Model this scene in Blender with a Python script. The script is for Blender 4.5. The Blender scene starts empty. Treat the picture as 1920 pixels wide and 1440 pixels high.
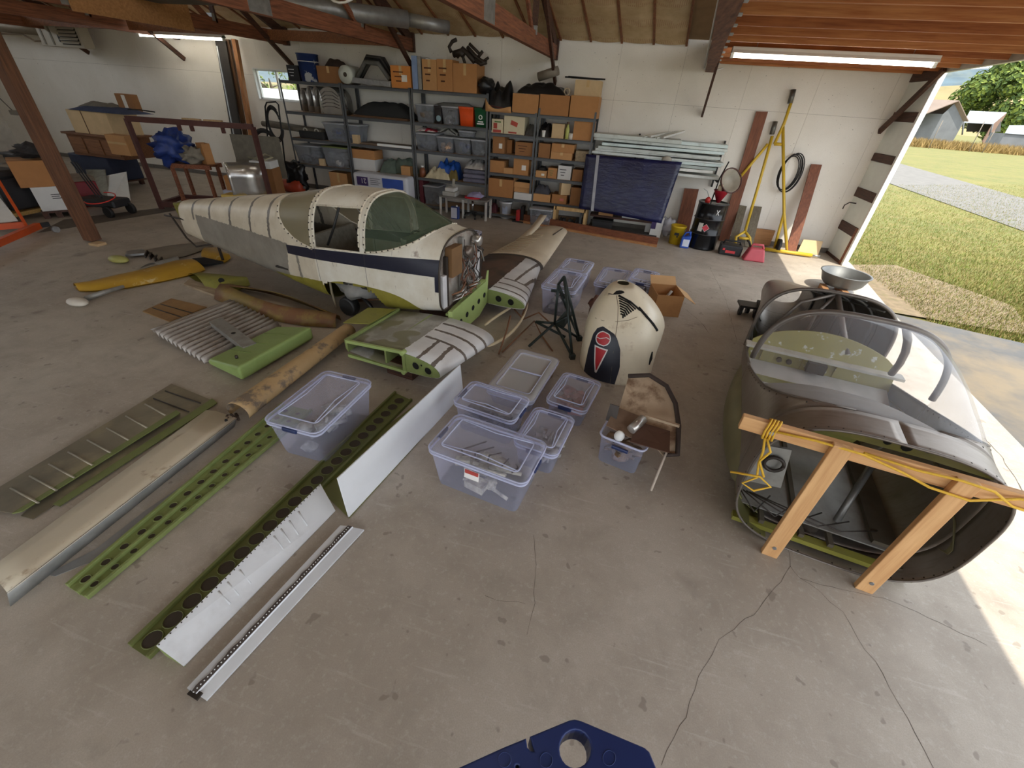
import bpy, math, random
from mathutils import Vector, Matrix, noise
rad = math.radians
SC = bpy.context.scene
COL = SC.collection
random.seed(7)

# ---------------------------------------------------------------- camera
PITCH, ROLL, YAW, FPX, CAMH = rad(34.48), rad(4.197), rad(13.04), 776.66, 2.34
FWD = Vector((-math.sin(YAW) * math.cos(PITCH), math.cos(YAW) * math.cos(PITCH), -math.sin(PITCH)))
_r0 = Vector((math.cos(YAW), math.sin(YAW), 0)); _u0 = _r0.cross(FWD)
RGT = _r0 * math.cos(ROLL) + _u0 * math.sin(ROLL); UPV = RGT.cross(FWD)
CAMP = Vector((0, 0, CAMH))
cd = bpy.data.cameras.new('camera'); cam = bpy.data.objects.new('camera', cd); COL.objects.link(cam)
cd.sensor_fit = 'HORIZONTAL'; cd.sensor_width = 36; cd.lens = 36 * FPX / 1920; cd.clip_start = .05; cd.clip_end = 6000
cam.matrix_world = Matrix(((RGT.x, UPV.x, -FWD.x, 0), (RGT.y, UPV.y, -FWD.y, 0), (RGT.z, UPV.z, -FWD.z, CAMH), (0, 0, 0, 1)))
SC.camera = cam

# ---------------------------------------------------------------- light
W = bpy.data.worlds.new('sky'); SC.world = W; W.use_nodes = True
_b = W.node_tree.nodes['Background']; _b.inputs[0].default_value = (.87, .93, 1.0, 1); _b.inputs[1].default_value = 1.9
sd = bpy.data.lights.new('sun', 'SUN'); sun = bpy.data.objects.new('sun', sd); COL.objects.link(sun)
sd.energy = 3.6; sd.angle = rad(.6); sd.color = (1, .93, .80)
sun.rotation_euler = Vector((-.345, .40, -1.0)).to_track_quat('-Z', 'Y').to_euler(); sun.location = (20, -20, 60)
VS = SC.view_settings; VS.view_transform = 'Standard'; VS.look = 'None'; VS.exposure = 0.72; VS.gamma = 1; VS.use_curve_mapping = False
SC.cycles.max_bounces = 10; SC.cycles.transparent_max_bounces = 24; SC.cycles.diffuse_bounces = 5
SC.cycles.use_denoising = True

# ---------------------------------------------------------------- placing helpers: a photo pixel seen on a real plane of the place
def _ray(x, y): return FWD + RGT * ((x - 960) / FPX) - UPV * ((y - 720) / FPX)
def pz(x, y, z=0.):
    d = _ray(x, y); return CAMP + d * ((z - CAMH) / d.z)
def py(x, y, Y):
    d = _ray(x, y); return CAMP + d * (Y / d.y)
def pX(x, y, X):
    d = _ray(x, y); return CAMP + d * (X / d.x)

# ---------------------------------------------------------------- materials
def _nt(name):
    m = bpy.data.materials.new(name); m.use_nodes = True
    return m, m.node_tree, m.node_tree.nodes['Principled BSDF']
def c3(c): return (c[0], c[1], c[2], 1)
def srgb(r, g, b):
    f = lambda v: (v / 255 / 12.92) if v / 255 <= .04045 else ((v / 255 + .055) / 1.055) ** 2.4
    return (f(r), f(g), f(b))
def nd(nt, t, **k):
    n = nt.nodes.new(t)
    for a, v in k.items(): setattr(n, a, v)
    return n
def setin(nt, sock, v):
    if v is None: return
    if hasattr(v, 'is_output') or isinstance(v, bpy.types.NodeSocket): nt.links.new(v, sock)
    elif isinstance(v, (tuple, list)) and len(v) == 3 and sock.type == 'RGBA': sock.default_value = c3(v)
    else: sock.default_value = v
def mth(nt, op, a, b=None, c=None):
    n = nd(nt, 'ShaderNodeMath', operation=op)
    for i, v in enumerate((a, b, c)):
        if v is not None: setin(nt, n.inputs[i], v)
    return n.outputs[0]
def mixc(nt, f, a, b, mode='MIX'):
    n = nd(nt, 'ShaderNodeMix', data_type='RGBA', blend_type=mode)
    setin(nt, n.inputs[0], f); setin(nt, n.inputs[6], a); setin(nt, n.inputs[7], b); return n.outputs[2]
def coord(nt, kind='Object', scale=(1, 1, 1), rot=(0, 0, 0)):
    t = nd(nt, 'ShaderNodeTexCoord'); m = nd(nt, 'ShaderNodeMapping')
    m.inputs['Scale'].default_value = scale; m.inputs['Rotation'].default_value = rot
    nt.links.new(t.outputs[kind], m.inputs[0]); return m.outputs[0]
def noi(nt, vec, scale, detail=4, rough=.55, dist=0):
    n = nd(nt, 'ShaderNodeTexNoise'); nt.links.new(vec, n.inputs['Vector'])
    n.inputs['Scale'].default_value = scale; n.inputs['Detail'].default_value = detail
    n.inputs['Roughness'].default_value = rough; n.inputs['Distortion'].default_value = dist
    return n.outputs[0]
def ramp(nt, f, a, b):   # smooth 0..1 between a and b
    n = nd(nt, 'ShaderNodeMapRange'); n.clamp = True
    setin(nt, n.inputs[0], f); n.inputs[1].default_value = a; n.inputs[2].default_value = b; return n.outputs[0]
def sepc(nt, vec):
    s = nd(nt, 'ShaderNodeSeparateXYZ'); nt.links.new(vec, s.inputs[0]); return s.outputs
def bump(nt, bs, h, strength=.2, dist=.01):
    n = nd(nt, 'ShaderNodeBump'); n.inputs['Strength'].default_value = strength; n.inputs['Distance'].default_value = dist
    nt.links.new(h, n.inputs['Height']); nt.links.new(n.outputs[0], bs.inputs['Normal'])
MATS = {}
def mat(name, col, rough=.6, metal=0., var=.12, scale=6., bmp=0., stain=None, stamt=.5, stscale=3., sten=(.52, .68)):
    """Plain painted / moulded / sheet material: base colour with soft mottling and an optional second colour in blotches."""
    if name in MATS: return MATS[name]
    m, nt, bs = _nt(name); v = coord(nt)
    n = noi(nt, v, scale)
    a = tuple(max(0, x * (1 - var)) for x in col); b = tuple(min(1, x * (1 + var)) for x in col)
    c = mixc(nt, ramp(nt, n, .3, .7), a, b)
    if stain:
        f = mth(nt, 'MULTIPLY', ramp(nt, noi(nt, v, stscale, 6, .65), *sten), stamt)
        c = mixc(nt, f, c, stain)
    setin(nt, bs.inputs['Base Color'], c)
    bs.inputs['Roughness'].default_value = rough; bs.inputs['Metallic'].default_value = metal
    if bmp: bump(nt, bs, noi(nt, v, scale * 5), bmp, .004)
    MATS[name] = m; return m
def wood(name, col, dark, axis=0, scale=5., rough=.65):
    if name in MATS: return MATS[name]
    m, nt, bs = _nt(name)
    s = [9., 9., 9.]; s[axis] = .5
    v = coord(nt, scale=tuple(s)); n = noi(nt, v, scale, 5, .6, .4); n2 = noi(nt, coord(nt), 2.5, 3)
    f = mth(nt, 'MULTIPLY_ADD', n, .75, mth(nt, 'MULTIPLY', n2, .25))
    setin(nt, bs.inputs['Base Color'], mixc(nt, ramp(nt, f, .35, .65), dark, col))
    bs.inputs['Roughness'].default_value = rough; bump(nt, bs, n, .15, .003)
    MATS[name] = m; return m
def clear(name, tint, alpha=.35, rough=.2, gl=.6):
    """Thin clear or frosted sheet: part see-through, part milky, with a gloss that grows at grazing view."""
    if name in MATS: return MATS[name]
    m, nt, bs = _nt(name); out = nt.nodes['Material Output']
    bs.inputs['Base Color'].default_value = c3(tint); bs.inputs['Roughness'].default_value = rough
    tr = nd(nt, 'ShaderNodeBsdfTransparent'); tr.inputs[0].default_value = c3(tuple(1 - (1 - t) * .35 for t in tint))
    lw = nd(nt, 'ShaderNodeLayerWeight'); lw.inputs[0].default_value = .35
    f = mth(nt, 'MULTIPLY_ADD', lw.outputs['Facing'], gl * (1 - alpha), alpha)
    mx = nd(nt, 'ShaderNodeMixShader'); nt.links.new(f, mx.inputs[0])
    nt.links.new(tr.outputs[0], mx.inputs[1]); nt.links.new(bs.outputs[0], mx.inputs[2]); nt.links.new(mx.outputs[0], out.inputs[0])
    MATS[name] = m; return m
def emit(name, col, s):
    if name in MATS: return MATS[name]
    m, nt, bs = _nt(name); bs.inputs['Emission Color'].default_value = c3(col); bs.inputs['Emission Strength'].default_value = s
    bs.inputs['Base Color'].default_value = c3(col); MATS[name] = m; return m

# ---------------------------------------------------------------- mesh builder (world coordinates)
class MB:
    def __init__(s): s.v = []; s.f = []; s.sm = []
    def add(s, vs, fs, smooth=False):
        o = len(s.v); s.v += [Vector(p) for p in vs]
        for f in fs: s.f.append([i + o for i in f]); s.sm.append(smooth)
        return s
    def box(s, c, d, rz=0., M=None):
        h = [x / 2 for x in d]
        m = M if M is not None else Matrix.Rotation(rz, 3, 'Z')
        vs = [Vector(c) + m @ Vector((i * h[0], j * h[1], k * h[2])) for i in (-1, 1) for j in (-1, 1) for k in (-1, 1)]
        return s.add(vs, [(0, 1, 3, 2), (4, 6, 7, 5), (0, 4, 5, 1), (2, 3, 7, 6), (0, 2, 6, 4), (1, 5, 7, 3)])
    def bb(s, a, b): return s.box([(a[i] + b[i]) / 2 for i in range(3)], [abs(b[i] - a[i]) for i in range(3)])
    def bar(s, p, q, w, h, up=(0, 0, 1)):
        p = Vector(p); q = Vector(q); x = (q - p); L = x.length; x = x / L; up = Vector(up)
        y = up.cross(x)
        if y.length < 1e-4: y = Vector((0, 1, 0)).cross(x)
        y.normalize(); z = x.cross(y); m = Matrix((x, y, z)).transposed()
        return s.box((p + q) / 2, (L, w, h), M=m)
    def hexa(s, b, t):   # 4 bottom + 4 top corners
        return s.add(list(b) + list(t), [(3, 2, 1, 0), (4, 5, 6, 7), (0, 1, 5, 4), (1, 2, 6, 5), (2, 3, 7, 6), (3, 0, 4, 7)])
    def quadslab(s, q, n):  # four corners in order, thickness vector n
        n = Vector(n); q = [Vector(a) for a in q]
        return s.hexa(q, [a + n for a in q])
    def tube(s, pts, r, n=8, caps=True, closed=False):
        pts = [Vector(p) for p in pts]; k = len(pts); rr = r if isinstance(r, (list, tuple)) else [r] * k
        rings = []; pu = None
        for i, p in enumerate(pts):
            if closed: t = pts[(i + 1) % k] - pts[i - 1]
            else: t = pts[min(i + 1, k - 1)] - pts[max(i - 1, 0)]
            t.normalize()
            if pu is None:
                u = t.cross(Vector((0, 0, 1)));
                if u.length < .05: u = t.cross(Vector((1, 0, 0)))
            else: u = pu - t * pu.dot(t)
            u.normalize(); pu = u; w = t.cross(u)
            rings.append([p + (u * math.cos(a) + w * math.sin(a)) * rr[i] for a in [2 * math.pi * j / n for j in range(n)]])
        return s.loft(rings, caps and not closed, closed)
    def loft(s, rings, caps=True, loop=False, smooth=True, open_ring=False):
        n = len(rings[0]); o = len(s.v); k = len(rings)
        for r in rings: s.v += [Vector(p) for p in r]
        for i in range(k if loop else k - 1):
            a = o + i * n; b = o + ((i + 1) % k) * n
            for j in range(n - 1 if open_ring else n):
                jj = (j + 1) % n; s.f.append([a + j, a + jj, b + jj, b + j]); s.sm.append(smooth)
        if caps:
            s.f.append([o + j for j in reversed(range(n))]); s.sm.append(False)
            s.f.append([o + (k - 1) * n + j for j in range(n)]); s.sm.append(False)
        return s
    def lathe(s, prof, c, n=20, M=None, smooth=True):   # prof [(r,z)]
        c = Vector(c); m = M or Matrix.Identity(3)
        rings = [[c + m @ Vector((r * math.cos(2 * math.pi * j / n), r * math.sin(2 * math.pi * j / n), z)) for j in range(n)] for r, z in prof]
        return s.loft(rings, True, False, smooth)
    def cyl(s, p, q, r, n=14): return s.tube([p, q], r, n)
    def prism(s, out, o, x, y, t):   # 2D outline (a,b) -> o + x*a + y*b, extruded by vector t
        o = Vector(o); x = Vector(x); y = Vector(y); t = Vector(t)
        A = [o + x * a + y * b for a, b in out]; n = len(A)
        return s.add(A + [p + t for p in A], [list(reversed(range(n))), [i + n for i in range(n)]] + [(i, (i + 1) % n, (i + 1) % n + n, i + n) for i in range(n)])
    def ball(s, c, r, n=10, m=7, jit=0., seed=0):
        c = Vector(c); r = Vector(r) if not isinstance(r, (int, float)) else Vector((r, r, r)); rings = []
        for i in range(m + 1):
            t = math.pi * (i / m) * .998 + .003; ring = []
            for j in range(n):
                a = 2 * math.pi * j / n; d = Vector((math.sin(t) * math.cos(a), math.sin(t) * math.sin(a), -math.cos(t)))
                k = 1 + jit * (noise.noise(d * 2.3 + Vector((seed, seed * .7, 0))) * 1.4)
                ring.append(c + Vector((d.x * r.x, d.y * r.y, d.z * r.z)) * k)
            rings.append(ring)
        return s.loft(rings)
    def grid(s, rows, smooth=True):   # rows of points -> open surface
        k = len(rows); n = len(rows[0]); o = len(s.v)
        for r in rows: s.v += [Vector(p) for p in r]
        for i in range(k - 1):
            for j in range(n - 1):
                a = o + i * n + j; s.f.append([a, a + 1, a + n + 1, a + n]); s.sm.append(smooth)
        return s
    def build(s, name, m, parent=None, bev=0., thick=0., sub=0, off=-1., cat=None, label=None, group=None, kind=None, seg=2):
        if parent is None:
            lo = Vector([min(p[i] for p in s.v) for i in range(3)]); hi = Vector([max(p[i] for p in s.v) for i in range(3)])
            base = Vector(((lo.x + hi.x) / 2, (lo.y + hi.y) / 2, lo.z)); inv = Matrix.Translation(-base)
        else:
            mm = Matrix.Identity(4); p = parent
            while p is not None: mm = p.matrix_basis @ mm; p = p.parent
            inv = mm.inverted()
        me = bpy.data.meshes.new(name); me.from_pydata([inv @ p for p in s.v], [], s.f); me.update()
        me.polygons.foreach_set('use_smooth', s.sm)
        o = bpy.data.objects.new(name, me); COL.objects.link(o)
        if isinstance(m, (list, tuple)):
            for q in m: me.materials.append(q)
        else: me.materials.append(m)
        if parent is None: o.location = base
        else: o.parent = parent
        if thick:
            q = o.modifiers.new('solid', 'SOLIDIFY'); q.thickness = thick; q.offset = off
        if bev:
            q = o.modifiers.new('bevel', 'BEVEL'); q.width = bev; q.segments = seg; q.limit_method = 'ANGLE'; q.angle_limit = rad(40)
        if sub:
            q = o.modifiers.new('sub', 'SUBSURF'); q.levels = sub; q.render_levels = sub
        return tag(o, label, cat, group, kind)
def tag(o, label=None, cat=None, group=None, kind=None):
    if label: o['label'] = label
    if cat: o['category'] = cat
    if group: o['group'] = group
    if kind: o['kind'] = kind
    return o
def root(name, loc, label, cat, group=None, rz=0., kind=None):
    o = bpy.data.objects.new(name, None); COL.objects.link(o); o.empty_display_size = .1
    o.location = Vector(loc); o.rotation_euler = (0, 0, rz); return tag(o, label, cat, group, kind)
def text(parent, s, size, o, x, y, m, name='lettering', depth=.0015, align='LEFT', bold=0.):
    """Flat lettering: origin o, x = reading direction, y = up direction (world)."""
    cu = bpy.data.curves.new('t', 'FONT'); cu.body = s; cu.size = size; cu.align_x = align; cu.offset = bold; cu.resolution_u = 2
    ob = bpy.data.objects.new('t', cu); COL.objects.link(ob)
    dg = bpy.context.evaluated_depsgraph_get(); me = bpy.data.meshes.new_from_object(ob.evaluated_get(dg))
    x = Vector(x).normalized(); y = Vector(y); y = (y - x * y.dot(x)).normalized(); z = x.cross(y); o = Vector(o)
    b = MB(); b.add([o + x * p.co.x + y * p.co.y + z * depth for p in me.vertices], [tuple(f.vertices) for f in me.polygons])
    bpy.data.objects.remove(ob); bpy.data.curves.remove(cu); bpy.data.meshes.remove(me)
    return b.build(name, m, parent)
def copy_tree(o, parent=None):
    c = o.copy(); COL.objects.link(c); c.parent = parent
    for ch in o.children: copy_tree(ch, c)
    return c
def arc(c, r, a0, a1, n, x=(1, 0, 0), y=(0, 1, 0)):
    c = Vector(c); x = Vector(x); y = Vector(y)
    return [c + x * (r * math.cos(a0 + (a1 - a0) * i / n)) + y * (r * math.sin(a0 + (a1 - a0) * i / n)) for i in range(n + 1)]
# ================================================================ setting
WY = 10.55                       # back wall face
def doorX(y): return 4.31 + .09 * (y - 9.71)
# ---- concrete
def m_concrete():
    m, nt, bs = _nt('concrete'); v = coord(nt, 'Object')
    a = noi(nt, v, .55, 5, .6); b = noi(nt, v, 3.2, 6, .65, .3); c = noi(nt, v, 38, 3, .6); d = noi(nt, v, 160, 2, .5)
    col = mixc(nt, ramp(nt, a, .35, .68), srgb(168, 157, 143), srgb(190, 181, 167))
    col = mixc(nt, mth(nt, 'MULTIPLY', ramp(nt, b, .42, .72), .55), col, srgb(143, 132, 119))
    col = mixc(nt, mth(nt, 'MULTIPLY', ramp(nt, c, .55, .75), .35), col, srgb(203, 199, 190))
    st = noi(nt, v, 1.7, 3, .5); st2 = noi(nt, v, 6.3, 3, .5)
    spot = mth(nt, 'MULTIPLY', ramp(nt, st, .60, .74), ramp(nt, st2, .5, .66))
    col = mixc(nt, mth(nt, 'MULTIPLY', spot, .55), col, srgb(96, 86, 76))
    fl = ramp(nt, noi(nt, v, 13, 2, .4), .70, .73)
    col = mixc(nt, mth(nt, 'MULTIPLY', fl, .5), col, srgb(112, 101, 90))
    sc = noi(nt, coord(nt, 'Object', (1.2, 14, 1), (0, 0, .5)), 2.0, 4, .6)
    col = mixc(nt, mth(nt, 'MULTIPLY', ramp(nt, sc, .62, .72), .22), col, srgb(222, 218, 210))
    col = mixc(nt, mth(nt, 'MULTIPLY', ramp(nt, d, .35, .65), .25), col, srgb(140, 131, 120))
    setin(nt, bs.inputs['Base Color'], col)
    setin(nt, bs.inputs['Roughness'], mth(nt, 'MULTIPLY_ADD', b, .3, .42))
    bump(nt, bs, mth(nt, 'MULTIPLY_ADD', c, .6, mth(nt, 'MULTIPLY', d, .4)), .12, .004); return m
MCONC = m_concrete()
fl = MB()
ys = [-5, 7.25, 7.3, WY + .1]
fl.prism([(-19.2, -5), (doorX(-5) + .12, -5), (doorX(7.2) + .12, 7.2), (doorX(9.9) + .25, 9.9), (4.6, WY + .1), (-19.2, WY + .1)], (0, 0, -.2), (1, 0, 0), (0, 1, 0), (0, 0, .2))
FLOOR = fl.build('floor', MCONC, kind='structure', label='stained grey concrete hangar floor with fine cracks')
MCRK = mat('crack_dirt', srgb(96, 88, 79), .9)
def crack(pts, w=.004):
    w *= .55
    P = [pz(x, y) for x, y in pts]; Q = []
    for i in range(len(P) - 1):
        n = max(2, int((P[i + 1] - P[i]).length / .05))
        for k in range(n):
            t = P[i].lerp(P[i + 1], k / n); Q.append(t + Vector((noise.noise(t * 9), noise.noise(t * 9 + Vector((5, 0, 0))), 0)) * .018)
    Q.append(P[-1]); L = []; Rr = []
    for i, q in enumerate(Q):
        t = Q[min(i + 1, len(Q) - 1)] - Q[max(i - 1, 0)]; n = Vector((-t.y, t.x, 0)).normalized() * (w * (.5 + random.random()) * .5)
        L.append(q + n + Vector((0, 0, .0006))); Rr.append(q - n + Vector((0, 0, .0006)))
    MB().grid([L, Rr]).build('crack', MCRK, FLOOR)
crack([(1478, 1030), (1484, 1062), (1500, 1086), (1540, 1110), (1580, 1150), (1640, 1240), (1700, 1345), (1750, 1440)], .005)
crack([(1484, 1062), (1440, 1120), (1400, 1160), (1350, 1200), (1310, 1270), (1285, 1340), (1240, 1435)], .004)
crack([(1500, 1086), (1600, 1110), (1680, 1130), (1760, 1165), (1850, 1210)], .004)
crack([(1000, 1000), (1005, 1060), (1003, 1130), (988, 1190)], .003)
crack([(910, 1118), (950, 1128), (985, 1132)], .004)
crack([(1285, 580), (1310, 600), (1330, 625)], .008)
crack([(1330, 500), (1360, 560), (1382, 640)], .006)
crack([(1845, 820), (1880, 860), (1920, 925)], .012)

# ---- back wall: white chipboard panels
def m_wallboard():
    m, nt, bs = _nt('white_wallboard'); v = coord(nt)
    s = noi(nt, v, 90, 2, .5); b = noi(nt, v, 1.2, 4); dk = noi(nt, coord(nt, scale=(1, 1, 1)), 30, 1, .3)
    c = mixc(nt, ramp(nt, b, .3, .7), srgb(228, 222, 210), srgb(238, 233, 223))
    c = mixc(nt, mth(nt, 'MULTIPLY', ramp(nt, s, .55, .75), .28), c, srgb(184, 176, 162))
    c = mixc(nt, mth(nt, 'MULTIPLY', ramp(nt, dk, .74, .77), .5), c, srgb(120, 112, 100))
    setin(nt, bs.inputs['Base Color'], c); bs.inputs['Roughness'].default_value = .7; bump(nt, bs, s, .12, .003); return m
MWALL = m_wallboard()
MDARKW = wood('dark_timber', srgb(92, 58, 42), srgb(52, 32, 24), 1)
MREDW = wood('red_brown_timber', srgb(150, 92, 62), srgb(92, 52, 34), 1)
MJOIST = wood('joist_timber', srgb(196, 124, 70), srgb(148, 84, 44), 0)
MPLY = wood('plywood', srgb(182, 132, 82), srgb(150, 104, 62), 0, 3)
MWHITE = mat('white_paint', srgb(228, 228, 224), .5, var=.04)
MGALV = mat('galvanised', srgb(168, 170, 170), .4, .8, .2, 14)
WB = root('wall_back', (-7, WY, 0), 'long white panelled back wall with a small window', None, kind='structure')
b = MB(); WX0, WX1, WZ0, WZ1 = -9.52, -8.32, 1.94, 2.58
for x0, x1, z0, z1 in ((-19.2, WX0, 0, 3.6), (WX1, 4.5, 0, 3.6), (WX0, WX1, 0, WZ0), (WX0, WX1, WZ1, 3.6)):
    b.bb((x0, WY + .012, z0), (x1, WY + .14, z1))
b.build('wall_core', mat('seam_dark', srgb(120, 112, 100), .8), WB)
x = 1.70 + 1.22 * 3
while x > -19.2:
    x0 = x - 1.22; xa, xb = x0 + .0015, min(x, 4.42) - .0015
    if xa < 4.3:
        for z0, z1 in ((.1, 2.44), (2.443, 3.6)):
            p = MB(); rects = [(xa, xb, z0, z1)]
            if xa < WX1 and xb > WX0 and z0 < WZ1 and z1 > WZ0:
                rects = []; l, r = max(xa, WX0), min(xb, WX1); zb, zt = max(z0, WZ0), min(z1, WZ1)
                if l > xa: rects.append((xa, l, z0, z1))
                if r < xb: rects.append((r, xb, z0, z1))
                if zb > z0: rects.append((l, r, z0, zb))
                if zt < z1: rects.append((l, r, zt, z1))
            for q in rects: p.bb((q[0], WY, q[2]), (q[1], WY + .012, q[3]))
            p.build('wall_panel', MWALL, WB)
    x = x0
b = MB(); b.bb((-19.2, WY - .02, 0), (4.3, WY + .01, .1)); b.build('baseboard_back', mat('base_board', srgb(110, 104, 96), .8, stain=srgb(60, 52, 46)), kind='structure', label='low grey weathered board along the foot of the back wall')
# window
WN = root('window_1', (-8.92, WY, WZ0), 'small white sliding window at the left of the back wall', None, kind='structure')
b = MB(); fw = .05
for q in ((WX0, WX0 + fw, WZ0, WZ1), (WX1 - fw, WX1, WZ0, WZ1), (WX0, WX1, WZ0, WZ0 + fw), (WX0, WX1, WZ1 - fw, WZ1), (-8.95, -8.90, WZ0, WZ1)):
    b.bb((q[0], WY + .07, q[2]), (q[1], WY + .13, q[3]))
b.build('window_frame', MWHITE, WN, bev=.004)
b = MB()
for q in ((WX0 - .002, WX0 + .02, WZ0, WZ1), (WX1 - .02, WX1 + .002, WZ0, WZ1), (WX0, WX1, WZ0 - .002, WZ0 + .02), (WX0, WX1, WZ1 - .02, WZ1)):
    b.bb((q[0], WY - .01, q[2]), (q[1], WY + .07, q[3]))
b.build('reveal', MWHITE, WN)
MGLASS = clear('window_glass', (.9, .95, .95), .04, .05, .35)
for x0, x1 in ((WX0 + fw, -8.95), (-8.90, WX1 - fw)):
    MB().bb((x0, WY + .095, WZ0 + fw), (x1, WY + .10, WZ1 - fw)).build('pane', MGLASS, WN)
# left end wall and front wall, behind the camera
MPLAIN = mat('plain_wall', srgb(212, 206, 194), .75)
MB().bb((-19.3, -5, 0), (-19.2, WY + .1, 3.7)).build('wall_left', MPLAIN, kind='structure', label='far left end wall of the hangar')
b = MB(); b.bb((-19.2, -5.1, 0), (-7.5, -5, 3.7)); b.bb((-7.5, -5.1, 3.1), (doorX(-5), -5, 3.7))
b.build('wall_front', MPLAIN, kind='structure', label='front wall with a wide open doorway behind the camera')
# ---- jamb section of the right wall
WR = root('wall_right', (4.36, 10.1, 0), 'short stud wall beside the open doorway with pale board between brown blocks', None, kind='structure')
MB().bb((4.37, 9.66, 0), (4.40, WY, 3.5)).build('wall_board', mat('pale_board', srgb(184, 190, 182), .55, var=.05), WR)
zs = [(2.42, 2.56), (1.78, 1.91), (1.15, 1.31), (.52, .69), (0, .05), (3.0, 3.14)]
for z0, z1 in zs: MB().bb((4.312, 9.71, z0), (4.372, WY, z1)).build('block', MDARKW, WR, bev=.004)
for z0, z1 in ((2.56, 3.0), (1.91, 2.42), (1.31, 1.78), (.69, 1.15), (.05, .52)):
    MB().bb((4.330, 9.72, z0 + .004), (4.371, WY - .002, z1 - .004)).build('infill_panel', mat('pale_board2', srgb(228, 234, 228), .4, var=.04), WR)
MB().bb((4.305, 9.71, 0), (4.37, 9.78, .69)).build('jamb_stud', MREDW, WR)
MB().bb((4.318, 9.64, 0), (4.40, 9.71, 3.1)).build('door_jamb', MWHITE, WR, bev=.005)
MB().tube([(4.28, 10.2, 1.06), (4.18, 10.25, 1.06), (4.12, 10.26, 1.0), (4.12, 10.26, .93)], .012, 6).build('latch', mat('iron', srgb(70, 64, 60), .5, .6), WR)
# header over the doorway
b = MB(); A = [(doorX(-5), -5), (doorX(9.75), 9.75)]
b.hexa([(A[0][0], -5, 3.08), (A[0][0] + .06, -5, 3.08), (A[1][0] + .06, 9.75, 3.08), (A[1][0], 9.75, 3.08)], [(A[0][0], -5, 3.5), (A[0][0] + .06, -5, 3.5), (A[1][0] + .06, 9.75, 3.5), (A[1][0], 9.75, 3.5)])
b.build('trim_1', mat('header_paint', srgb(196, 198, 190), .6), kind='structure', label='pale painted header over the open doorway')
b = MB(); b.bar((4.22, 10.53, 2.25), (4.25, 9.45, 3.12), .05, .09); b.build('trim_2', MDARKW, kind='structure', label='dark diagonal timber brace beside the doorway')
# ---- roof
SL = .40
def roofz(y): return 3.37 + SL * (WY - y) if y > 2.6 else 3.37 + SL * (WY - 2.6) - SL * (2.6 - y)
CE = root('ceiling', (-7, 5, 3.4), 'pitched roof lined with printed brown insulation paper between battens', None, kind='structure')
def m_kraft():
    m, nt, bs = _nt('kraft_paper'); v = coord(nt); o = sepc(nt, v)
    n = noi(nt, v, 3, 5, .6)
    c = mixc(nt, ramp(nt, n, .3, .7), srgb(176, 148, 106), srgb(208, 184, 142))
    # printed red-brown legend: repeating blocks of fine lines along the batt
    fy = mth(nt, 'FRACT', mth(nt, 'MULTIPLY', o[1], 1.9)); blk = mth(nt, 'MULTIPLY', mth(nt, 'GREATER_THAN', fy, .25), mth(nt, 'LESS_THAN', fy, .62))
    ln = mth(nt, 'GREATER_THAN', mth(nt, 'SINE', mth(nt, 'MULTIPLY', o[0], 190.)), .25)
    gap = ramp(nt, noi(nt, v, 7, 2, .5), .44, .5)
    c = mixc(nt, mth(nt, 'MULTIPLY', mth(nt, 'MULTIPLY', blk, ln), mth(nt, 'MULTIPLY', gap, .38)), c, srgb(146, 78, 54))
    setin(nt, bs.inputs['Base Color'], c); bs.inputs['Roughness'].default_value = .6; bump(nt, bs, noi(nt, v, 14, 3), .5, .02); return m
MKRAFT = m_kraft(); MBAT = wood('batten', srgb(150, 96, 58), srgb(100, 60, 36), 1)
SK = .09
k = 0; x = .445
while x > -19:
    xa, xb = x - .6, x; rows = []
    for i in range(15):
        y = WY - .02 - i * .53; row = []
        for j in range(7):
            t = j / 6; sag = math.sin(math.pi * t) * (.022 + .02 * noise.noise(Vector((k * 3.1, y * 2.2, 0)))) + (.02 if i % 4 == 2 else 0) * math.sin(math.pi * t)
            row.append((xa + (xb - xa) * t - SK * (WY - y), y, roofz(y) - sag))
        rows.append(row)
    MB().grid(rows).build('insulation_batt', MKRAFT, CE)
    MB().bar((x, WY - .02, roofz(WY) - .01), (x - SK * 7.45, WY - 7.45, roofz(WY - 7.45) - .01), .04, .03).build('batten', MBAT, CE)
    x -= .6; k += 1
b = MB(); b.grid([[(-19.3, WY + .2, roofz(WY) + .06), (4.6, WY + .2, roofz(WY) + .06)], [(-19.3, 2.6, roofz(2.6) + .12), (4.0, 2.6, roofz(2.6) + .12)], [(-19.3, -5.1, roofz(-5) + .1), (3.1, -5.1, roofz(-5) + .1)]], False)
b.build('roof_deck', mat('roof_board', srgb(150, 120, 84), .8), CE, thick=.05, off=1)
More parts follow.
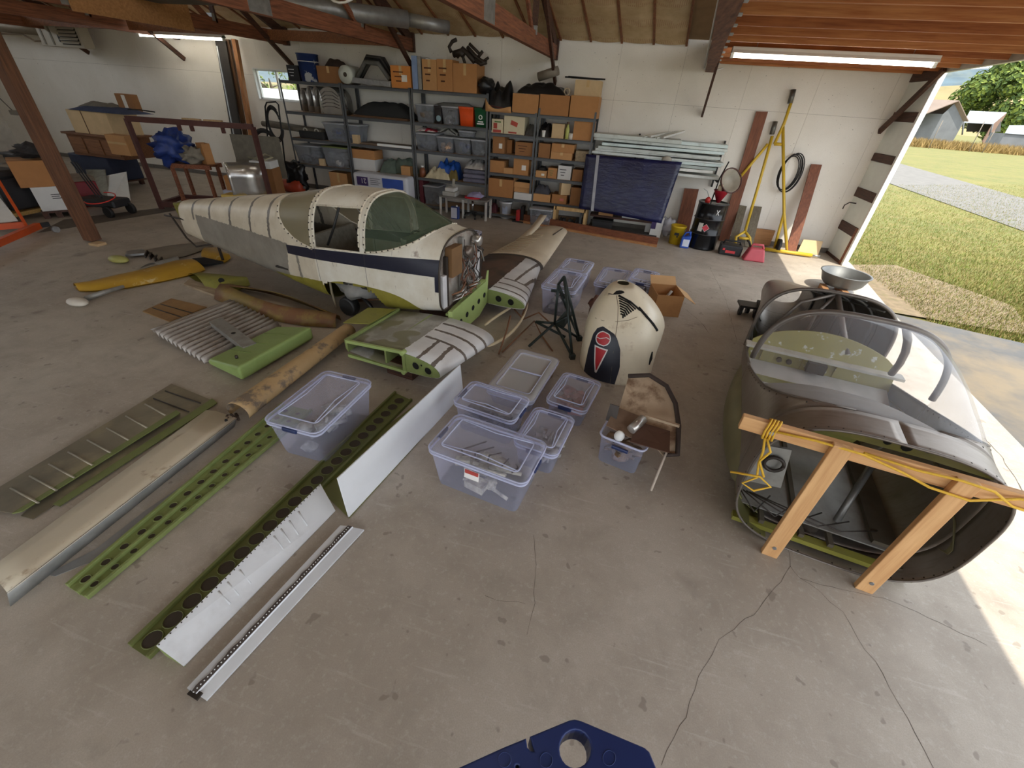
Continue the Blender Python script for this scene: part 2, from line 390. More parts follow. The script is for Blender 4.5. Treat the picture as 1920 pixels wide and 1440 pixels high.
# ---- trusses
def truss(X, lab, braces=True):
    t = root('roof_truss', (X, 5, 3.05), lab, 'roof truss', 'roof trusses running from back wall to front')
    MB().bb((X - .045, -4.9, 3.05), (X + .045, WY - .02, 3.27)).build('bottom_chord', MREDW, t, bev=.004)
    MB().bar((X, WY - .03, roofz(WY) - .14), (X, 2.6, roofz(2.6) - .16), .07, .16).build('top_chord', MDARKW, t)
    MB().bar((X, -4.9, roofz(-4.9) - .14), (X, 2.6, roofz(2.6) - .16), .07, .16).build('top_chord', MDARKW, t)
    for y in (8.6, 6.3, 2.6): MB().bar((X, y, 3.2), (X, y, roofz(y) - .2), .09, .04, (0, 1, 0)).build('web', MDARKW, t)
    for y, y2 in ((8.5, 6.4), (6.2, 2.7)): MB().bar((X, y, 3.2), (X, y2, roofz(y2) - .22), .04, .09).build('web', MREDW, t)
    for y in (6.1,):
        for s in (-1, 1): MB().bb((X + s * .048 - .002, y - .2, 3.06), (X + s * .048 + .002, y + .2, 3.36)).build('gusset_plate', MGALV, t)
    MB().bb((X - .06, 8.5, 3.22), (X + .06, 8.56, 3.33)).build('strap', MGALV, t)
    if braces: MB().bar((X + .07, WY - .06, 2.66), (X + .07, 8.9, 3.75), .05, .09).build('knee_brace', MDARKW, t)
    b = MB(); b.bb((X - .07, WY - .09, 3.04), (X + .07, WY - .01, roofz(WY))); b.build('end_block', MDARKW, t)
    return t
truss(-2.05, 'red brown roof truss nearest the right hand bay, with a steel plate')
truss(-5.2, 'second roof truss from the right, over the middle of the shelves')
T3 = truss(-8.36, 'third roof truss, carried by the square timber post at left')
truss(-11.5, 'fourth roof truss, above the left wall light')
truss(-14.6, 'fifth roof truss, far left above the wall heater')
MB().quadslab([(-8.30, 6.0, 3.0), (-8.30, 8.0, 3.0), (-8.30, 8.0, 3.5), (-8.30, 6.0, 3.5)], (.018, 0, 0)).build('plywood_gusset', MPLY, T3)
b = MB(); b.bb((-8.45, 4.82, .02), (-8.27, 4.98, 3.05)); P3 = b.build('timber_post', wood('post_timber', srgb(124, 82, 54), srgb(82, 52, 34), 2), label='square brown timber post standing on the floor at far left', cat='post', bev=.006)
MB().bb((-8.2, 4.72, 0), (-8.02, 4.86, .035)).build('foot_block', mat('pale_wood', srgb(190, 160, 120), .7), P3)
# rafters ties between trusses (lower left boards)
for i, (x0, x1, y) in enumerate(((-11.4, -8.45, 9.3), (-14.5, -11.6, 9.3), (-8.3, -5.3, 9.9))):
    MB().bb((x0, y - .02, 3.08), (x1, y + .02, 3.26)).build('tie_board', MBAT, T3)
# ---- joists of the right bay and the girder they hang from
def girX(y): return .60 + .09 * (y - 5.4)
def m_girder():
    m, nt, bs = _nt('girder_laminate'); v = coord(nt); br = nd(nt, 'ShaderNodeTexNoise'); n = noi(nt, coord(nt, scale=(6, .8, 6)), 4, 4)
    setin(nt, bs.inputs['Base Color'], mixc(nt, ramp(nt, n, .3, .7), srgb(84, 54, 42), srgb(140, 98, 76))); bs.inputs['Roughness'].default_value = .75; return m
G = root('roof_girder', (girX(5), 5, 3.0), 'thick stacked timber girder carrying the orange joists', 'girder')
MG = m_girder()
for i in range(4):
    z0 = 2.98 + i * .115; y = -4.9; j = 0
    while y < WY - .1:
        L = 1.3 + .25 * ((i * 7 + j * 3) % 4); y1 = min(y + L, WY - .05); o = .006 * ((i + j) % 2)
        MB().hexa([(girX(y) - .16 - o, y, z0), (girX(y) - .01 + o, y, z0), (girX(y1) - .01 + o, y1, z0), (girX(y1) - .16 - o, y1, z0)],
                  [(girX(y) - .16 - o, y, z0 + .112), (girX(y) - .01 + o, y, z0 + .112), (girX(y1) - .01 + o, y1, z0 + .112), (girX(y1) - .16 - o, y1, z0 + .112)]).build('timber_ply', MG, G)
        y = y1 + .004; j += 1
MB().tube([(girX(10) - .2, 10.0, 3.0), (girX(10) - .2, 10.0, 3.1), (girX(5) - .2, 5, 3.5), (girX(2) - .2, 2, 3.9)], .014, 8).build('conduit', MWHITE, G)
MB().tube([(girX(10) - .2, 10.0, 3.0), (girX(10) + .05, 10.0, 3.0), (girX(10) + .12, 9.95, 3.02)], .014, 8).build('conduit', MWHITE, G)
MB().bar((1.05, WY - .04, 2.30), (girX(9.2), 9.2, 3.05), .04, .08).build('knee_brace', MDARKW, G)
y = 10.25; i = 0; JO = None
while y > -4.8:
    b = MB(); b.bb((girX(y), y - .02, 3.10), (doorX(y) - .02, y + .02, 3.34))
    b.build('joist', wood('joist_%d' % (i % 3), [srgb(198, 132, 78), srgb(182, 114, 64), srgb(208, 146, 92)][i % 3], [srgb(160, 92, 48), srgb(140, 76, 38), srgb(172, 104, 58)][i % 3], 0), G)
    b = MB(); b.bb((girX(y), y - .034, 3.09), (girX(y) + .05, y + .034, 3.11)); b.bb((girX(y), y - .034, 3.09), (girX(y) + .004, y + .034, 3.30)); b.build('joist_hanger', MGALV, G)
    y -= .605; i += 1
b = MB(); b.hexa([(girX(-5), -5, 3.345), (doorX(-5), -5, 3.345), (doorX(WY), WY, 3.345), (girX(WY), WY, 3.345)], [(girX(-5), -5, 3.37), (doorX(-5), -5, 3.37), (doorX(WY), WY, 3.37), (girX(WY), WY, 3.37)])
b.build('loft_boards', MPLY, G)
# ---- strip lights
TUBE = emit('lit_tube', (1, .94, .82), 11)
def striplight(x0, x1, y, z, lab):
    t = root('strip_light', ((x0 + x1) / 2, y, z), lab, 'strip light', 'eight foot strip lights under the roof')
    b = MB(); b.bb((x0, y - .05, z + .055), (x1, y + .05, z + .12)); b.build('housing', MWHITE, t, bev=.006)
    b = MB(); b.hexa([(x0, y - .065, z + .05), (x1, y - .065, z + .05), (x1, y + .065, z + .05), (x0, y + .065, z + .05)], [(x0, y - .05, z + .085), (x1, y - .05, z + .085), (x1, y + .05, z + .085), (x0, y + .05, z + .085)]); b.build('reflector', MWHITE, t)
    MB().cyl((x0 + .04, y, z + .02), (x1 - .04, y, z + .02), .019, 10).build('tube', TUBE, t)
    for xx in (x0 + .02, x1 - .02): MB().bb((xx - .02, y - .025, z - .005), (xx + .02, y + .025, z + .06)).build('socket', MWHITE, t)
    for xx in (x0 + .3, x1 - .3): MB().tube([(xx, y, z + .12), (xx, y, z + .30)], .004, 5).build('hanger', MGALV, t)
    return t
A = py(259, 62, 9.9); B = py(428, 75, 9.9)
striplight(A.x, A.x + 2.42, 9.9, 3.02, 'lit fluorescent strip light over the white wall at left')
striplight(.93, 3.37, 7.75, 2.985, 'lit fluorescent strip light below the orange joists at right')
# unseen lights of the same kind, added over the near half to brighten the interior
for i, (x, y) in enumerate(((-9, 4.6), (-4.6, 4.4), (-9, .2), (-4.6, -.2), (-.4, .6), (-1.2, 4.8), (-.4, -3), (-4.6, -3.6))):
    striplight(x - 1.2, x + 1.2, y, 4.2 if y > -2 else 3.5, 'added unseen fluorescent fill light over the near half of the hangar')
# heater on the wall, far left
H = root('unit_heater', py(110, 60, 10.2), 'beige louvred unit heater hung high on the left wall', 'heater')
MBEI = mat('heater_beige', srgb(176, 168, 150), .5, var=.05)
a0 = py(50, 18, 9.7); a1 = py(160, 92, 9.7)
zt, zb = py(150, 30, 9.7).z + .05, py(118, 88, 9.7).z
b = MB(); b.bb((a0.x, 9.7, zb), (a1.x, 9.95, zt)); b.build('cabinet', MBEI, H, bev=.01)
xm = a0.x + (a1.x - a0.x) * .52
MB().bb((xm, 9.692, zb + .05), (a1.x - .08, 9.70, zt - .08)).build('louvre_opening', mat('dark_inside', srgb(40, 36, 32), .8), H)
for i in range(7):
    z = zb + .07 + i * (zt - zb - .18) / 7
    MB().quadslab([(xm, 9.66, z), (a1.x - .08, 9.66, z), (a1.x - .08, 9.70, z + .05), (xm, 9.70, z + .05)], (0, 0, .012)).build('louvre', MBEI, H)
for i in range(2): MB().bb((a0.x + .12 + i * .28, 9.688, zb + .03), (a0.x + .17 + i * .28, 9.70, zt - .03)).build('rib', mat('heater_rib', srgb(120, 112, 98), .6), H)
MBLK = mat('black_ink', srgb(24, 22, 22), .6)
text(H, 'MARZ', .19, (a0.x + .62, 9.697, zb + .10), (1, 0, 0), (0, 0, 1), MBLK, bold=.006)
MB().tube([(a0.x, 10, zb + .32), (a0.x - 1.6, 10.0, zb + .36), (a0.x - 3, 10.05, zb + .42)], .12, 14).build('flue_pipe', mat('flue', srgb(140, 128, 110), .5, .3), H)
MB().tube([(a0.x, 9.9, zb + .1), (a0.x - .6, 9.95, zb + .1), (a0.x - 1.0, 10, zb + .22), (a0.x - 3, 10, zb + .2)], .02, 8).build('gas_pipe', mat('pipe_brown', srgb(110, 88, 62), .6), H)
# socket on left wall with cord
MB().bb((a0.x + .2, 9.9, zt - .1), (a0.x + .26, WY, zt - .04)).build('wall_bracket', MGALV, H)
E_ = py(28, 212, 10.5); Q = root('wall_socket', E_, 'grey outlet box on the left wall beside the post', 'outlet box')
MB().bb((E_.x - .13, 10.44, E_.z - .05), (E_.x + .15, WY, E_.z + .07)).build('box', mat('outlet_grey', srgb(150, 146, 138), .5), Q, bev=.01)
MB().tube([(E_.x, 10.5, E_.z), (E_.x - .5, 10.52, E_.z + .5), (E_.x - 1.1, 10.52, E_.z + 1.0)], .01, 6).build('cord', MBLK, Q)
# dark planks, track and posts standing beside the window
MBLKW = mat('black_plank', srgb(46, 40, 34), .6)
def leaner(name, a, b_, w, m, lab, cat, Yt=10.45, Yb=10.2, th=.04, grp=None):
    p, q = py(a[0], a[1], Yt), py(b_[0], b_[1], Yb)
    d = (p - q); q = q - d * (q.z / d.z) if q.z > 0 else q
    return MB().bar(q, p, w, th, (0, -1, .2)).build(name, m, label=lab, cat=cat, group=grp)
leaner('plank', (414, 76), (449, 281), .30, MBLKW, 'wide black plank standing by the wall left of the window', 'plank')
leaner('metal_rod', (407, 86), (438, 250), .03, MGALV, 'thin bright metal rod in front of the black plank', 'rod', 10.35, 10.1, .02)
leaner('timber_post', (426, 74), (458, 240), .12, wood('post_dark', srgb(120, 86, 56), srgb(76, 52, 34), 2), 'dark brown timber leaning beside the black plank', 'post', 10.5, 10.38, .05)
leaner('timber_post', (440, 74), (480, 300), .10, wood('post_light', srgb(176, 118, 64), srgb(128, 80, 42), 2), 'orange brown timber post leaning left of the window', 'post', 10.36, 10.1, .09)
# stored on the roof timbers
D = root('rolled_duct', (-5.2, 8.0, 3.27), 'dull silver sheet metal ducts lying across the roof trusses', 'duct')
MDUCT = mat('duct_metal', srgb(150, 148, 144), .45, .6, .15, 9)
MB().cyl((-6.9, 7.2, 3.40), (-4.5, 9.0, 3.40), .13, 16).build('duct_length', MDUCT, D)
MB().cyl((-4.5, 9.0, 3.40), (-3.9, 9.45, 3.36), .10, 16).build('duct_end', MDUCT, D)
MB().tube(arc((-4.05, 6.4, 3.42), .26, 0, 6.2, 20, (1, 0, 0), (0, .6, .8)), .014, 8).build('hose_loop', mat('white_hose', srgb(206, 204, 198), .5), label='white cord loop hanging between two roof trusses', cat='cord')
PN = root('perforated_panel', (-8.1, 6.8, 3.3), 'dusty perforated metal panel stored flat on the roof trusses', 'panel')
b = MB(); b.bar((-9.3, 7.2, 3.31), (-6.2, 7.2, 3.31), .5, .02); b.build('sheet', mat('dusty_metal', srgb(96, 92, 84), .7), PN)
for i in range(9): MB().cyl((-9.1 + i * .33, 6.945, 3.302), (-9.1 + i * .33, 6.945, 3.318), .03, 8).build('hole', MBLK, PN)
# ================================================================ outdoors
def m_grass(name, c1, c2, c3_, s=1.0):
    m, nt, bs = _nt(name); v = coord(nt, 'Object'); a = noi(nt, v, .35 * s, 5, .65); b = noi(nt, v, 7 * s, 5, .7); d = noi(nt, v, 1.6 * s, 4, .6)
    c = mixc(nt, ramp(nt, a, .38, .62), c1, c2); c = mixc(nt, mth(nt, 'MULTIPLY', ramp(nt, b, .45, .62), .8), c, c3_)
    c = mixc(nt, mth(nt, 'MULTIPLY', ramp(nt, d, .5, .66), .5), c, srgb(126, 108, 66))
    setin(nt, bs.inputs['Base Color'], c); bs.inputs['Roughness'].default_value = .95; bump(nt, bs, b, .6, .05); return m
MGR = m_grass('lawn', srgb(84, 92, 34), srgb(106, 104, 44), srgb(122, 112, 62))
b = MB(); b.grid([[(-260, -60, -.06), (600, -60, -.06)], [(-260, WY + .2, -.06), (600, WY + .2, -.06)], [(-260, 130, -.06), (600, 130, -.06)], [(-260, 420, 1.5), (600, 420, 1.5)]], False)
b.build('lawn', MGR, kind='structure', label='mown yellow green grass outside the hangar')
def strip(name, pts, m, lab, z):
    MB().add([(p.x, p.y, z) for p in pts], [list(range(len(pts)))]).build(name, m, kind='structure', label=lab)
MASP = mat('asphalt', srgb(88, 88, 88), .9, var=.12, scale=3, bmp=.3, stain=srgb(136, 120, 94), stamt=.7, stscale=.5)
a1, a2 = pz(1602, 570), pz(1920, 642)
dr = (a2 - a1).normalized()
strip('apron', [Vector((doorX(-5) + .1, -14, 0)), Vector((40, -14, 0)), a2 + dr * 34, a1, Vector((doorX(7.2) + .1, 7.2, 0)), Vector((doorX(-5) + .1, -5, 0))], MASP, 'grey asphalt apron outside the doorway', -.012)
MGV = mat('gravel_road', srgb(104, 101, 96), .95, var=.18, scale=2, bmp=.4)
e1, e2, f1, f2 = pz(1690, 306), pz(1920, 370), pz(1663, 340), pz(1920, 430)
strip('gravel_road', [f1 + (f1 - f2) * 3, e1 + (e1 - e2) * 3, e1, e2, e2 + (e2 - e1) * 1.2, f2 + (f2 - f1) * 1.2, f2, f1], MGV, 'pale gravel lane crossing the grass', -.04)
# bare gravelly verge by the door jamb
strip('verge', [Vector((4.5, 9.9, 0)), Vector((5.6, 10.4, 0)), Vector((6.6, 8.6, 0)), Vector((6.0, 7.2, 0)), a1], mat('verge_gravel', srgb(124, 108, 84), .95, var=.25, scale=9, bmp=.5, stain=srgb(104, 100, 56), stscale=4), 'patch of gravel and dry grass by the door post', -.03)
# grass blades
def blades(name, region, n, h, w, m, lab, zf=lambda p: -.05):
    b = MB(); rnd = random.Random(3)
    for _ in range(n):
        p = region(rnd); a = rnd.random() * 6.28; hh = h * (.5 + rnd.random()); lean = Vector((rnd.gauss(0, .35), rnd.gauss(0, .35), 1)) * hh
        q = Vector((math.cos(a), math.sin(a), 0)) * w; p = Vector((p[0], p[1], zf(p)))
        b.add([p - q, p + q, p + lean], [(0, 1, 2)])
    return b.build(name, m, kind='stuff', label=lab, cat='grass')
MBL = [mat('blade_green', srgb(96, 108, 36), .9, var=.25, scale=1.2), mat('blade_straw', srgb(142, 128, 78), .9, var=.2, scale=1.5)]
def near_reg(r):
    while True:
        px, py_ = r.uniform(1560, 1960), r.uniform(345, 640)
        p = pz(px, py_)
        if p.x > 4.7 and p.y > a1.y + (p.x - a1.x) * dr.y / dr.x + .1: return (p.x, p.y)
gt_ = blades('grass_tufts', near_reg, 50000, .05, .006, MBL, 'short green and straw coloured grass tufts on the lawn outside'); gt_.data.polygons.foreach_set('material_index', [k % 2 for k in range(len(gt_.data.polygons))])
def far_reg(r): Y = 88 + r.random() * 15; return (r.uniform(20, 130), Y)
blades('tall_grass', far_reg, 20000, .9, .09, mat('tall_straw', srgb(136, 112, 64), .9, var=.25, scale=.2), 'tall dry grass and weeds along the fence line')
# fence posts beyond the field
for i, (x, y0, y1) in enumerate(((1768, 226, 262), (1846, 228, 272), (1865, 245, 262))):
    p = py(x, y0, 86); q = py(x - (y1 - y0) * .5, y1, 86)
    MB().tube([(q.x, 86, -.05), (p.x, 86, p.z)], .05, 6).build('fence_post', mat('post_grey', srgb(120, 110, 98), .8), label='thin fence post in the tall grass, %s' % ['left of three', 'middle of three', 'right of three'][i], cat='fence post', group='fence posts in the field')
# ---- barn
def at(x, y, Y): return py(x, y, Y)
BN = root('barn', Vector((at(1770, 244, 112).x, 112, -.06)), 'old grey barn with a rusty patched roof and lean-to', 'barn')
MBW = mat('barn_boards', srgb(108, 110, 112), .85, var=.15, scale=.6); MRST = mat('rusty_roof', srgb(128, 112, 100), .7, var=.1, scale=.5, stain=srgb(96, 62, 44), stscale=.35)
pk, el, er = at(1794, 190, 112), at(1762, 232, 112), at(1811, 226, 112)
bl, brr = at(1750, 244, 112), at(1803, 244, 112)
back = Vector((-9, 9, 0)) * 1.6
zb = -.3
wl, wr = at(1768, 214, 112), at(1810, 224, 112)
f = [Vector((wl.x, 112, zb)), Vector((wr.x, 112, zb)), Vector((wr.x, 112, wr.z)), Vector((pk.x, 112, pk.z)), Vector((wl.x, 112, wl.z))]
MB().add(f + [p + back for p in f], [(0, 1, 2, 3, 4), (9, 8, 7, 6, 5), (0, 4, 9, 5), (1, 6, 7, 2)]).build('walls', MBW, BN)
ex = lambda p, q, k: q + (q - p) * k
re_, rl_ = ex(pk, wr, .12), at(1727, 217, 111); rl2 = at(1757, 212, 111.5)
o = Vector((0, -.6, 0))
MB().quadslab([pk + o, re_ + o, re_ + back, pk + back], (0, 0, .15)).build('roof_slope', MRST, BN)
lo = Vector((wl.x - 5.5, 112, wl.z - 1.6))
MB().quadslab([pk + o, lo + o, lo + back, pk + back], (0, 0, .15)).build('roof_slope', MRST, BN)
MB().bb((lo.x + .4, 113.5, zb), (lo.x + .7, 113.8, lo.z)).build('lean_to_post', MBW, BN)
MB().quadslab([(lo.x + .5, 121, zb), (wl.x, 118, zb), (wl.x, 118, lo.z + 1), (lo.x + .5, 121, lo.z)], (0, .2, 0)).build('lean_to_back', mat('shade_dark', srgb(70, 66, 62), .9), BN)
TR = root('tractor', (lo.x + 2, 114, zb), 'red farm machine parked under the barn lean-to', 'tractor')
MRED = mat('farm_red', srgb(170, 44, 36), .5)
MB().box((lo.x + 2.4, 115, zb + 1.2), (2.2, 1.2, .9)).build('body', MRED, TR, bev=.1); MB().box((lo.x + 1.6, 115, zb + 2.0), (.8, 1.1, 1.1)).build('cab', MRED, TR, bev=.08)
for dx in (1.3, 3.2): MB().cyl((lo.x + dx, 114.2, zb + .6), (lo.x + dx, 114.5, zb + .6), .6, 14).build('wheel', MBLK, TR)
SH = root('open_shed', at(1850, 246, 118), 'open fronted shed with a bright metal roof beside the barn', 'shed')
s1, s2, s3 = at(1806, 232, 112), at(1862, 232, 112), at(1890, 213, 116)
MSR = mat('bright_roof', srgb(168, 174, 182), .5, .1, .05, .5)
rf = [at(1807, 230, 113), at(1862, 233, 113), at(1887, 212, 124), at(1818, 209, 124)]
MB().quadslab(rf, (0, 0, .12)).build('roof', MSR, SH)
g = [at(1862, 233, 113), at(1887, 212, 124), at(1890, 232, 124), at(1858, 246, 113)]
for p, q in ((at(1808, 246, 113), rf[0]), (at(1859, 247, 113), rf[1])): MB().tube([(p.x, p.y, p.z - .6), q], .12, 6).build('post', MBW, SH)
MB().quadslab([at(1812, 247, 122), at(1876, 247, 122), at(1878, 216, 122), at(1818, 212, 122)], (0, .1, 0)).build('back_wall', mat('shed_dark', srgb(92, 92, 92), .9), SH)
MB().quadslab([rf[1] + Vector((0, .3, 0)), rf[2], Vector((rf[2].x, rf[2].y, zb)), Vector((rf[1].x, rf[1].y + .3, zb + 1.4))], (.1, 0, 0)).build('gable_wall', mat('shed_red', srgb(124, 96, 82), .9), SH)
L2 = root('low_shed', at(1910, 250, 104), 'low metal roofed shed at the right edge of the field', 'shed')
rf = [at(1884, 250, 104), at(1960, 256, 104), at(1965, 236, 112), at(1892, 236, 112)]
MB().quadslab(rf, (0, 0, .1)).build('roof', MSR, L2)
MB().bb((rf[0].x + .2, 104.2, zb), (rf[1].x, 108, rf[0].z)).build('walls', MBW, L2)
# ---- trees: trunk, limbs and leaf cards that are small leaf clusters
def tree(name, c, rx, rz_, n, cols, lab, seed, trunk=.5):
    t = root(name, (c.x, c.y, -.05), lab, 'tree'); rnd = random.Random(seed)
    mt = mat('bark', srgb(90, 74, 58), .9)
    MB().tube([(c.x, c.y, -.1), (c.x + .2, c.y, c.z * .5), (c.x, c.y, c.z)], [trunk, trunk * .7, trunk * .3], 8).build('trunk', mt, t)
    for i in range(7):
        a = i * .9 + seed; MB().tube([(c.x, c.y, c.z * (.35 + .05 * i)), (c.x + math.cos(a) * rx * .6, c.y + math.sin(a) * rx * .6, c.z + rz_ * .3 * math.sin(i))], [trunk * .35, .06], 6).build('limb', mt, t)
    blobs = []
    for i in range(26):
        a = rnd.random() * 6.28; u = rnd.uniform(-.9, .95); r = math.sqrt(max(0, 1 - u * u)) * rnd.uniform(.5, .85)
        blobs.append((Vector((c.x + math.cos(a) * r * rx, c.y + math.sin(a) * r * rx, c.z + u * rz_ * .8)), rnd.uniform(.25, .42) * min(rx, rz_)))
    for k, m in enumerate(cols):
        b = MB()
        for i in range(n):
            q, r = blobs[rnd.randrange(len(blobs))]; d = Vector((rnd.gauss(0, 1), rnd.gauss(0, 1), rnd.gauss(0, 1))).normalized()
            p = q + d * r * (.8 + .3 * rnd.random()); s = rx * .035 * (.6 + rnd.random()); e1 = d.cross(Vector((rnd.random(), rnd.random(), rnd.random()))).normalized(); e2 = d.cross(e1)
            e1 = (e1 + d * rnd.gauss(0, .5)).normalized()
            b.add([p - e1 * s, p - e2 * s * .6 + d * s * .3, p + e1 * s, p + e2 * s * .6 + d * s * .3], [(0, 1, 2, 3)])
        b.build('foliage', m, t, kind='stuff')
ML = [mat('leaf_a', srgb(92, 110, 44), .8, var=.2, scale=.8), mat('leaf_b', srgb(124, 138, 58), .8, var=.2, scale=.8), mat('leaf_c', srgb(74, 94, 44), .85, var=.2, scale=.8)]
c = at(1928, 178, 142); tree('broadleaf_tree', c, 12.5, 9.0, 5200, ML, 'large round leafy tree behind the sheds', 2, .7)
c = at(2050, 172, 170); tree('broadleaf_tree', c, 12, 9, 2500, ML, 'second leafy tree at the right edge of the doorway view', 5, .6)
# hills
def hill(name, Y, pts, m, lab):
    top = [py(x, y, Y) for x, y in pts]
    b = MB(); n = 10; rows = []
    for i in range(n + 1):
        k = i / n
        rows.append([Vector((p.x, p.y - (1 - k) ** 1.3 * Y * .35, p.z * k + (noise.noise(Vector((p.x * .01, k * 3, 0))) * 4 if 0 < i < n else 0))) for p in top])
    rows.append([Vector((p.x, p.y + Y * .3, p.z * .3)) for p in top])
    b.grid(rows).build(name, m, kind='structure', label=lab)
MH1 = mat('dry_hill', srgb(132, 116, 76), .95, var=.12, scale=.02, stain=srgb(84, 88, 50), stscale=.03)
MH2 = mat('wooded_hill', srgb(72, 88, 96), .95, var=.25, scale=.02, stain=srgb(104, 108, 92), stscale=.012)
hill('dry_hill', 420, [(-400, 120), (200, 140), (900, 176), (1400, 196), (1650, 176), (1740, 163), (1800, 160), (1860, 168), (2100, 190), (2600, 220)], MH1, 'dry golden hillside beyond the barn')
hill('wooded_hill', 1500, [(-1500, 90), (-300, 80), (400, 120), (1000, 150), (1400, 165), (1600, 150), (1730, 137), (1780, 132), (1850, 128), (1950, 138), (2300, 170), (3200, 210)], MH2, 'hazy blue wooded hills on the skyline')
# seen through the small window
tree('field_bush', py(505, 150, 60), 6, 4, 900, ML[:2], 'yellow green trees seen through the small window', 9, .3)
V = root('white_truck', py(520, 172, 34), 'white vehicle seen through the small window', 'vehicle')
q = py(515, 172, 34); q.z = 0
MB().box((q.x, 34, .75), (5.2, 2, .9)).build('body', MWHITE, V, bev=.1); MB().box((q.x + .6, 34, 1.5), (2.4, 1.8, .7)).build('cab', MWHITE, V, bev=.15)
for dx in (-1.6, 1.6): MB().cyl((q.x + dx, 32.9, .35), (q.x + dx, 33.1, .35), .36, 14).build('wheel', MBLK, V)
# ================================================================ the two fuselages
def interp(tab, x, k=1):
    if x <= tab[0][0]: return tab[0][k]
    for a, b in zip(tab, tab[1:]):
        if x <= b[0]: t = (x - a[0]) / (b[0] - a[0]); return a[k] + (b[k] - a[k]) * t
    return tab[-1][k]
def smooth_interp(tab, x, k=1):
    xs = [t[0] for t in tab]; n = len(tab)
    if x <= xs[0]: return tab[0][k]
    if x >= xs[-1]: return tab[-1][k]
    i = max(j for j in range(n) if xs[j] <= x); i = min(i, n - 2)
    p = lambda j: tab[max(0, min(n - 1, j))]
    h = xs[i + 1] - xs[i]; t = (x - xs[i]) / h
    m0 = (p(i + 1)[k] - p(i - 1)[k]) / max(1e-6, p(i + 1)[0] - p(i - 1)[0]); m1 = (p(i + 2)[k] - p(i)[k]) / max(1e-6, p(i + 2)[0] - p(i)[0])
    return (2 * t ** 3 - 3 * t * t + 1) * p(i)[k] + (t ** 3 - 2 * t * t + t) * h * m0 + (-2 * t ** 3 + 3 * t * t) * p(i + 1)[k] + (t ** 3 - t * t) * h * m1
def spow(x, e): return math.copysign(abs(x) ** e, x)
class Frame:
    def __init__(s, o, a): s.o = Vector(o); s.a = rad(a); s.u = Vector((math.cos(s.a), -math.sin(s.a), 0)); s.v = Vector((math.sin(s.a), math.cos(s.a), 0))
    def __call__(s, u, v, w): return s.o + s.u * u + s.v * v + Vector((0, 0, w))
def section(tab, v):
    """(half width, top, bottom, mid height, upper exponent, lower exponent) of a fuselage section"""
    b = smooth_interp(tab, v, 1); t = smooth_interp(tab, v, 2); z = smooth_interp(tab, v, 3); mf, nu, nl = SECP[id(tab)]
    return b, t, z, z + (t - z) * mf, nu, nl
SECP = {}
def secpt(tab, v, a):
    b, t, z, m, nu, nl = section(tab, v); s = math.sin(a); e = 2 / (nu if s > 0 else nl)
    return (b * spow(math.cos(a), e), v, m + ((t - m) if s > 0 else (m - z)) * spow(s, e))
def side_u(tab, v, w):
    b, t, z, m, nu, nl = section(tab, v); k = (w - m) / (t - m) if w > m else (m - w) / (m - z); n = nu if w > m else nl
    return b * max(0, 1 - min(1, k) ** n) ** (1 / n)
def arcpts(tab, v, wb, up, n):
    """Evenly spaced points of a section below (or above) height wb, from the +u side to the -u side."""
    if wb >= section(tab, v)[1]: a0 = math.pi / 2
    else:
        lo, hi = -math.pi / 2, math.pi / 2
        for _ in range(40):
            mid = (lo + hi) / 2
            if secpt(tab, v, mid)[2] < wb: lo = mid
            else: hi = mid
        a0 = lo
    a1 = math.pi - a0 if up else -math.pi - a0
    D = [secpt(tab, v, a0 + (a1 - a0) * k / 400) for k in range(401)]; S = [0.]
    for p, q in zip(D, D[1:]): S.append(S[-1] + math.hypot(q[0] - p[0], q[2] - p[2]))
    out = []; j = 0
    for i in range(n + 1):
        s = S[-1] * i / n
        while j < 399 and S[j + 1] < s: j += 1
        d = S[j + 1] - S[j]; t = (s - S[j]) / d if d > 1e-9 else 0
        out.append(tuple(D[j][k] + (D[j + 1][k] - D[j][k]) * t for k in range(3)))
    return out
def shell(F, tab, v0, v1, wb, up=False, n=72, dv=.03, drop=None, mb=None):
    m = mb or MB(); k = max(2, int((v1 - v0) / dv)); rows = [arcpts(tab, v0 + (v1 - v0) * i / k, wb(v0 + (v1 - v0) * i / k), up, n) for i in range(k + 1)]
    o = len(m.v)
    for r in rows: m.v += [F(*p) for p in r]
    for i in range(k):
        for j in range(n):
            c = [(rows[i][j][q] + rows[i + 1][j + 1][q]) / 2 for q in range(3)]
            if drop and drop(*c): continue
            a = o + i * (n + 1) + j; f = [a, a + 1, a + n + 2, a + n + 1]; m.f.append(f if up else f[::-1]); m.sm.append(True)
    return m
def ribbon(F, pts, wid, n_out=.006):   # flat trim strip that follows local points, drawn as thin tube-like band
    return MB().tube([F(*p) for p in pts], wid, 6)

# ---------------------------------------------------------------- fuselage one (painted, with wings)
F1 = Frame((-1.68, 4.3, 0), -82)
A1 = root('airplane', F1.o, 'worn cream and navy light airplane without engine, wings on the floor', 'airplane', rz=rad(82))
T1 = [(0, .47, 1.13, .33), (.2, .485, 1.16, .29), (.4, .495, 1.235, .25), (.65, .505, 1.335, .205), (.9, .51, 1.41, .175), (1.25, .515, 1.41, .15), (1.6, .515, 1.385, .145), (2.04, .48, 1.29, .19), (2.5, .42, 1.20, .235), (3.3, .31, 1.07, .29), (4.0, .235, .95, .36), (4.42, .20, .88, .42)]
SECP[id(T1)] = (.36, 3.0, 4.2)
WSB = [(.18, 1.17), (.27, 1.09), (.40, 1.02), (.56, .96), (.75, .905), (.90, .88)]
RG = [(.79, 1.655), (.82, 1.82), (.86, 1.95), (.95, 2.10), (1.05, 2.19), (1.15, 2.24), (1.30, 2.27)]
RGW = [(v, w) for w, v in RG]
FULL = lambda v: 9.
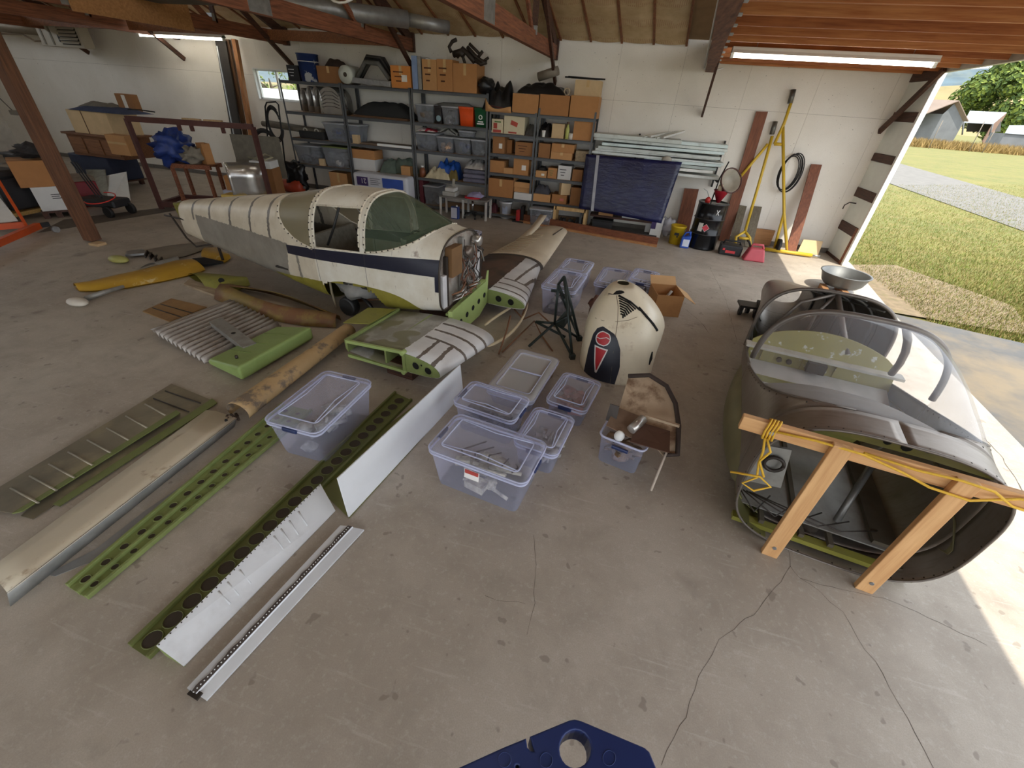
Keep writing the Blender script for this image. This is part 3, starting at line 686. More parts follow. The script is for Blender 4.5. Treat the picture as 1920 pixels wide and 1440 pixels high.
SILL = lambda v: interp([(.97, .865), (1.6, .815)], v)
REDG = lambda v: interp([(.97, 1.30), (1.6, 1.25)], v)
def m_livery():
    m, nt, bs = _nt('airplane_paint'); vec = coord(nt); o = sepc(nt, vec); u, v, w = o[0], o[1], o[2]
    n = noi(nt, vec, 5, 5, .6); nb = noi(nt, vec, 22, 4, .6); wob = mth(nt, 'MULTIPLY', mth(nt, 'SUBTRACT', nb, .5), .05)
    gt = lambda a, b: mth(nt, 'GREATER_THAN', a, b); lt = lambda a, b: mth(nt, 'LESS_THAN', a, b); mul = lambda *a: a[0] if len(a) == 1 else mth(nt, 'MULTIPLY', a[0], mul(*a[1:]))
    lin = lambda k, c: mth(nt, 'MULTIPLY_ADD', v, k, c)
    wv = mth(nt, 'ADD', w, wob); vv = mth(nt, 'ADD', v, wob)
    c = mixc(nt, ramp(nt, n, .3, .7), srgb(214, 206, 188), srgb(230, 226, 214))
    c = mixc(nt, gt(v, 1.65), c, mixc(nt, ramp(nt, n, .3, .7), srgb(198, 186, 164), srgb(216, 206, 186)))
    # wear near the front deck
    wear = mul(lt(v, .35), gt(w, .93), ramp(nt, n, .60, .66)); c = mixc(nt, mth(nt, 'MULTIPLY', wear, .7), c, srgb(128, 104, 88))
    grey = mixc(nt, ramp(nt, n, .3, .7), srgb(128, 122, 112), srgb(150, 144, 134))
    # tape lines over the joints
    for vv0 in (2.40, 2.78, 3.22, 3.68, 4.08):
        band = mul(gt(vv, vv0 - .022), lt(vv, vv0 + .022), gt(w, .70)); c = mixc(nt, band, c, srgb(112, 106, 98))
    g = mul(gt(vv, mth(nt, 'MULTIPLY_ADD', w, -.25, 2.28)), lt(wv, .775), lt(vv, 4.02)); c = mixc(nt, g, c, grey)
    g2 = mul(gt(vv, 1.93), lt(vv, 1.97), lt(w, .7)); c = mixc(nt, g2, c, grey)
    # navy stripe
    st = mul(lt(w, lin(-.088, .94)), gt(w, lin(-.055, .765)), lt(v, 2.11)); c = mixc(nt, mul(st, lt(mth(nt, 'ABSOLUTE', mth(nt, 'SUBTRACT', v, 1.95)), 5.)), c, srgb(26, 28, 48))
    fr = mul(lt(v, .055), lt(w, .80), gt(w, .60)); c = mixc(nt, fr, c, srgb(26, 28, 48))
    # green primer along the belly
    ol = mixc(nt, ramp(nt, n, .35, .65), srgb(126, 118, 44), srgb(150, 140, 62))
    e1 = mth(nt, 'ADD', mth(nt, 'POWER', mth(nt, 'ABSOLUTE', mth(nt, 'DIVIDE', mth(nt, 'SUBTRACT', v, .95), .74)), 3), mth(nt, 'POWER', mth(nt, 'ABSOLUTE', mth(nt, 'DIVIDE', mth(nt, 'SUBTRACT', w, .20), .29)), 2))
    c = mixc(nt, mul(lt(e1, 1), lt(v, 1.6)), c, ol)
    c = mixc(nt, mul(gt(v, 1.6), lt(v, 2.5), lt(wv, mth(nt, 'MULTIPLY_ADD', v, -.10, .58))), c, ol)
    # seams
    for vv0 in (.92, 1.62):
        s = mul(gt(v, vv0 - .004), lt(v, vv0 + .004), lt(w, .86)); c = mixc(nt, mth(nt, 'MULTIPLY', s, .7), c, srgb(70, 66, 62))
    sc = noi(nt, coord(nt, scale=(1, 6, 1)), 9, 3); c = mixc(nt, mth(nt, 'MULTIPLY', ramp(nt, sc, .68, .72), .45), c, srgb(120, 108, 92))
    setin(nt, bs.inputs['Base Color'], c); bs.inputs['Roughness'].default_value = .38; bump(nt, bs, n, .05, .01); return m
MLIV = m_livery()
MCREAM = mat('cream_trim', srgb(222, 214, 196), .45, var=.08, scale=20, stain=srgb(150, 130, 104), stamt=.6, stscale=16)
MSCREW = mat('dark_screw', srgb(58, 50, 44), .5, .3)
MGREENP = mat('green_primer', srgb(130, 142, 84), .5, var=.1, scale=6, stain=srgb(98, 108, 62), stamt=.5, stscale=5)
MBRTG = mat('bright_green_primer', srgb(158, 176, 108), .45, var=.06)
MOLIVE = mat('olive_primer', srgb(128, 124, 50), .5, var=.12, scale=5, stain=srgb(96, 92, 42), stscale=4)
MINNER = mat('cabin_dark', srgb(52, 48, 42), .8, var=.3, scale=8)
MGSHEET = mat('grey_sheet', srgb(150, 148, 142), .45, .35, .12, 9, stain=srgb(112, 102, 88), stscale=4)
well = lambda u, v, w: u < -.1 and .76 < v < 1.58 and w < interp([(.76, .30), (.84, .42), (.95, .465), (1.2, .475), (1.6, .40)], v)
m1 = shell(F1, T1, 0, .2, FULL); shell(F1, T1, .2, .9, lambda v: interp(WSB, v), mb=m1, drop=well, dv=.02); shell(F1, T1, .9, .97, FULL, mb=m1, drop=well); shell(F1, T1, .97, 1.6, SILL, mb=m1, drop=well, dv=.02)
shell(F1, T1, 1.6, 1.655, FULL, mb=m1); shell(F1, T1, 1.655, 2.27, lambda v: interp(RGW, v), mb=m1, dv=.02); shell(F1, T1, 2.27, 4.42, FULL, mb=m1)
SK1 = m1.build('skin', MLIV, A1)
shell(F1, T1, .97, 1.6, REDG, True, 40).build('cabin_roof', MLIV, A1)
shell(F1, T1, .2, .9, lambda v: interp(WSB, v), True, 48).build('windshield', clear('green_glass', srgb(104, 122, 100), .30, .06, .5), A1)
shell(F1, T1, 1.655, 2.27, lambda v: interp(RGW, v), True, 48).build('rear_window', clear('yellowed_glass', srgb(170, 158, 128), .5, .3, .35), A1)
def trim1(pts, r=.013, name='window_trim'):
    t = MB().tube([F1(*p) for p in pts], r, 6).build(name, MCREAM, A1)
    b = MB(); d = 0
    P = [F1(*p) for p in pts]
    for i in range(len(P) - 1):
        L = (P[i + 1] - P[i]).length; s = d
        while s < L:
            q = P[i].lerp(P[i + 1], s / L); b.ball(q + Vector((0, 0, .004)) + (F1.u * (-.012 if (q - F1.o).dot(F1.u) < 0 else .012)), .0085, 6, 4); s += .075
        d = s - L
    b.build('screws', MSCREW, t, kind='stuff')
OUT = 1.006
for sgn in (-1, 1):
    trim1([(sgn * side_u(T1, v, interp(WSB, v)) * OUT, v, interp(WSB, v)) for v in [.2, .24, .30, .38, .46, .56, .66, .76, .84, .9]])
ang = [math.pi * k / 40 for k in range(41)]
def hoop(v, w0, r, nm='hoop'):
    pts = [secpt(T1, v, a) for a in ang]; pts = [(p[0] * OUT, p[1], p[2] + .003) for p in pts if p[2] > w0]; trim1(pts, r, nm)
hoop(.90, .87, .014, 'front_bow'); hoop(.97, .86, .013, 'front_bow'); hoop(1.60, .80, .014, 'rear_bow'); hoop(1.655, .79, .012, 'rear_bow')
b = MB()
for sgn in (-1, 1):
    pts = [(interp(RG, w), w) for w in (.79, .82, .86, .9, .95, 1.0, 1.05, 1.1, 1.15, 1.19)]
    trim1([(sgn * side_u(T1, v, w) * OUT, v, w) for v, w in pts])
    MB().tube([F1(sgn * side_u(T1, v, interp([(.97, 1.30), (1.6, 1.25)], v)), v, interp([(.97, 1.30), (1.6, 1.25)], v)) for v in (.97, 1.1, 1.25, 1.4, 1.6)], .010, 6).build('roof_rail', MCREAM, A1)
    MB().tube([F1(sgn * .505, v, interp([(.97, .865), (1.6, .815)], v)) for v in (.97, 1.2, 1.4, 1.6)], .011, 6).build('door_sill', MCREAM, A1)
# cabin inside
MB().hexa([F1(-.46, .35, .42), F1(.46, .35, .42), F1(.46, 2.4, .42), F1(-.46, 2.4, .42)], [F1(-.46, .35, .44), F1(.46, .35, .44), F1(.46, 2.4, .44), F1(-.46, 2.4, .44)]).build('cabin_floor', MINNER, A1)
MB().hexa([F1(-.44, .42, .6), F1(.44, .42, .6), F1(.44, .46, .6), F1(-.44, .46, .6)], [F1(-.40, .42, 1.07), F1(.40, .42, 1.07), F1(.40, .50, 1.07), F1(-.40, .50, 1.07)]).build('instrument_panel', mat('panel_green', srgb(70, 78, 60), .6), A1, bev=.01)
MB().hexa([F1(-.44, 1.7, .44), F1(.44, 1.7, .44), F1(.44, 1.78, .44), F1(-.44, 1.78, .44)], [F1(-.42, 1.86, .86), F1(.42, 1.86, .86), F1(.42, 1.92, .86), F1(-.42, 1.92, .86)]).build('seat_back', mat('ribbed_grey', srgb(140, 134, 122), .6, var=.2, scale=20), A1, bev=.01)
for k in range(6): MB().tube([F1(.43, 1.1 + .1 * k, .88), F1(.40, 1.45 + .1 * k, 1.28)], .006, 5).build('ceiling_rib', MGSHEET, A1)
MB().hexa([F1(.475, 1.0, .86), F1(.485, 1.0, .86), F1(.485, 1.58, .82), F1(.475, 1.58, .82)], [F1(.46, 1.0, 1.28), F1(.47, 1.0, 1.28), F1(.47, 1.58, 1.25), F1(.46, 1.58, 1.25)]).build('far_door_lining', mat('lining_grey', srgb(140, 136, 126), .6, var=.2, scale=14), A1)
MB().tube([F1(-.42, 1.50, .84), F1(-.40, 1.38, 1.05), F1(-.38, 1.28, 1.27)], .014, 8).build('door_strut', mat('black_rubber', srgb(34, 34, 34), .5), A1)
MB().tube(arc(F1(.1, .62, .86), .17, 0, 6.28, 24, F1.u, Vector((0, 0, 1)) * .9 + F1.v * .3), .012, 8).build('control_wheel', mat('black_rubber', srgb(34, 34, 34), .5), A1)
# gear well: fabric bundle
b = MB(); b.ball(F1(-.28, 1.22, .36), (.30, .24, .14), 14, 9, .25, 3); b.build('wheel_well_bundle', mat('grey_cloth', srgb(130, 128, 124), .8, var=.2), A1)
MB().tube([F1(-.42, 1.58, .43), F1(-.43, 1.57, .26), F1(-.42, 1.55, .05)], .014, 6).build('gear_fitting', mat('old_fitting', srgb(150, 138, 112), .6), A1)
MB().tube([F1(-.40, 1.15, .30), F1(-.42, 1.0, .20), F1(-.40, .95, .06)], .022, 8).build('gear_strut', mat('oily_steel', srgb(44, 42, 42), .4, .6), A1)
MB().cyl(F1(-.46, 1.35, .12), F1(-.34, 1.35, .12), .12, 18).build('main_wheel', mat('black_rubber', srgb(34, 34, 34), .5), A1, bev=.02)
MB().tube([F1(-.3, 1.5, .1), F1(.1, .9, .16), F1(.3, .3, .2)], .018, 6).build('drag_link', mat('rusty_rod', srgb(122, 84, 58), .7), A1)
# support so that the belly stands clear of the floor
MB().box(F1(0, .25, .125), (.5, .3, .25), M=Matrix((F1.v, F1.u, Vector((0, 0, 1)))).transposed()).build('belly_block', MDARKW, A1)
# firewall and its clutter
MFW = mat('firewall_sheet', srgb(172, 164, 154), .5, .3, .15, 7, stain=srgb(120, 92, 72), stamt=.8, stscale=5, sten=(.45, .65))
out = [secpt(T1, .025, 2 * math.pi * k / 48) for k in range(48)]
MB().add([F1(p[0] * .985, .03, p[2]) for p in out], [list(range(48))]).build('firewall', MFW, A1)
MB().tube([F1(p[0], .0, p[2]) for p in [secpt(T1, 0, 2 * math.pi * k / 64) for k in range(64)]], .011, 6, closed=True).build('firewall_rim', mat('rim_dark', srgb(74, 66, 58), .5, .4), A1)
fb = lambda u0, w0, u1, w1, d, m, nm, bev=.004: MB().hexa([F1(u0, .025, w0), F1(u1, .025, w0), F1(u1, -d, w0), F1(u0, -d, w0)], [F1(u0, .025, w1), F1(u1, .025, w1), F1(u1, -d, w1), F1(u0, -d, w1)]).build(nm, m, A1, bev=bev)
fb(-.30, .72, -.08, 1.03, .06, mat('ochre_pad', srgb(118, 86, 52), .8), 'firewall_box')
fb(-.02, .40, .02, 1.08, .03, MGSHEET, 'firewall_stiffener'); fb(-.34, .40, -.31, .95, .02, MSCREW, 'firewall_stiffener'); fb(.30, .42, .42, .82, .02, mat('pale_flap', srgb(206, 204, 204), .5), 'side_plate'); fb(-.42, .40, -.34, .76, .015, mat('pale_flap', srgb(206, 204, 204), .5), 'side_plate')
MB().lathe([(.03, 0), (.055, 0), (.06, .02), (.06, .08), (.05, .09), (.01, .09)], F1(.30, .0, .98), 18, Matrix((F1.u, Vector((0, 0, 1)), -F1.v)).transposed()).build('canister', mat('bright_alu', srgb(190, 186, 180), .3, .8), A1)
MB().lathe([(.03, 0), (.065, 0), (.07, .02), (.07, .08), (.01, .08)], F1(.09, .0, .90), 18, Matrix((F1.u, Vector((0, 0, 1)), -F1.v)).transposed()).build('canister', mat('dull_steel', srgb(120, 108, 98), .4, .7), A1)
rnd = random.Random(5)
for k in range(26):
    u, w = rnd.uniform(-.05, .32), rnd.uniform(.6, 1.05); pts = [F1(u, -.01, w)]
    for i in range(4): u += rnd.gauss(-.01, .05); w -= rnd.uniform(.02, .14); pts.append(F1(max(-.38, min(.40, u)), -.02 - rnd.random() * .07, max(.40, w)))
    MB().tube(pts, .005 + .004 * rnd.random(), 5).build('wire', [mat('wire_brown', srgb(112, 74, 54), .6), mat('wire_grey', srgb(150, 146, 140), .5), MSCREW][k % 3], A1)
for k in range(12):
    u, w = rnd.uniform(-.28, .15), rnd.uniform(.42, .55)
    MB().tube([F1(u, -.03, w), F1(u + .08, -.10, w + .03), F1(u + .20, -.09, w + rnd.gauss(.03, .04))], .010, 6).build('pipe', [mat('bright_alu', srgb(190, 186, 180), .3, .8), mat('rusty_rod', srgb(122, 84, 58), .7)][k % 2], A1)
# tail: green frame and rods
MB().hexa([F1(-.16, 4.42, .48), F1(.16, 4.42, .48), F1(.12, 4.56, .56), F1(-.12, 4.56, .56)], [F1(-.17, 4.42, .86), F1(.17, 4.42, .86), F1(.14, 4.58, .84), F1(-.14, 4.58, .84)]).build('tail_bulkhead', MOLIVE, A1, bev=.02)
MB().tube([F1(-.17, 3.95, .60), F1(-.2, 4.4, .66), F1(-.2, 4.75, .66)], .012, 6).build('tail_rod', MSCREW, A1)
MB().tube([F1(-.2, 4.62, .70), F1(-.22, 4.4, .40), F1(-.22, 4.25, .30), F1(-.18, 3.95, .38)], .014, 6).build('tail_spring', MSCREW, A1)
MB().tube([F1(.06, 4.2, .48), F1(.06, 4.2, .01)], .02, 8).build('tail_stand', MSCREW, A1)
# ---- wing centre section and outer wing
def airfoil(n=18, le=.0):
    up = []; lo = []
    for i in range(n + 1):
        x = 1 - math.cos(math.pi / 2 * i / n); y = 1.9 * (math.sqrt(x) * .52 - x * .34 - x * x * .10)
        up.append((x, max(.045, y) if i else 0)); lo.append((x, -.42 * max(.03, y) if i else 0))
    return up, lo
UPF, LOF = airfoil()
def wing_ring(F, u, le, te, zb, th, sw=0):
    c = te - le; r = []
    for x, y in reversed(UPF): r.append(F(u, le + x * c, zb + th * (.32 + .68 * y / .42)))
    for x, y in LOF[1:]: r.append(F(u, le + x * c, zb + th * (.32 + .68 * y / .42)))
    return r
def m_wing():
    m, nt, bs = _nt('wing_paint'); vec = coord(nt); o = sepc(nt, vec); u, v = mth(nt, 'ABSOLUTE', o[0]), o[1]
    n = noi(nt, vec, 4, 5, .6); nb = noi(nt, vec, 18, 4, .6); wob = mth(nt, 'MULTIPLY', mth(nt, 'SUBTRACT', nb, .5), .05)
    gt = lambda a, b: mth(nt, 'GREATER_THAN', a, b); lt = lambda a, b: mth(nt, 'LESS_THAN', a, b)
    near = lt(o[0], 0)
    aft = mixc(nt, ramp(nt, n, .45, .55), srgb(142, 138, 128), srgb(164, 161, 154))
    aft = mixc(nt, mth(nt, 'MULTIPLY', ramp(nt, noi(nt, vec, 1.9, 2), .53, .55), 1.0), aft, srgb(122, 118, 92))
    aftf = mixc(nt, ramp(nt, noi(nt, vec, 2.4, 4), .42, .6), srgb(66, 60, 56), srgb(104, 84, 74))
    aft = mixc(nt, near, aftf, aft)
    wh = mixc(nt, ramp(nt, n, .3, .7), srgb(206, 205, 204), srgb(222, 221, 219))
    c = mixc(nt, gt(mth(nt, 'ADD', v, wob), mth(nt, 'MULTIPLY_ADD', u, .03, -.13)), wh, aft)
    tape = None
    for k in (.62, .78, .95):
        w_ = mth(nt, 'ABSOLUTE', mth(nt, 'SUBTRACT', mth(nt, 'ADD', u, mth(nt, 'MULTIPLY', wob, .5)), k)); t = lt(w_, .016); tape = t if tape is None else mth(nt, 'MAXIMUM', tape, t)
    for k in (-.28, -.43):
        w_ = mth(nt, 'ABSOLUTE', mth(nt, 'SUBTRACT', mth(nt, 'ADD', v, mth(nt, 'MULTIPLY', wob, .8)), k)); t = mth(nt, 'MULTIPLY', lt(w_, .018), gt(u, .95)); tape = mth(nt, 'MAXIMUM', tape, t)
    c = mixc(nt, mth(nt, 'MULTIPLY', tape, lt(v, -.12)), c, srgb(108, 98, 90))
    setin(nt, bs.inputs['Base Color'], c); bs.inputs['Roughness'].default_value = .4; bs.inputs['Metallic'].default_value = .1; return m
MWING = m_wing()
R0_ = [wing_ring(F1, -.47 - .85 * k / 6, -.65 + .14 * k / 6, .56, .12, .25) for k in range(7)]
MB().loft(R0_, False, open_ring=True).build('wing_stub', MWING, A1, thick=.006)
def rib(F, u, le, te, zb, th, x0, x1, holes, m, parent, nm='end_rib'):
    c = te - le; f = lambda x, y: F(u, le + x * c, zb + th * (.32 + .68 * y / .42))
    up = [(x, y) for x, y in UPF if x0 <= x <= x1]; lo = [(x, y) for x, y in LOF if x0 <= x <= x1]
    ring = [f(*p) for p in up] + [f(*p) for p in reversed(lo)]
    t = F.u * .012
    o = MB().add(ring + [p + t for p in ring], [list(range(len(ring))), [i + len(ring) for i in reversed(range(len(ring)))]] + [(i, (i + 1) % len(ring), (i + 1) % len(ring) + len(ring), i + len(ring)) for i in range(len(ring))]).build(nm, m, parent)
    for x, yy, r in holes:
        q = f(x, yy); s = -.003
        MB().cyl(q + F.u * -.002, q + F.u * .016, r, 18).build('lightening_hole', mat('hole_black', srgb(14, 14, 12), .9), o)
        MB().tube([q + F.u * s + F.v * (r * math.cos(a)) + Vector((0, 0, r * math.sin(a))) for a in [k * math.pi / 9 for k in range(18)]], .004, 5, closed=True).build('flange', m, o)
    return o
rib(F1, -1.325, -.51, .56, .12, .25, 0, .36, [(.24, .10, .040), (.115, .06, .040), (.18, .16, .014)], MGREENP, A1)
for s in (.13, .34): MB().bar(F1(-1.315, -.12, s), F1(-1.335, .54, s - (0 if s < .2 else .05)), .025, .03).build('rib_cap', MBRTG, A1)
MB().bar(F1(-1.32, -.125, .13), F1(-1.32, -.125, .36), .03, .04, (0, 1, 0)).build('spar_end', MGREENP, A1)
for z in (.14, .35): MB().cyl(F1(-1.36, -.125, z), F1(-1.30, -.125, z), .022, 12).build('bolt_boss', MBRTG, A1)
MB().hexa([F1(-.47, .54, .16), F1(-1.33, .54, .16), F1(-1.33, .57, .2), F1(-.47, .57, .2)], [F1(-.47, .54, .30), F1(-1.33, .54, .30), F1(-1.33, .57, .30), F1(-.47, .57, .30)]).build('rear_spar', MGREENP, A1)
MB().hexa([F1(-.47, .1, .135), F1(-1.30, .1, .135), F1(-1.30, .12, .135), F1(-.47, .12, .135)], [F1(-.47, .1, .33), F1(-1.30, .1, .33), F1(-1.30, .12, .33), F1(-.47, .12, .33)]).build('inner_spar', MGREENP, A1)
MB().quadslab([F1(-.55, .54, .315), F1(-.98, .55, .315), F1(-1.08, .80, .31), F1(-.66, .82, .31)], (0, 0, .008)).build('flap_well_skin', MOLIVE, A1)
for k in range(2): MB().box(F1(-.7 - k * .5, .0, .075), (.30, .12, .15), M=Matrix((F1.v, F1.u, Vector((0, 0, 1)))).transposed()).build('wing_block', MDARKW, A1)
MB().loft([wing_ring(F1, .50 + 1.37 * k / 6, -.62 + .30 * k / 6, .60 - .02 * k / 6, .12 + .03 * k / 6, .25) for k in range(7)], False, open_ring=True).build('wing_stub', MWING, A1, thick=.006)
rib(F1, .50, -.62, .60, .12, .25, 0, .5, [(.30, .10, .045), (.16, .08, .045)], MGREENP, A1, 'root_rib')
for k in range(2): MB().box(F1(.9 + k * .7, -.05, .075), (.30, .12, .15), M=Matrix((F1.v, F1.u, Vector((0, 0, 1)))).transposed()).build('wing_block', MDARKW, A1)
MOW = mat('dusty_wing', srgb(202, 188, 164), .5, var=.07, scale=4, stain=srgb(176, 158, 132), stamt=.6, stscale=1.5)
RW = [wing_ring(F1, 1.92 + 2.02 * k / 8, -.34 + .24 * k / 8, .58 - .19 * k / 8, .15 + .10 * k / 8, .25 - .09 * k / 8) for k in range(9)]
RW.append(wing_ring(F1, 4.0, .0, .34, .28, .08))
OWg = MB().loft(RW, True).build('outer_wing', MOW, A1)
MB().loft([wing_ring(F1, 1.872, -.325, .58, .145, .258), wing_ring(F1, 1.925, -.345, .58, .148, .262)], True).build('wing_joint', mat('joint_dark', srgb(66, 58, 50), .7), A1)
def wtop(u, v):
    k = (u - 1.92) / 2.02; le, te, zb, th = -.34 + .24 * k, .58 - .19 * k, .15 + .10 * k, .25 - .09 * k; x = (v - le) / (te - le)
    for a, b_ in zip(UPF, UPF[1:]):
        if a[0] <= x <= b_[0]: y = a[1] + (b_[1] - a[1]) * (x - a[0]) / (b_[0] - a[0]); break
    else: y = .05
    return F1(u, v, zb + th * (.32 + .68 * y / .42) + .004)
MSHD = mat('rib_line', srgb(164, 146, 120), .6)
for k in range(13):
    u = 2.05 + k * .10; MB().tube([wtop(u, v) for v in (.12, .22, .32, .42, .46)], .006, 5).build('corrugation', MSHD, OWg)
MB().tube([wtop(u, -.02) for u in (3.3, 3.5, 3.7, 3.85)], .010, 5).build('aileron_gap', mat('joint_dark', srgb(66, 58, 50), .7), OWg)
MB().grid([[F1(u, v, z) for v in (.36, .50)] for u, z in ((2.3, .27), (2.7, .30), (3.1, .33), (3.5, .38), (3.8, .46), (4.0, .53))]).build('trailing_strip', MOW, A1, thick=.006)
MB().box(F1(3.1, .1, .08), (.3, .12, .16), M=Matrix((F1.v, F1.u, Vector((0, 0, 1)))).transposed()).build('wing_block', MDARKW, A1)
# front spar web between the stubs
o_, hx = F1(-.42, -.10, .06), []
SPW = MB().prism([(0, .20), (.03, .32), (.86, .40), (.90, .52), (.93, .52), (.90, .10), (.70, 0), (.30, -.02), (.1, .08)], o_, F1.u, (0, 0, 1), F1.v * .012).build('spar_web', MBRTG, A1)
MB().bar(F1(-.42, -.06, .34), F1(.46, -.06, .46), .05, .025).build('spar_cap', MBRTG, SPW)
MB().box(F1(-.42, -.10, .35), (.05, .05, .10), rz=.2).build('lug', MBRTG, SPW, bev=.005)
for k in range(5): MB().cyl(F1(-.20 + k * .15, -.103, .18 + k * .028), F1(-.20 + k * .15, -.085, .18 + k * .028), .033, 16).build('lightening_hole', mat('hole_black', srgb(14, 14, 12), .9), SPW)

# ---------------------------------------------------------------- fuselage two (bare metal shell with timber frame)
F2 = Frame((1.62, 2.075, 0), 9)
A2 = root('fuselage_shell', F2.o, 'bare metal two seat fuselage shell with clear windshield, open front', 'airplane fuselage', rz=rad(-9))
T2 = [(0, .585, 1.0, .0), (.22, .59, 1.02, .0), (.5, .60, 1.10, .0), (.85, .605, 1.19, .01), (1.2, .60, 1.22, .02), (1.9, .555, 1.14, .05), (2.1, .54, 1.10, .06), (3.0, .40, .85, .12), (3.8, .285, .63, .18), (4.35, .235, .49, .20)]
SECP[id(T2)] = (.5, 3.1, 3.1)
WB2 = [(.2, 1.02), (.27, .97), (.36, .92), (.55, .84), (1.2, .66)]
SIL2 = lambda v: interp([(1.2, .66), (2.05, .46)], v)
def m_bare():
    m, nt, bs = _nt('bare_aluminium'); v = coord(nt); n = noi(nt, v, 3, 5, .6); b = noi(nt, coord(nt, scale=(2, 12, 2)), 4, 4)
    o = sepc(nt, v)
    c = mixc(nt, ramp(nt, n, .3, .7), srgb(128, 118, 106), srgb(158, 150, 142)); c = mixc(nt, mth(nt, 'MULTIPLY', ramp(nt, b, .5, .7), .3), c, srgb(110, 100, 88))
    c = mixc(nt, mth(nt, 'MULTIPLY', mth(nt, 'LESS_THAN', o[2], .30), mth(nt, 'LESS_THAN', o[0], -.3)), c, srgb(116, 112, 66))
    for v0 in (2.35, 2.9, 3.4, 3.9): c = mixc(nt, mth(nt, 'MULTIPLY', mth(nt, 'LESS_THAN', mth(nt, 'ABSOLUTE', mth(nt, 'SUBTRACT', o[1], v0)), .006), .7), c, srgb(84, 76, 68))
    setin(nt, bs.inputs['Base Color'], c); bs.inputs['Metallic'].default_value = .55; setin(nt, bs.inputs['Roughness'], mth(nt, 'MULTIPLY_ADD', n, .25, .27)); return m
MBARE = m_bare()
m2 = shell(F2, T2, 0, .2, FULL); shell(F2, T2, .2, 1.2, lambda v: interp(WB2, v), mb=m2); shell(F2, T2, 1.2, 2.05, SIL2, mb=m2); shell(F2, T2, 2.05, 4.35, FULL, mb=m2)
S2 = m2.build('skin', MBARE, A2, thick=.004)
shell(F2, T2, .2, 1.2, lambda v: interp(WB2, v), True, 56).build('windshield', clear('clear_perspex', (.86, .88, .92), .07, .04, .40), A2)
MFR = mat('frame_grey', srgb(118, 110, 102), .42, .5, .12, 10)
def tb2(pts, r, nm, m=MFR, n=8): return MB().tube([F2(*p) for p in pts], r, n).build(nm, m, A2)
def hoop2(v, w0, r, nm, tilt=0):
    pts = [secpt(T2, v, a) for a in [math.pi * k / 48 for k in range(-10, 59)]]; pts = [(p[0], p[1] - tilt * (1.2 - p[2]), p[2]) for p in pts if p[2] > w0]
    return tb2(pts, r, nm)
hb = hoop2(1.2, .64, .022, 'windshield_bow'); h2 = hoop2(2.05, .44, .016, 'rear_hoop')
for s in (-1, 1):
    tb2([(s * side_u(T2, v, interp(WB2, v)) * 1.003, v, interp(WB2, v)) for v in (.21, .25, .31, .38, .46, .55, .7, .9, 1.1, 1.2)], .007, 'windshield_rail')
    tb2([(s * side_u(T2, v, interp([(1.2, .66), (2.05, .46)], v)), v, interp([(1.2, .66), (2.05, .46)], v)) for v in (1.2, 1.4, 1.6, 1.8, 2.05)], .012, 'sill_rail')
b = MB()
for k in range(50):
    p = secpt(T2, 0.02, 2 * math.pi * k / 50); b.ball(F2(p[0] * 1.003, .02, p[2]), .006, 6, 4)
for s in (-1, 1):
    for k in range(14): v = .25 + k * .07; b.ball(F2(s * side_u(T2, v, interp(WB2, v) - .02) * 1.004, v, interp(WB2, v) - .02), .006, 6, 4)
b.build('rivets', MSCREW, S2, kind='stuff')
MB().tube([F2(p[0] * .995, 0, p[2]) for p in [secpt(T2, 0, 2 * math.pi * k / 72) for k in range(72)]], .008, 6, closed=True).build('front_rim', MFR, A2)
# cowl deck underside former, floor, sides
MINN = mat('shell_inside', srgb(88, 80, 66), .7, .2, .2, 6)
inn = [secpt(T2, .01, 2 * math.pi * k / 60) for k in range(60)]
def liner(u0, u1, w, v0, v1, nm, m, t=.01): return MB().hexa([F2(u0, v0, w), F2(u1, v0, w), F2(u1, v1, w), F2(u0, v1, w)], [F2(u0, v0, w + t), F2(u1, v0, w + t), F2(u1, v1, w + t), F2(u0, v1, w + t)]).build(nm, m, A2)
liner(-.50, .44, .10, .18, 1.55, 'floor_pan', MGSHEET)
liner(.30, .44, .111, .2, 1.5, 'floor_rib', MINN, .03); liner(-.16, -.13, .111, .2, 1.5, 'floor_rib', MINN, .02)
liner(-.52, .52, .03, .06, .12, 'lower_frame', MOLIVE, .035)
MB().grid([[F2(-.52 + 1.04 * j / 12, v, w - .10 * abs(-1 + j / 6) ** 2.5) for j in range(13)] for v, w in ((.27, .955), (.45, .91), (.7, .83), (.95, .74))]).build('glareshield', mat('glare_grey', srgb(118, 110, 102), .6, .2, .1, 6), A2, thick=.004)
for u in (-.36, -.12, .05, .42): liner(u, u + .03, .065, .08, .5, 'floor_stringer', MINN, .03)
MB().hexa([F2(-.50, 1.36, .12), F2(.50, 1.36, .12), F2(.50, 1.38, .12), F2(-.50, 1.38, .12)], [F2(-.52, 1.40, .48), F2(.52, 1.40, .48), F2(.52, 1.42, .48), F2(-.52, 1.42, .48)]).build('seat_pan_front', MOLIVE, A2)
MYG = mat('yellow_green_panel', srgb(150, 142, 82), .6, var=.08, scale=8, stain=srgb(206, 204, 192), stamt=.9, stscale=11, sten=(.6, .64))
ot = [(-.56, .48), (-.555, .66)] + [(-.53 + 1.06 * k / 16, .68 + .15 * math.sin(math.pi * k / 16) ** .7) for k in range(17)] + [(.555, .66), (.56, .48)]
PB = MB().prism(ot, F2(0, 1.50, 0), F2.u, Vector((0, 0, 1)) + F2.v * .35, F2.v * .012).build('rear_panel', MYG, A2)
pv = lambda u, w, d=0: F2(u, 1.50 + .35 * w - d, w)
MB().bar(pv(-.60, .625, .03), pv(.60, .625, .03), .10, .022).build('ledge', mat('pale_ledge', srgb(190, 186, 174), .5, stain=srgb(130, 122, 100), stscale=9), PB)
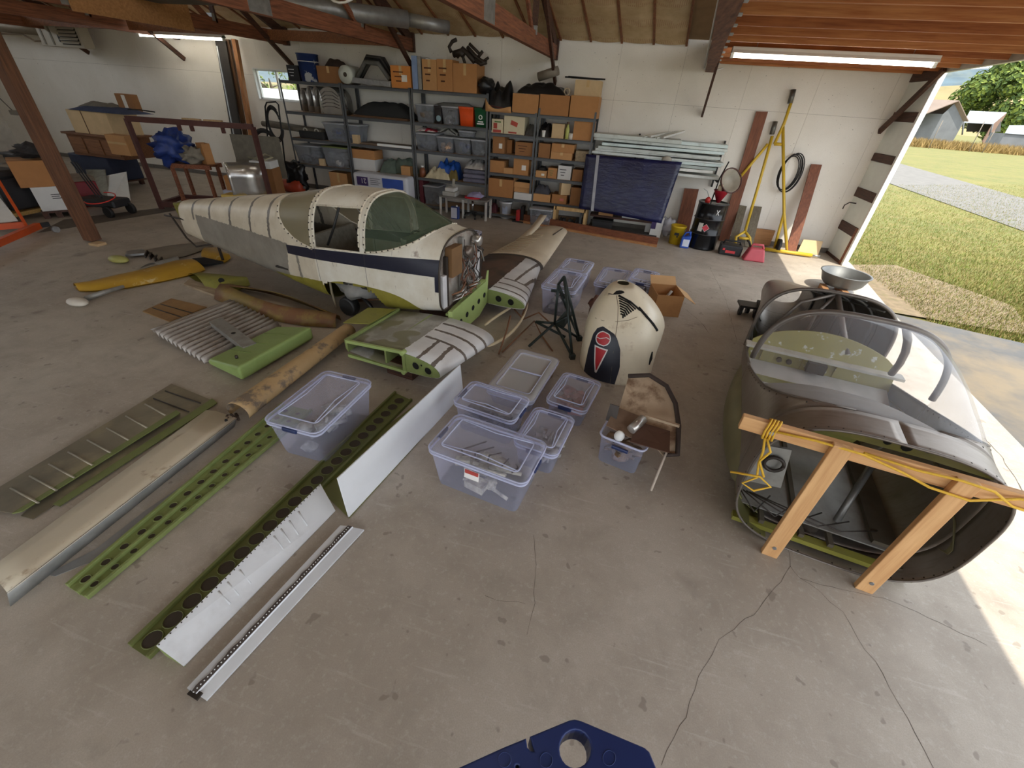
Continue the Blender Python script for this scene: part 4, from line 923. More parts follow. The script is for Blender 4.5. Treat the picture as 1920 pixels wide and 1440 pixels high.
for u, w_, h_ in ((-.40, .10, .10), (-.05, .15, .12), (.22, .18, .11)): MB().box(pv(u, .555, .02), (w_, .02, h_), rz=rad(-9)).build('cutout_plate', MYG, PB)
MB().box(pv(-.02, .565, .05), (.14, .10, .09), rz=rad(-9)).build('dark_box', MINNER, PB)
for u in (-.30, -.22): MB().cyl(pv(u, .545, .035), pv(u, .545, .01), .022, 12).build('knob', MSCREW, PB)
MB().hexa([F2(-.54, 1.38, .42), F2(.54, 1.38, .42), F2(.54, 1.66, .46), F2(-.54, 1.66, .46)], [F2(-.54, 1.38, .43), F2(.54, 1.38, .43), F2(.54, 1.66, .50), F2(-.54, 1.66, .50)]).build('shelf_sheet', mat('pale_sheet', srgb(196, 194, 188), .45, .2), A2)
tb2([(-.02, 2.06, 1.10), (.18, 1.75, .70)], .022, 'roll_tube'); tb2([(-.02, 2.06, 1.10), (-.26, 2.03, .98), (-.40, 1.98, .70)], .016, 'roll_tube'); tb2([(-.02, 2.06, 1.1), (-.1, 2.06, .9), (-.12, 2.0, .6)], .016, 'roll_tube')
tb2([(.30, 1.42, 1.13), (.37, 1.46, 1.03), (.42, 1.50, .92), (.455, 1.55, .80), (.47, 1.60, .68)], .026, 'roll_bar')
for v in (2.4, 2.75, 3.1, 3.45, 3.8):
    pts = [secpt(T2, v, a) for a in [math.pi * k / 30 for k in range(-8, 39)]]; tb2([(p[0] * .97, p[1], p[2] - .01) for p in pts], .012, 'turtle_deck_rib', mat('inner_rib', srgb(150, 148, 144), .4, .4))
for a in (.9, 1.3, 1.8, 2.25): tb2([(lambda p: (p[0] * .96, p[1], p[2] - .012))(secpt(T2, v, a)) for v in (2.1, 2.5, 3, 3.5, 4.2)], .008, 'stringer', mat('inner_rib', srgb(150, 148, 144), .4, .4))
tb2([(.12, .30, .10), (.24, .60, .42)], .022, 'control_tube', mat('tube_grey', srgb(120, 118, 114), .4, .5))
# under the deck: bulkhead with holes, side brackets
ot = [(-.50, .84), (-.46, .90), (-.3, .965), (0, .985), (.3, .965), (.46, .9), (.50, .84), (.2, .855), (-.2, .855)]
BK = MB().prism(ot, F2(0, .16, 0), F2.u, (0, 0, 1), F2.v * .012).build('front_bulkhead', MOLIVE, A2)
for k in range(9): MB().cyl(F2(-.36 + k * .09, .155, .915 + .02 * math.sin(k)), F2(-.36 + k * .09, .17, .915 + .02 * math.sin(k)), .014 + .006 * (k % 3), 10).build('bulkhead_hole', mat('hole_black', srgb(14, 14, 12), .9), BK)
MB().hexa([F2(.0, 1.0, .28), F2(.24, 1.0, .28), F2(.24, 1.02, .28), F2(.0, 1.02, .28)], [F2(-.2, 1.02, .52), (F2(.34, 1.02, .52)), F2(.34, 1.04, .52), F2(-.2, 1.04, .52)]).build('tunnel_panel', MOLIVE, A2)
MB().hexa([F2(-.53, .18, .30), F2(-.30, .22, .30), F2(-.30, .24, .30), F2(-.53, .20, .30)], [F2(-.55, .18, .62), F2(-.36, .22, .62), F2(-.36, .24, .62), F2(-.55, .20, .62)]).build('side_bracket', MGSHEET, A2)
MB().tube(arc(F2(-.42, .185, .50), .055, 0, 6.28, 16, F2.u, (0, 0, 1)), .012, 6).build('bracket_hole', MSCREW, A2)
for k in range(5): tb2([(-.52 + .02 * k, .2, .2), (-.4 + .12 * k, .12, .11 + .02 * k), (-.3 + .16 * k, .3, .14)], .005, 'loose_wire', MSCREW, 5)
# wing root bulges
for s in (-1, 1):
    b = MB(); rows = []
    for i in range(13):
        t = i / 12; v = .10 + 1.75 * t; k = math.sin(math.pi * t) ** .7 * .10; ring = []
        for j in range(9):
            a = -math.pi / 2 + math.pi * j / 8; ring.append(F2(s * (side_u(T2, v, .33) - .015 + k * max(0, math.cos(a)) ** .8), v, .33 + (.02 + .17 * math.sin(math.pi * t) ** .5) * math.sin(a)))
        rows.append(ring)
    b.grid(rows).build('wing_root_fairing', mat('fairing_olive', srgb(122, 116, 84), .5, .2, .15, 5), A2, thick=.004)
MB().box(F2(0, 4.1, .09), (.5, .4, .18), rz=rad(-9)).build('tail_block', MBLKW, A2)
# timber frame bolted across the opening, and its rope
TF = root('lumber_brace', F2(0, -.06, 0), 'raw two by four frame with two uprights across the fuselage opening', 'timber frame', rz=rad(-9))
M24 = wood('raw_fir', srgb(222, 176, 122), srgb(190, 138, 86), 0, 3); M24v = wood('raw_fir_upright', srgb(222, 176, 122), srgb(190, 138, 86), 2, 3)
MB().hexa([F2(-.76, -.075, .86), F2(.80, -.075, .86), F2(.80, -.035, .86), F2(-.76, -.035, .86)], [F2(-.76, -.075, .95), F2(.80, -.075, .95), F2(.80, -.035, .95), F2(-.76, -.035, .95)]).build('cross_beam', M24, TF, bev=.004)
for u in (-.28, .245):
    p = MB().hexa([F2(u - .046, -.116, .0), F2(u + .046, -.116, .0), F2(u + .046, -.078, .0), F2(u - .046, -.078, .0)], [F2(u - .046, -.116, .955), F2(u + .046, -.116, .955), F2(u + .046, -.078, .955), F2(u - .046, -.078, .955)]).build('upright', M24v, TF, bev=.004)
    MB().cyl(F2(u, -.122, .09), F2(u, -.11, .09), .012, 8).build('bolt', MGALV, p)
for u in (-.60, .58): MB().cyl(F2(u, -.092, .90), F2(u, -.07, .90), .013, 8).build('bolt', MGALV, TF)
RO = mat('yellow_rope', srgb(222, 176, 52), .7, var=.1, scale=60)
RP = root('rope', F2(-.6, -.1, .9), 'yellow rope knotted round the left end of the timber frame', 'rope')
def rope(pts, r=.007): MB().tube([F2(*p) for p in pts], r, 7).build('strand', RO, RP)
for k in range(4): rope([(-.63 + k * .016, -.086, .85), (-.635 + k * .016, -.088, .90), (-.63 + k * .016, -.084, .957), (-.62 + k * .016, -.05, .965), (-.62 + k * .016, -.024, .95), (-.62 + k * .016, -.022, .86), (-.63 + k * .016, -.05, .848), (-.63 + k * .016, -.084, .85)], .006)
rope([(-.58, -.09, .92), (-.40, -.09, .935), (-.2, -.13, .958), (0, -.10, .90), (.12, -.125, .875), (.28, -.13, .87), (.45, -.092, .935), (.62, -.088, .945), (.78, -.085, .95)])
rope([(-.2, -.125, .965), (.05, -.09, .93), (.2, -.125, .965), (.33, -.125, .955), (.45, -.09, .88), (.6, -.085, .87)])
rope([(-.62, -.09, .86), (-.60, -.11, .78), (-.585, -.09, .68), (-.56, -.10, .58), (-.62, -.12, .52), (-.55, -.13, .50), (-.48, -.12, .56), (-.55, -.11, .60), (-.70, -.10, .56)])
rope([(-.61, -.09, .86), (-.57, -.12, .80), (-.59, -.10, .70), (-.53, -.10, .60)])
rope([(.74, -.09, .84), (.745, -.09, .96), (.76, -.03, .965), (.75, -.02, .85), (.74, -.09, .84)], .008); rope([(.765, -.09, .84), (.77, -.09, .96), (.78, -.03, .965), (.77, -.02, .85), (.765, -.09, .84)], .008)
# small caster dolly under the tail
DL = root('caster_dolly', F2(-.40, 4.15, 0), 'small black caster dolly at the tail of the bare fuselage', 'dolly')
for k in range(3):
    q = F2(-.44 + .10 * k, 4.05 + .12 * (k % 2), .05); MB().cyl(q + Vector((-.02, 0, 0)), q + Vector((.02, 0, 0)), .05, 14).build('wheel', MBLK, DL); MB().box(q + Vector((0, 0, .07)), (.05, .06, .08)).build('fork', mat('oily_steel', srgb(44, 42, 42), .4, .6), DL)
MB().box(F2(-.36, 4.1, .15), (.26, .22, .03)).build('plate', mat('oily_steel', srgb(44, 42, 42), .4, .6), DL)
# ================================================================ parts laid out on the floor
def P3(p): return pz(p[0], p[1], p[2] if len(p) > 2 else 0.)
def slab(name, pts, th, m, lab, cat, parent=None, bev=0., grp=None):
    q = [P3(p) for p in pts]; n = len(q)
    b = MB().add([a for a in q] + [a + Vector((0, 0, th)) for a in q], [list(reversed(range(n))), [i + n for i in range(n)]] + [(i, (i + 1) % n, (i + 1) % n + n, i + n) for i in range(n)])
    return b.build(name, m, parent, label=None if parent else lab, cat=None if parent else cat, bev=bev, group=grp)
# ---------------- clear storage bins
MTUB = clear('tub_plastic', srgb(214, 216, 240), .10, .18, .42); MLID = clear('lid_plastic', srgb(222, 224, 240), .13, .2, .42)
MTUBR = clear('tub_rim', srgb(214, 218, 242), .62, .3, .3); MFROST = clear('frosted_lid', srgb(214, 214, 212), .55, .35, .2)
MNAVY = mat('navy_latch', srgb(40, 52, 92), .4)
def rrect(L, W, r, n=5):
    pts = []
    for cx, cy, a0 in ((L / 2 - r, W / 2 - r, 0), (-L / 2 + r, W / 2 - r, 90), (-L / 2 + r, -W / 2 + r, 180), (L / 2 - r, -W / 2 + r, 270)):
        for k in range(n + 1): a = rad(a0 + 90 * k / n); pts.append((cx + r * math.cos(a), cy + r * math.sin(a)))
    return pts
def bin_(c, L, W, H, ang, lab, lid='clear', latch='long', fill=.5, fcols=None, z0=0., seed=1, group='clear storage bins on the floor', latches=True, taper=.06):
    t = root('storage_bin', (c[0], c[1], z0), lab, 'storage bin', group, rz=rad(ang)); ca, sa = math.cos(rad(ang)), math.sin(rad(ang))
    w = lambda x, y, z: Vector((c[0] + x * ca - y * sa, c[1] + x * sa + y * ca, z0 + z))
    rings = []
    Hl = H - (.05 if lid else 0)
    for k, z in ((1 - taper * 2, .0), (1 - taper * 1.8, .02), (1 - taper * .6, Hl * .7), (1, Hl)): rings.append([w(x, y, z) for x, y in rrect(L * (1 if k == 1 else k) - .03, W * (1 if k == 1 else k) - .03, .04)])
    MB().loft(list(rings), False).add([p for p in rings[0]], [list(reversed(range(len(rings[0]))))]).build('tub', MTUB, t)
    MB().tube([w(x, y, Hl - .006) for x, y in rrect(L - .015, W - .015, .05)], .009, 6, closed=True).build('rim', MTUBR, t)
    if lid:
        a = [w(x, y, Hl) for x, y in rrect(L, W, .06)]; b_ = [w(x, y, Hl + .025) for x, y in rrect(L, W, .06)]; c_ = [w(x, y, Hl + .045) for x, y in rrect(L * .93, W * .90, .05)]
        d_ = [w(x, y, Hl + .045) for x, y in rrect(L * .78, W * .72, .03)]; e_ = [w(x, y, Hl + .032) for x, y in rrect(L * .76, W * .69, .03)]
        ml = MFROST if lid == 'frost' else MLID
        lb = MB().loft([a, b_, c_, d_, e_], False); lb.add(e_, [list(range(len(e_)))]); lo = lb.build('lid', ml, t)
        MB().tube(d_, .005, 5, closed=True).build('lid_ridge', MTUBR, lo); MB().tube(b_, .006, 5, closed=True).build('lid_edge', MTUBR, lo)
        if lid == 'frost':
            MB().tube([w(0, -W * .36, Hl + .046), w(0, W * .36, Hl + .046)], .008, 6).build('lid_ridge', MTUBR, lo)
        else:
            for s in (-1, 1): MB().tube([w(-L * .38, s * W * .33, Hl + .046), w(0, s * W * .27, Hl + .05), w(L * .38, s * W * .33, Hl + .046)], .004, 5).build('lid_ridge', MTUBR, lo)
    if latches:
        for s in (-1, 1):
            q = w(s * (L / 2 - .002), 0, Hl + (.0 if lid else -.03))
            M_ = Matrix.Rotation(rad(ang), 3, 'Z')
            MB().box(q, (.03, .12, .035), M=M_).build('latch', MNAVY, t, bev=.008)
    if fill:
        rnd = random.Random(seed); b = MB(); cols = fcols or [srgb(96, 90, 84), srgb(150, 146, 140), srgb(120, 96, 70)]
        for k in range(16):
            x, y, z = rnd.uniform(-.36, .36) * L, rnd.uniform(-.32, .32) * W, .02 + rnd.random() ** 1.5 * H * fill
            if k % 3 == 0: b.tube([w(x, y, z), w(-x * .6, y * .4, .04 + rnd.random() * H * fill)], .008 + .008 * rnd.random(), 6)
            elif k % 3 == 1: b.ball(w(x, y, .04 + z * .6), (.05 + .04 * rnd.random(), .05, .04), 8, 6, .4, k)
            else: b.box(w(x, y, .03 + z * .5), (.06 + .1 * rnd.random(), .04 + .05 * rnd.random(), .03 + .05 * rnd.random()), rz=rnd.random() * 3)
        m = mat('bin_clutter_%d' % seed, cols[seed % len(cols)], .6, .2, .5, 14, stain=cols[(seed + 1) % len(cols)], stamt=.9, stscale=9)
        b.build('bin_contents', m, t, kind='stuff', label='jumbled small airplane parts seen through the bin')
    return t, w
bin_((-1.985, 2.115), .71, .46, .37, 89, 'large clear bin with lid beside the tan tube at left', seed=2, fill=.35, fcols=[srgb(120, 116, 110), srgb(150, 128, 112), srgb(170, 168, 160)])
t, w = bin_((-.61, 2.04), .735, .44, .37, -8, 'largest clear bin in front, with a small red and white sticker', seed=4, fill=.35, fcols=[srgb(140, 136, 128), srgb(186, 180, 160), srgb(110, 104, 96)])
MB().box(w(-.02, -.205, .24), (.11, .003, .075), M=Matrix.Rotation(rad(-8), 3, 'Z') @ Matrix.Rotation(rad(-7), 3, 'X')).build('sticker', mat('sticker_white', srgb(232, 230, 226), .5), t)
MB().box(w(-.02, -.2065, .262), (.10, .003, .03), M=Matrix.Rotation(rad(-8), 3, 'Z') @ Matrix.Rotation(rad(-7), 3, 'X')).build('sticker_band', mat('sticker_red', srgb(176, 70, 62), .5), t)
for k in range(5): MB().tube([w(-.25 + .1 * k, .1, .05), w(-.2 + .11 * k, -.02, .24 + .02 * (k % 3)), w(-.05 + .06 * k, .08, .30 - .03 * k)], .006, 5).build('wire_part', MSCREW, t)
bin_((-.77, 2.63), .555, .36, .31, -9, 'clear bin between the white sheet and the largest bin', seed=3, fill=.3)
bin_((-.645, 3.30), .84, .46, .19, 83, 'flat underbed bin with frosted two panel lid near the engine mount', lid='frost', seed=5, fill=.25, latches=False)
bin_((-.28, 2.47), .50, .35, .26, 82, 'small clear bin tucked beside the largest bin', seed=7, fill=.6)
bin_((-.14, 3.12), .52, .37, .23, 80, 'small clear bin in front of the engine cowling', seed=6, fill=.6, fcols=[srgb(150, 100, 84), srgb(170, 150, 130), srgb(100, 96, 90)])
t7, w7 = bin_((.335, 2.61), .37, .30, .27, -14, 'open clear bin heaped with rusty baffle sheets', lid=None, seed=8, fill=.9, taper=.05, latches=False)
MB().box(w7(0, -.152, .215), (.13, .02, .03), M=Matrix.Rotation(rad(-14), 3, 'Z')).build('latch', MNAVY, t7, bev=.008)
bin_((-.625, 5.40), .76, .46, .41, 84, 'tall clear bin behind the engine mount with teal cloth inside', seed=10, fill=.7, fcols=[srgb(110, 178, 180), srgb(140, 132, 120), srgb(80, 76, 74)])
bin_((-.585, 6.22), .62, .44, .35, 84, 'clear bin directly behind the tall one with teal cloth', seed=11, fill=.5)
bin_((.0, 6.35), .84, .47, .22, 84, 'long low clear bin behind the engine cowling', seed=12, fill=.4)
bin_((.43, 6.36), .60, .38, .30, 80, 'small clear bin rightmost beyond the cowling', seed=9, fill=.6)
q = pz(876, 434, .25); bin_((q.x, q.y), .5, .35, .26, 5, 'clear bin half hidden behind the airplane nose', seed=13, fill=.5)
# ---------------- rusty baffle heap resting on the open bin
MRB = mat('rusty_baffle', srgb(120, 96, 76), .7, .2, .25, 6, stain=srgb(70, 50, 38), stamt=.9, stscale=5); MTANB = mat('tan_baffle', srgb(178, 156, 130), .6, .1, .12, 6, stain=srgb(104, 76, 54), stamt=.9, stscale=5)
HP = root('baffle_sheets', w7(0, .05, .27), 'rusty curved engine baffle sheets piled over the open bin', 'metal sheets')
B0 = Vector((.335, 2.61, 0))
def hp(x, y, z): return Vector((B0.x + x, B0.y + y, z))
out = [(-.10, -.02), (-.06, .30), (.10, .34), (.24, .28), (.32, .16), (.36, 0), (.37, -.2), (.28, -.22), (.1, -.08)]
MB().add([hp(x, y + .10, .34 + y * .55) for x, y in out] + [hp(x, y + .10, .346 + y * .55) for x, y in out], [list(range(9))[::-1], [i + 9 for i in range(9)]] + [(i, (i + 1) % 9, (i + 1) % 9 + 9, i + 9) for i in range(9)]).build('tan_sheet', MTANB, HP)
MB().tube([hp(x * 1.02, y * 1.02 + .10, .36 + y * .56) for x, y in out[1:8]], .018, 6).build('rubber_edge', mat('old_rubber', srgb(58, 46, 40), .8), HP)
MB().quadslab([hp(-.17, -.06, .34), hp(.08, -.12, .30), hp(.12, .10, .36), hp(-.12, .12, .40)], (0, 0, .006)).build('sheet', MRB, HP)
MB().quadslab([hp(.02, -.14, .30), hp(.30, -.18, .31), hp(.30, .02, .35), hp(.08, .04, .36)], (0, 0, .006)).build('sheet', mat('dark_rust', srgb(84, 58, 44), .7, .2, .2, 6), HP)
MB().quadslab([hp(-.18, .02, .33), hp(-.10, 0, .33), hp(-.10, .05, .46), hp(-.17, .06, .46)], (0, .006, 0)).build('sheet', MSCREW, HP)
MB().cyl(hp(.01, -.09, .375), hp(.09, .03, .41), .035, 16).build('canister', mat('bright_alu', srgb(190, 186, 180), .3, .8), HP)
MB().bar(hp(.10, .06, .42), hp(.35, .02, .42), .02, .02).build('rail', MTANB, HP)
MB().tube([hp(.30, -.10, .30), hp(.24, -.30, .02)], .009, 6).build('rod', mat('worn_rod', srgb(190, 176, 160), .6), HP)
MB().ball(hp(-.06, -.10, .30), (.04, .03, .05), 8, 6).build('bulb', MWHITE, HP)
# ---------------- engine cowling
CW = root('engine_cowling', (.22, 4.2, 0), 'cream engine cowling standing on end with navy patch and red emblem', 'engine cowling')
CS = [(0, .20, 4.20, .395, .52), (.2, .195, 4.20, .39, .50), (.41, .19, 4.20, .385, .45), (.55, .185, 4.20, .355, .39), (.66, .175, 4.21, .30, .33), (.76, .15, 4.22, .22, .25), (.83, .12, 4.23, .14, .16), (.87, .10, 4.24, .06, .07)]
def cowl_sec(z): return [smooth_interp(CS, z, k) for k in (1, 2, 3, 4)]
NC = 2.5
rings = []
for i in range(28):
    z = .87 * i / 27; cx, cy, rx, ry = cowl_sec(z); ring = []
    for j in range(64):
        a = 2 * math.pi * j / 64; da = math.atan2(math.sin(a - rad(20)), math.cos(a - rad(20)))
        bl = .07 * math.exp(-(da / .42) ** 2) * math.exp(-((z - .42) / .20) ** 2)
        ring.append((cx + (rx + bl) * spow(math.cos(a), 2 / NC), cy + (ry + bl * .3) * spow(math.sin(a), 2 / NC), z))
    rings.append(ring)
MCOWL = mat('cowl_cream', srgb(220, 208, 182), .35, var=.05, scale=5, stain=srgb(160, 132, 98), stamt=.55, stscale=7, sten=(.6, .72))
MB().loft(rings, False).build('shell', MCOWL, CW, thick=.006)
def cfront(x, z, o=.004):
    cx, cy, rx, ry = cowl_sec(z); k = min(.999, abs((x - cx) / rx)); return Vector((x, cy - ry * (1 - k ** NC) ** (1 / NC) - o, z + o * .5))
def px2c(x, y):
    Y = 3.75
    for _ in range(6):
        p = py(x, y, Y); z = max(0, min(.86, p.z)); cx, cy, rx, ry = cowl_sec(z); k = min(.97, abs((p.x - cx) / rx)); Y = cy - ry * (1 - k ** NC) ** (1 / NC)
    return p.x, max(.0, p.z)
def decal(L, R_, m, nm, o=.004, nz=16, nx=8):
    L = sorted([px2c(*p)[::-1] for p in L]); R_ = sorted([px2c(*p)[::-1] for p in R_]); z0 = max(L[0][0], R_[0][0]); z1 = min(L[-1][0], R_[-1][0]); rows = []
    for i in range(nz + 1):
        z = z0 + (z1 - z0) * i / nz; a, b = interp(L, z), interp(R_, z); rows.append([cfront(a + (b - a) * j / nx, z, o) for j in range(nx + 1)])
    return MB().grid(rows).build(nm, m, CW)
decal([(1093, 704), (1103, 655), (1112, 626), (1120, 615), (1130, 612)], [(1152, 722), (1162, 690), (1163, 655), (1155, 628), (1146, 616), (1130, 611)], mat('navy_paint', srgb(24, 26, 40), .4), 'navy_patch', .004)
MEMR = mat('emblem_red', srgb(178, 34, 40), .45); MEMW = mat('emblem_white', srgb(224, 220, 214), .5)
def circ(cx, cy, r): return [(cx - r * math.cos(a), cy + r * math.sin(a)) for a in [rad(-88 + 22 * k) for k in range(9)]], [(cx + r * math.cos(a), cy + r * math.sin(a)) for a in [rad(-88 + 22 * k) for k in range(9)]]
decal(*circ(1131, 635, 14.5), MEMW, 'emblem_outline', .007); decal(*circ(1131, 635, 12.6), MEMR, 'emblem_ball', .010)
decal([(1115, 646), (1114, 680), (1115, 699)], [(1144, 648), (1132, 672), (1118, 699)], MEMW, 'emblem_outline', .006)
decal([(1117, 650), (1116, 680), (1117, 694)], [(1140, 652), (1129, 672), (1118, 694)], MEMR, 'emblem_cone', .009)
MB().tube([cfront(*px2c(x, y), .012) for x, y in ((1118, 631), (1125, 635), (1131, 634), (1137, 633), (1144, 637))], .004, 5).build('emblem_line', MEMW, CW)
MSLOT = mat('slot_black', srgb(16, 14, 12), .9)
for k in range(8):
    a = (1160 + k * .5, 553 + k * 5.0); b_ = (1196 - k * 4.0, 577 + k * 2.8)
    if k == 0: b_ = (1200, 581)
    mid = ((a[0] + b_[0]) / 2 + 2.5, (a[1] + b_[1]) / 2 - 2)
    MB().tube([cfront(*px2c(*p), .001) for p in (a, mid, b_)], .008 if k else .011, 6).build('louvre_slot', MSLOT, CW)
MB().tube([cfront(*px2c(*p), .002) for p in ((1156, 553), (1159, 575), (1158, 602), (1155, 625), (1150, 660), (1147, 690), (1144, 718))], .003, 5).build('centre_seam', mat('seam_line', srgb(120, 104, 84), .7), CW)
MB().tube([cfront(*px2c(*p), .001) for p in ((1116, 596), (1130, 601), (1157, 603), (1180, 600), (1195, 594))], .0025, 5).build('cross_seam', mat('seam_line', srgb(120, 104, 84), .7), CW)
b = MB(); pts = [cfront(*px2c(1156 + 15 * math.cos(a) - 3 * math.sin(a), 546 + 5 * math.sin(a)), .005) for a in [k * math.pi / 9 for k in range(18)]]; b.add(pts, [list(range(18))]); b.build('intake_hole', MSLOT, CW)
def cang(a, z, o=.004):
    cx, cy, rx, ry = cowl_sec(z); da = a - rad(20); bl = .07 * math.exp(-(da / .42) ** 2) * math.exp(-((z - .42) / .20) ** 2)
    return Vector((cx + (rx + bl) * spow(math.cos(a), 2 / NC) + o * math.cos(a), cy + (ry + bl * .3) * spow(math.sin(a), 2 / NC) + o * math.sin(a), z))
MB().tube([cang(rad(-62), .74), cang(rad(-50), .67), cang(rad(-38), .60), cang(rad(-28), .53)], .014, 6).build('cheek_slot', MSLOT, CW)
MB().tube([cang(rad(-38), .34), cang(rad(-38), .27), cang(rad(-38), .20)], [.006, .018, .006], 8).build('side_hole', MSLOT, CW)
# ---------------- engine mount
EM = root('engine_mount', (-.6, 4.4, 0), 'black green tubular engine mount standing behind the flat bin', 'engine mount')
MEM = mat('mount_green', srgb(42, 52, 50), .45, .3, .2, 12)
def tubes(parent, segs, r, m, nm='tube', n=8):
    for s in segs: MB().tube([P3(p) for p in s], r, n).build(nm, m, parent)
E0, E1, D0, D1 = (1040, 606, .16), (1068, 592, .22), (1058, 519, .79), (1047, 533, .66)
tubes(EM, [[D0, (1086, 634, .03)], [D0, (1073, 668, .03)], [D0, E1], [D1, E0], [D1, D0], [D1, (1058, 560, .5)], [E0, (992, 649, .04)], [E0, (1073, 668, .03)], [E0, (1086, 634, .03)], [E1, (1086, 634, .03)], [E0, (1005, 603, .12)], [E1, (1050, 545, .56)], [(1004, 603, .12), (1060, 632, .03)], [E0, E1]], .016, MEM)
tubes(EM, [[(1034, 545, .56), (1048, 545, .58)]], .018, MEM, 'stub')
q = [P3(p) for p in (E0, (1058, 614, .14), (1076, 588, .22), (1062, 582, .26))]; MB().quadslab(q, (0, 0, .008)).build('plate', MEM, EM)
for p in ((1086, 634), (1073, 668)): MB().box(pz(p[0], p[1], .03), (.06, .06, .06), rz=.5).build('foot_lug', MEM, EM, bev=.006)
ER = root('bent_rods', pz(960, 640), 'thin rusty bent rods lying between the wing stub and the engine mount', 'rods')
tubes(ER, [[(964, 580, .10), (980, 597, .02)], [(980, 599, .02), (1010, 586, .10), (1040, 613, .03)], [(957, 592, .28), (950, 620, .16), (935, 664, .01)], [(942, 660, .01), (1002, 602, .06), (1016, 630, .03), (1036, 658, .01)], [(987, 570, .14), (979, 592, .08)]], .010, mat('rusty_rod', srgb(122, 84, 58), .7), 'rod', 6)
FRg = root('curved_fairing', pz(945, 620), 'cream curved fairing strip lying on the floor ahead of the wing', 'fairing')
for pts in ([(905, 612, .05), (918, 600, .07), (940, 586, .08), (966, 570, .08)], [(908, 650, .03), (930, 642, .05), (952, 628, .06), (968, 612, .07), (982, 590, .08), (988, 568, .09)]):
    Q = [P3(p) for p in pts]; MB().grid([[q, q + Vector((.02, -.03, .05)), q + Vector((.04, -.05, .01))] for q in Q]).build('strip', mat('fairing_cream', srgb(212, 196, 162), .5), FRg, thick=.006, sub=1)
CB = root('carburettor', pz(1105, 600), 'rusty dark engine accessory standing left of the cowling', 'engine part')
q = pz(1105, 596); MB().lathe([(.02, 0), (.025, .12), (.02, .14)], q, 8).build('stem', MRB, CB); MB().ball(q + Vector((.05, .03, .20)), (.09, .06, .10), 9, 7, .5, 2).build('body', mat('oxide', srgb(104, 68, 54), .6, .3, .4, 20), CB); MB().ball(q + Vector((.08, .06, .10)), (.05, .05, .08), 8, 6, .5, 5).build('bowl', MRB, CB)
# open carton behind the cowling
MCARD = mat('cardboard', srgb(186, 138, 88), .8, var=.07, scale=4, stain=srgb(150, 104, 62), stamt=.4); MCARD2 = mat('cardboard_pale', srgb(204, 164, 116), .8, var=.06, scale=4)
def carton(name, c, L, W, H, ang, lab, grp=None, m=None, open_=True, z0=0., tape=False):
    m = m or MCARD; t = root(name, (c[0], c[1], z0), lab, 'cardboard box', grp, rz=rad(ang)); ca, sa = math.cos(rad(ang)), math.sin(rad(ang)); w = lambda x, y, z: Vector((c[0] + x * ca - y * sa, c[1] + x * sa + y * ca, z0 + z))
    l, d, th = L / 2, W / 2, .006
    for x0, x1, y0, y1 in ((-l, l, -d, -d + th), (-l, l, d - th, d), (-l, -l + th, -d, d), (l - th, l, -d, d)):
        MB().hexa([w(x0, y0, 0), w(x1, y0, 0), w(x1, y1, 0), w(x0, y1, 0)], [w(x0, y0, H), w(x1, y0, H), w(x1, y1, H), w(x0, y1, H)]).build('side', m, t)
    MB().hexa([w(-l, -d, .001), w(l, -d, .001), w(l, d, .001), w(-l, d, .001)], [w(-l, -d, .007), w(l, -d, .007), w(l, d, .007), w(-l, d, .007)]).build('bottom', m, t)
    return t, w
t, w = carton('carton', (.74, 5.85), .36, .42, .30, 12, 'open cardboard box with flaps spread behind the cowling')
MB().quadslab([w(-.18, .21, .30), w(.18, .21, .30), w(.20, .40, .36), w(-.16, .40, .36)], (0, 0, .006)).build('flap', MCARD2, t)
MB().quadslab([w(.18, -.21, .30), w(.18, .21, .30), w(.36, .20, .20), w(.36, -.20, .20)], (0, 0, .006)).build('flap', MCARD2, t)
MB().tube([w(-.05, 0, .05), w(.08, .04, .28)], .02, 8).build('tube_inside', mat('pale_metal', srgb(190, 186, 176), .5), t)
# ---------------- corrugated aileron skin with channel, and the green tank
CG = root('corrugated_panel', pz(400, 620), 'grey corrugated wing skin panel with a bent channel lying on it', 'metal panel')
C00, C10, C01, C11 = pz(284, 622, .07), pz(385, 682, .01), pz(432, 565, .07), pz(528, 612, .01)
def cg(s, t_): return C00.lerp(C10, s).lerp(C01.lerp(C11, s), t_)
rows = []
for j in range(9):
    t_ = j / 8; row = []
    for i in range(97):
        s = i / 96; h = .030 * math.sin(s * 2 * math.pi * 12) if s > .09 else (.012 if .01 < s < .05 else 0)
        row.append(cg(s, t_) + Vector((0, 0, h + .02)))
    rows.append(row)
MB().grid(rows).build('corrugated_sheet', mat('dull_corrugated', srgb(158, 150, 142), .38, .35, .12, 6, stain=srgb(112, 96, 82), stamt=.7, stscale=4), CG, thick=.003)
c0, c1 = pz(404, 600, .14), pz(468, 648, .12)
MB().bar(c0, c1, .13, .012).build('channel', MGSHEET, CG); d_ = (c1 - c0).normalized(); n_ = Vector((-d_.y, d_.x, 0)) * .055
for s in (-1, 1): MB().bar(c0 + n_ * s + Vector((0, 0, -.03)), c1 + n_ * s + Vector((0, 0, -.035)), .006, .07).build('channel_side', MGSHEET, CG)
MB().cyl(c0.lerp(c1, .55) + Vector((0, 0, -.004)), c0.lerp(c1, .55) + Vector((0, 0, .0075)), .022, 12).build('hole', MSLOT, CG)
GT = root('fuel_tank', pz(490, 670), 'flat light green fuel tank with rounded edge lying by the corrugated panel', 'fuel tank')
g0, g1, g2, g3 = pz(391, 684, .02), pz(455, 715, .02), pz(590, 635, .02), pz(522, 620, .02)
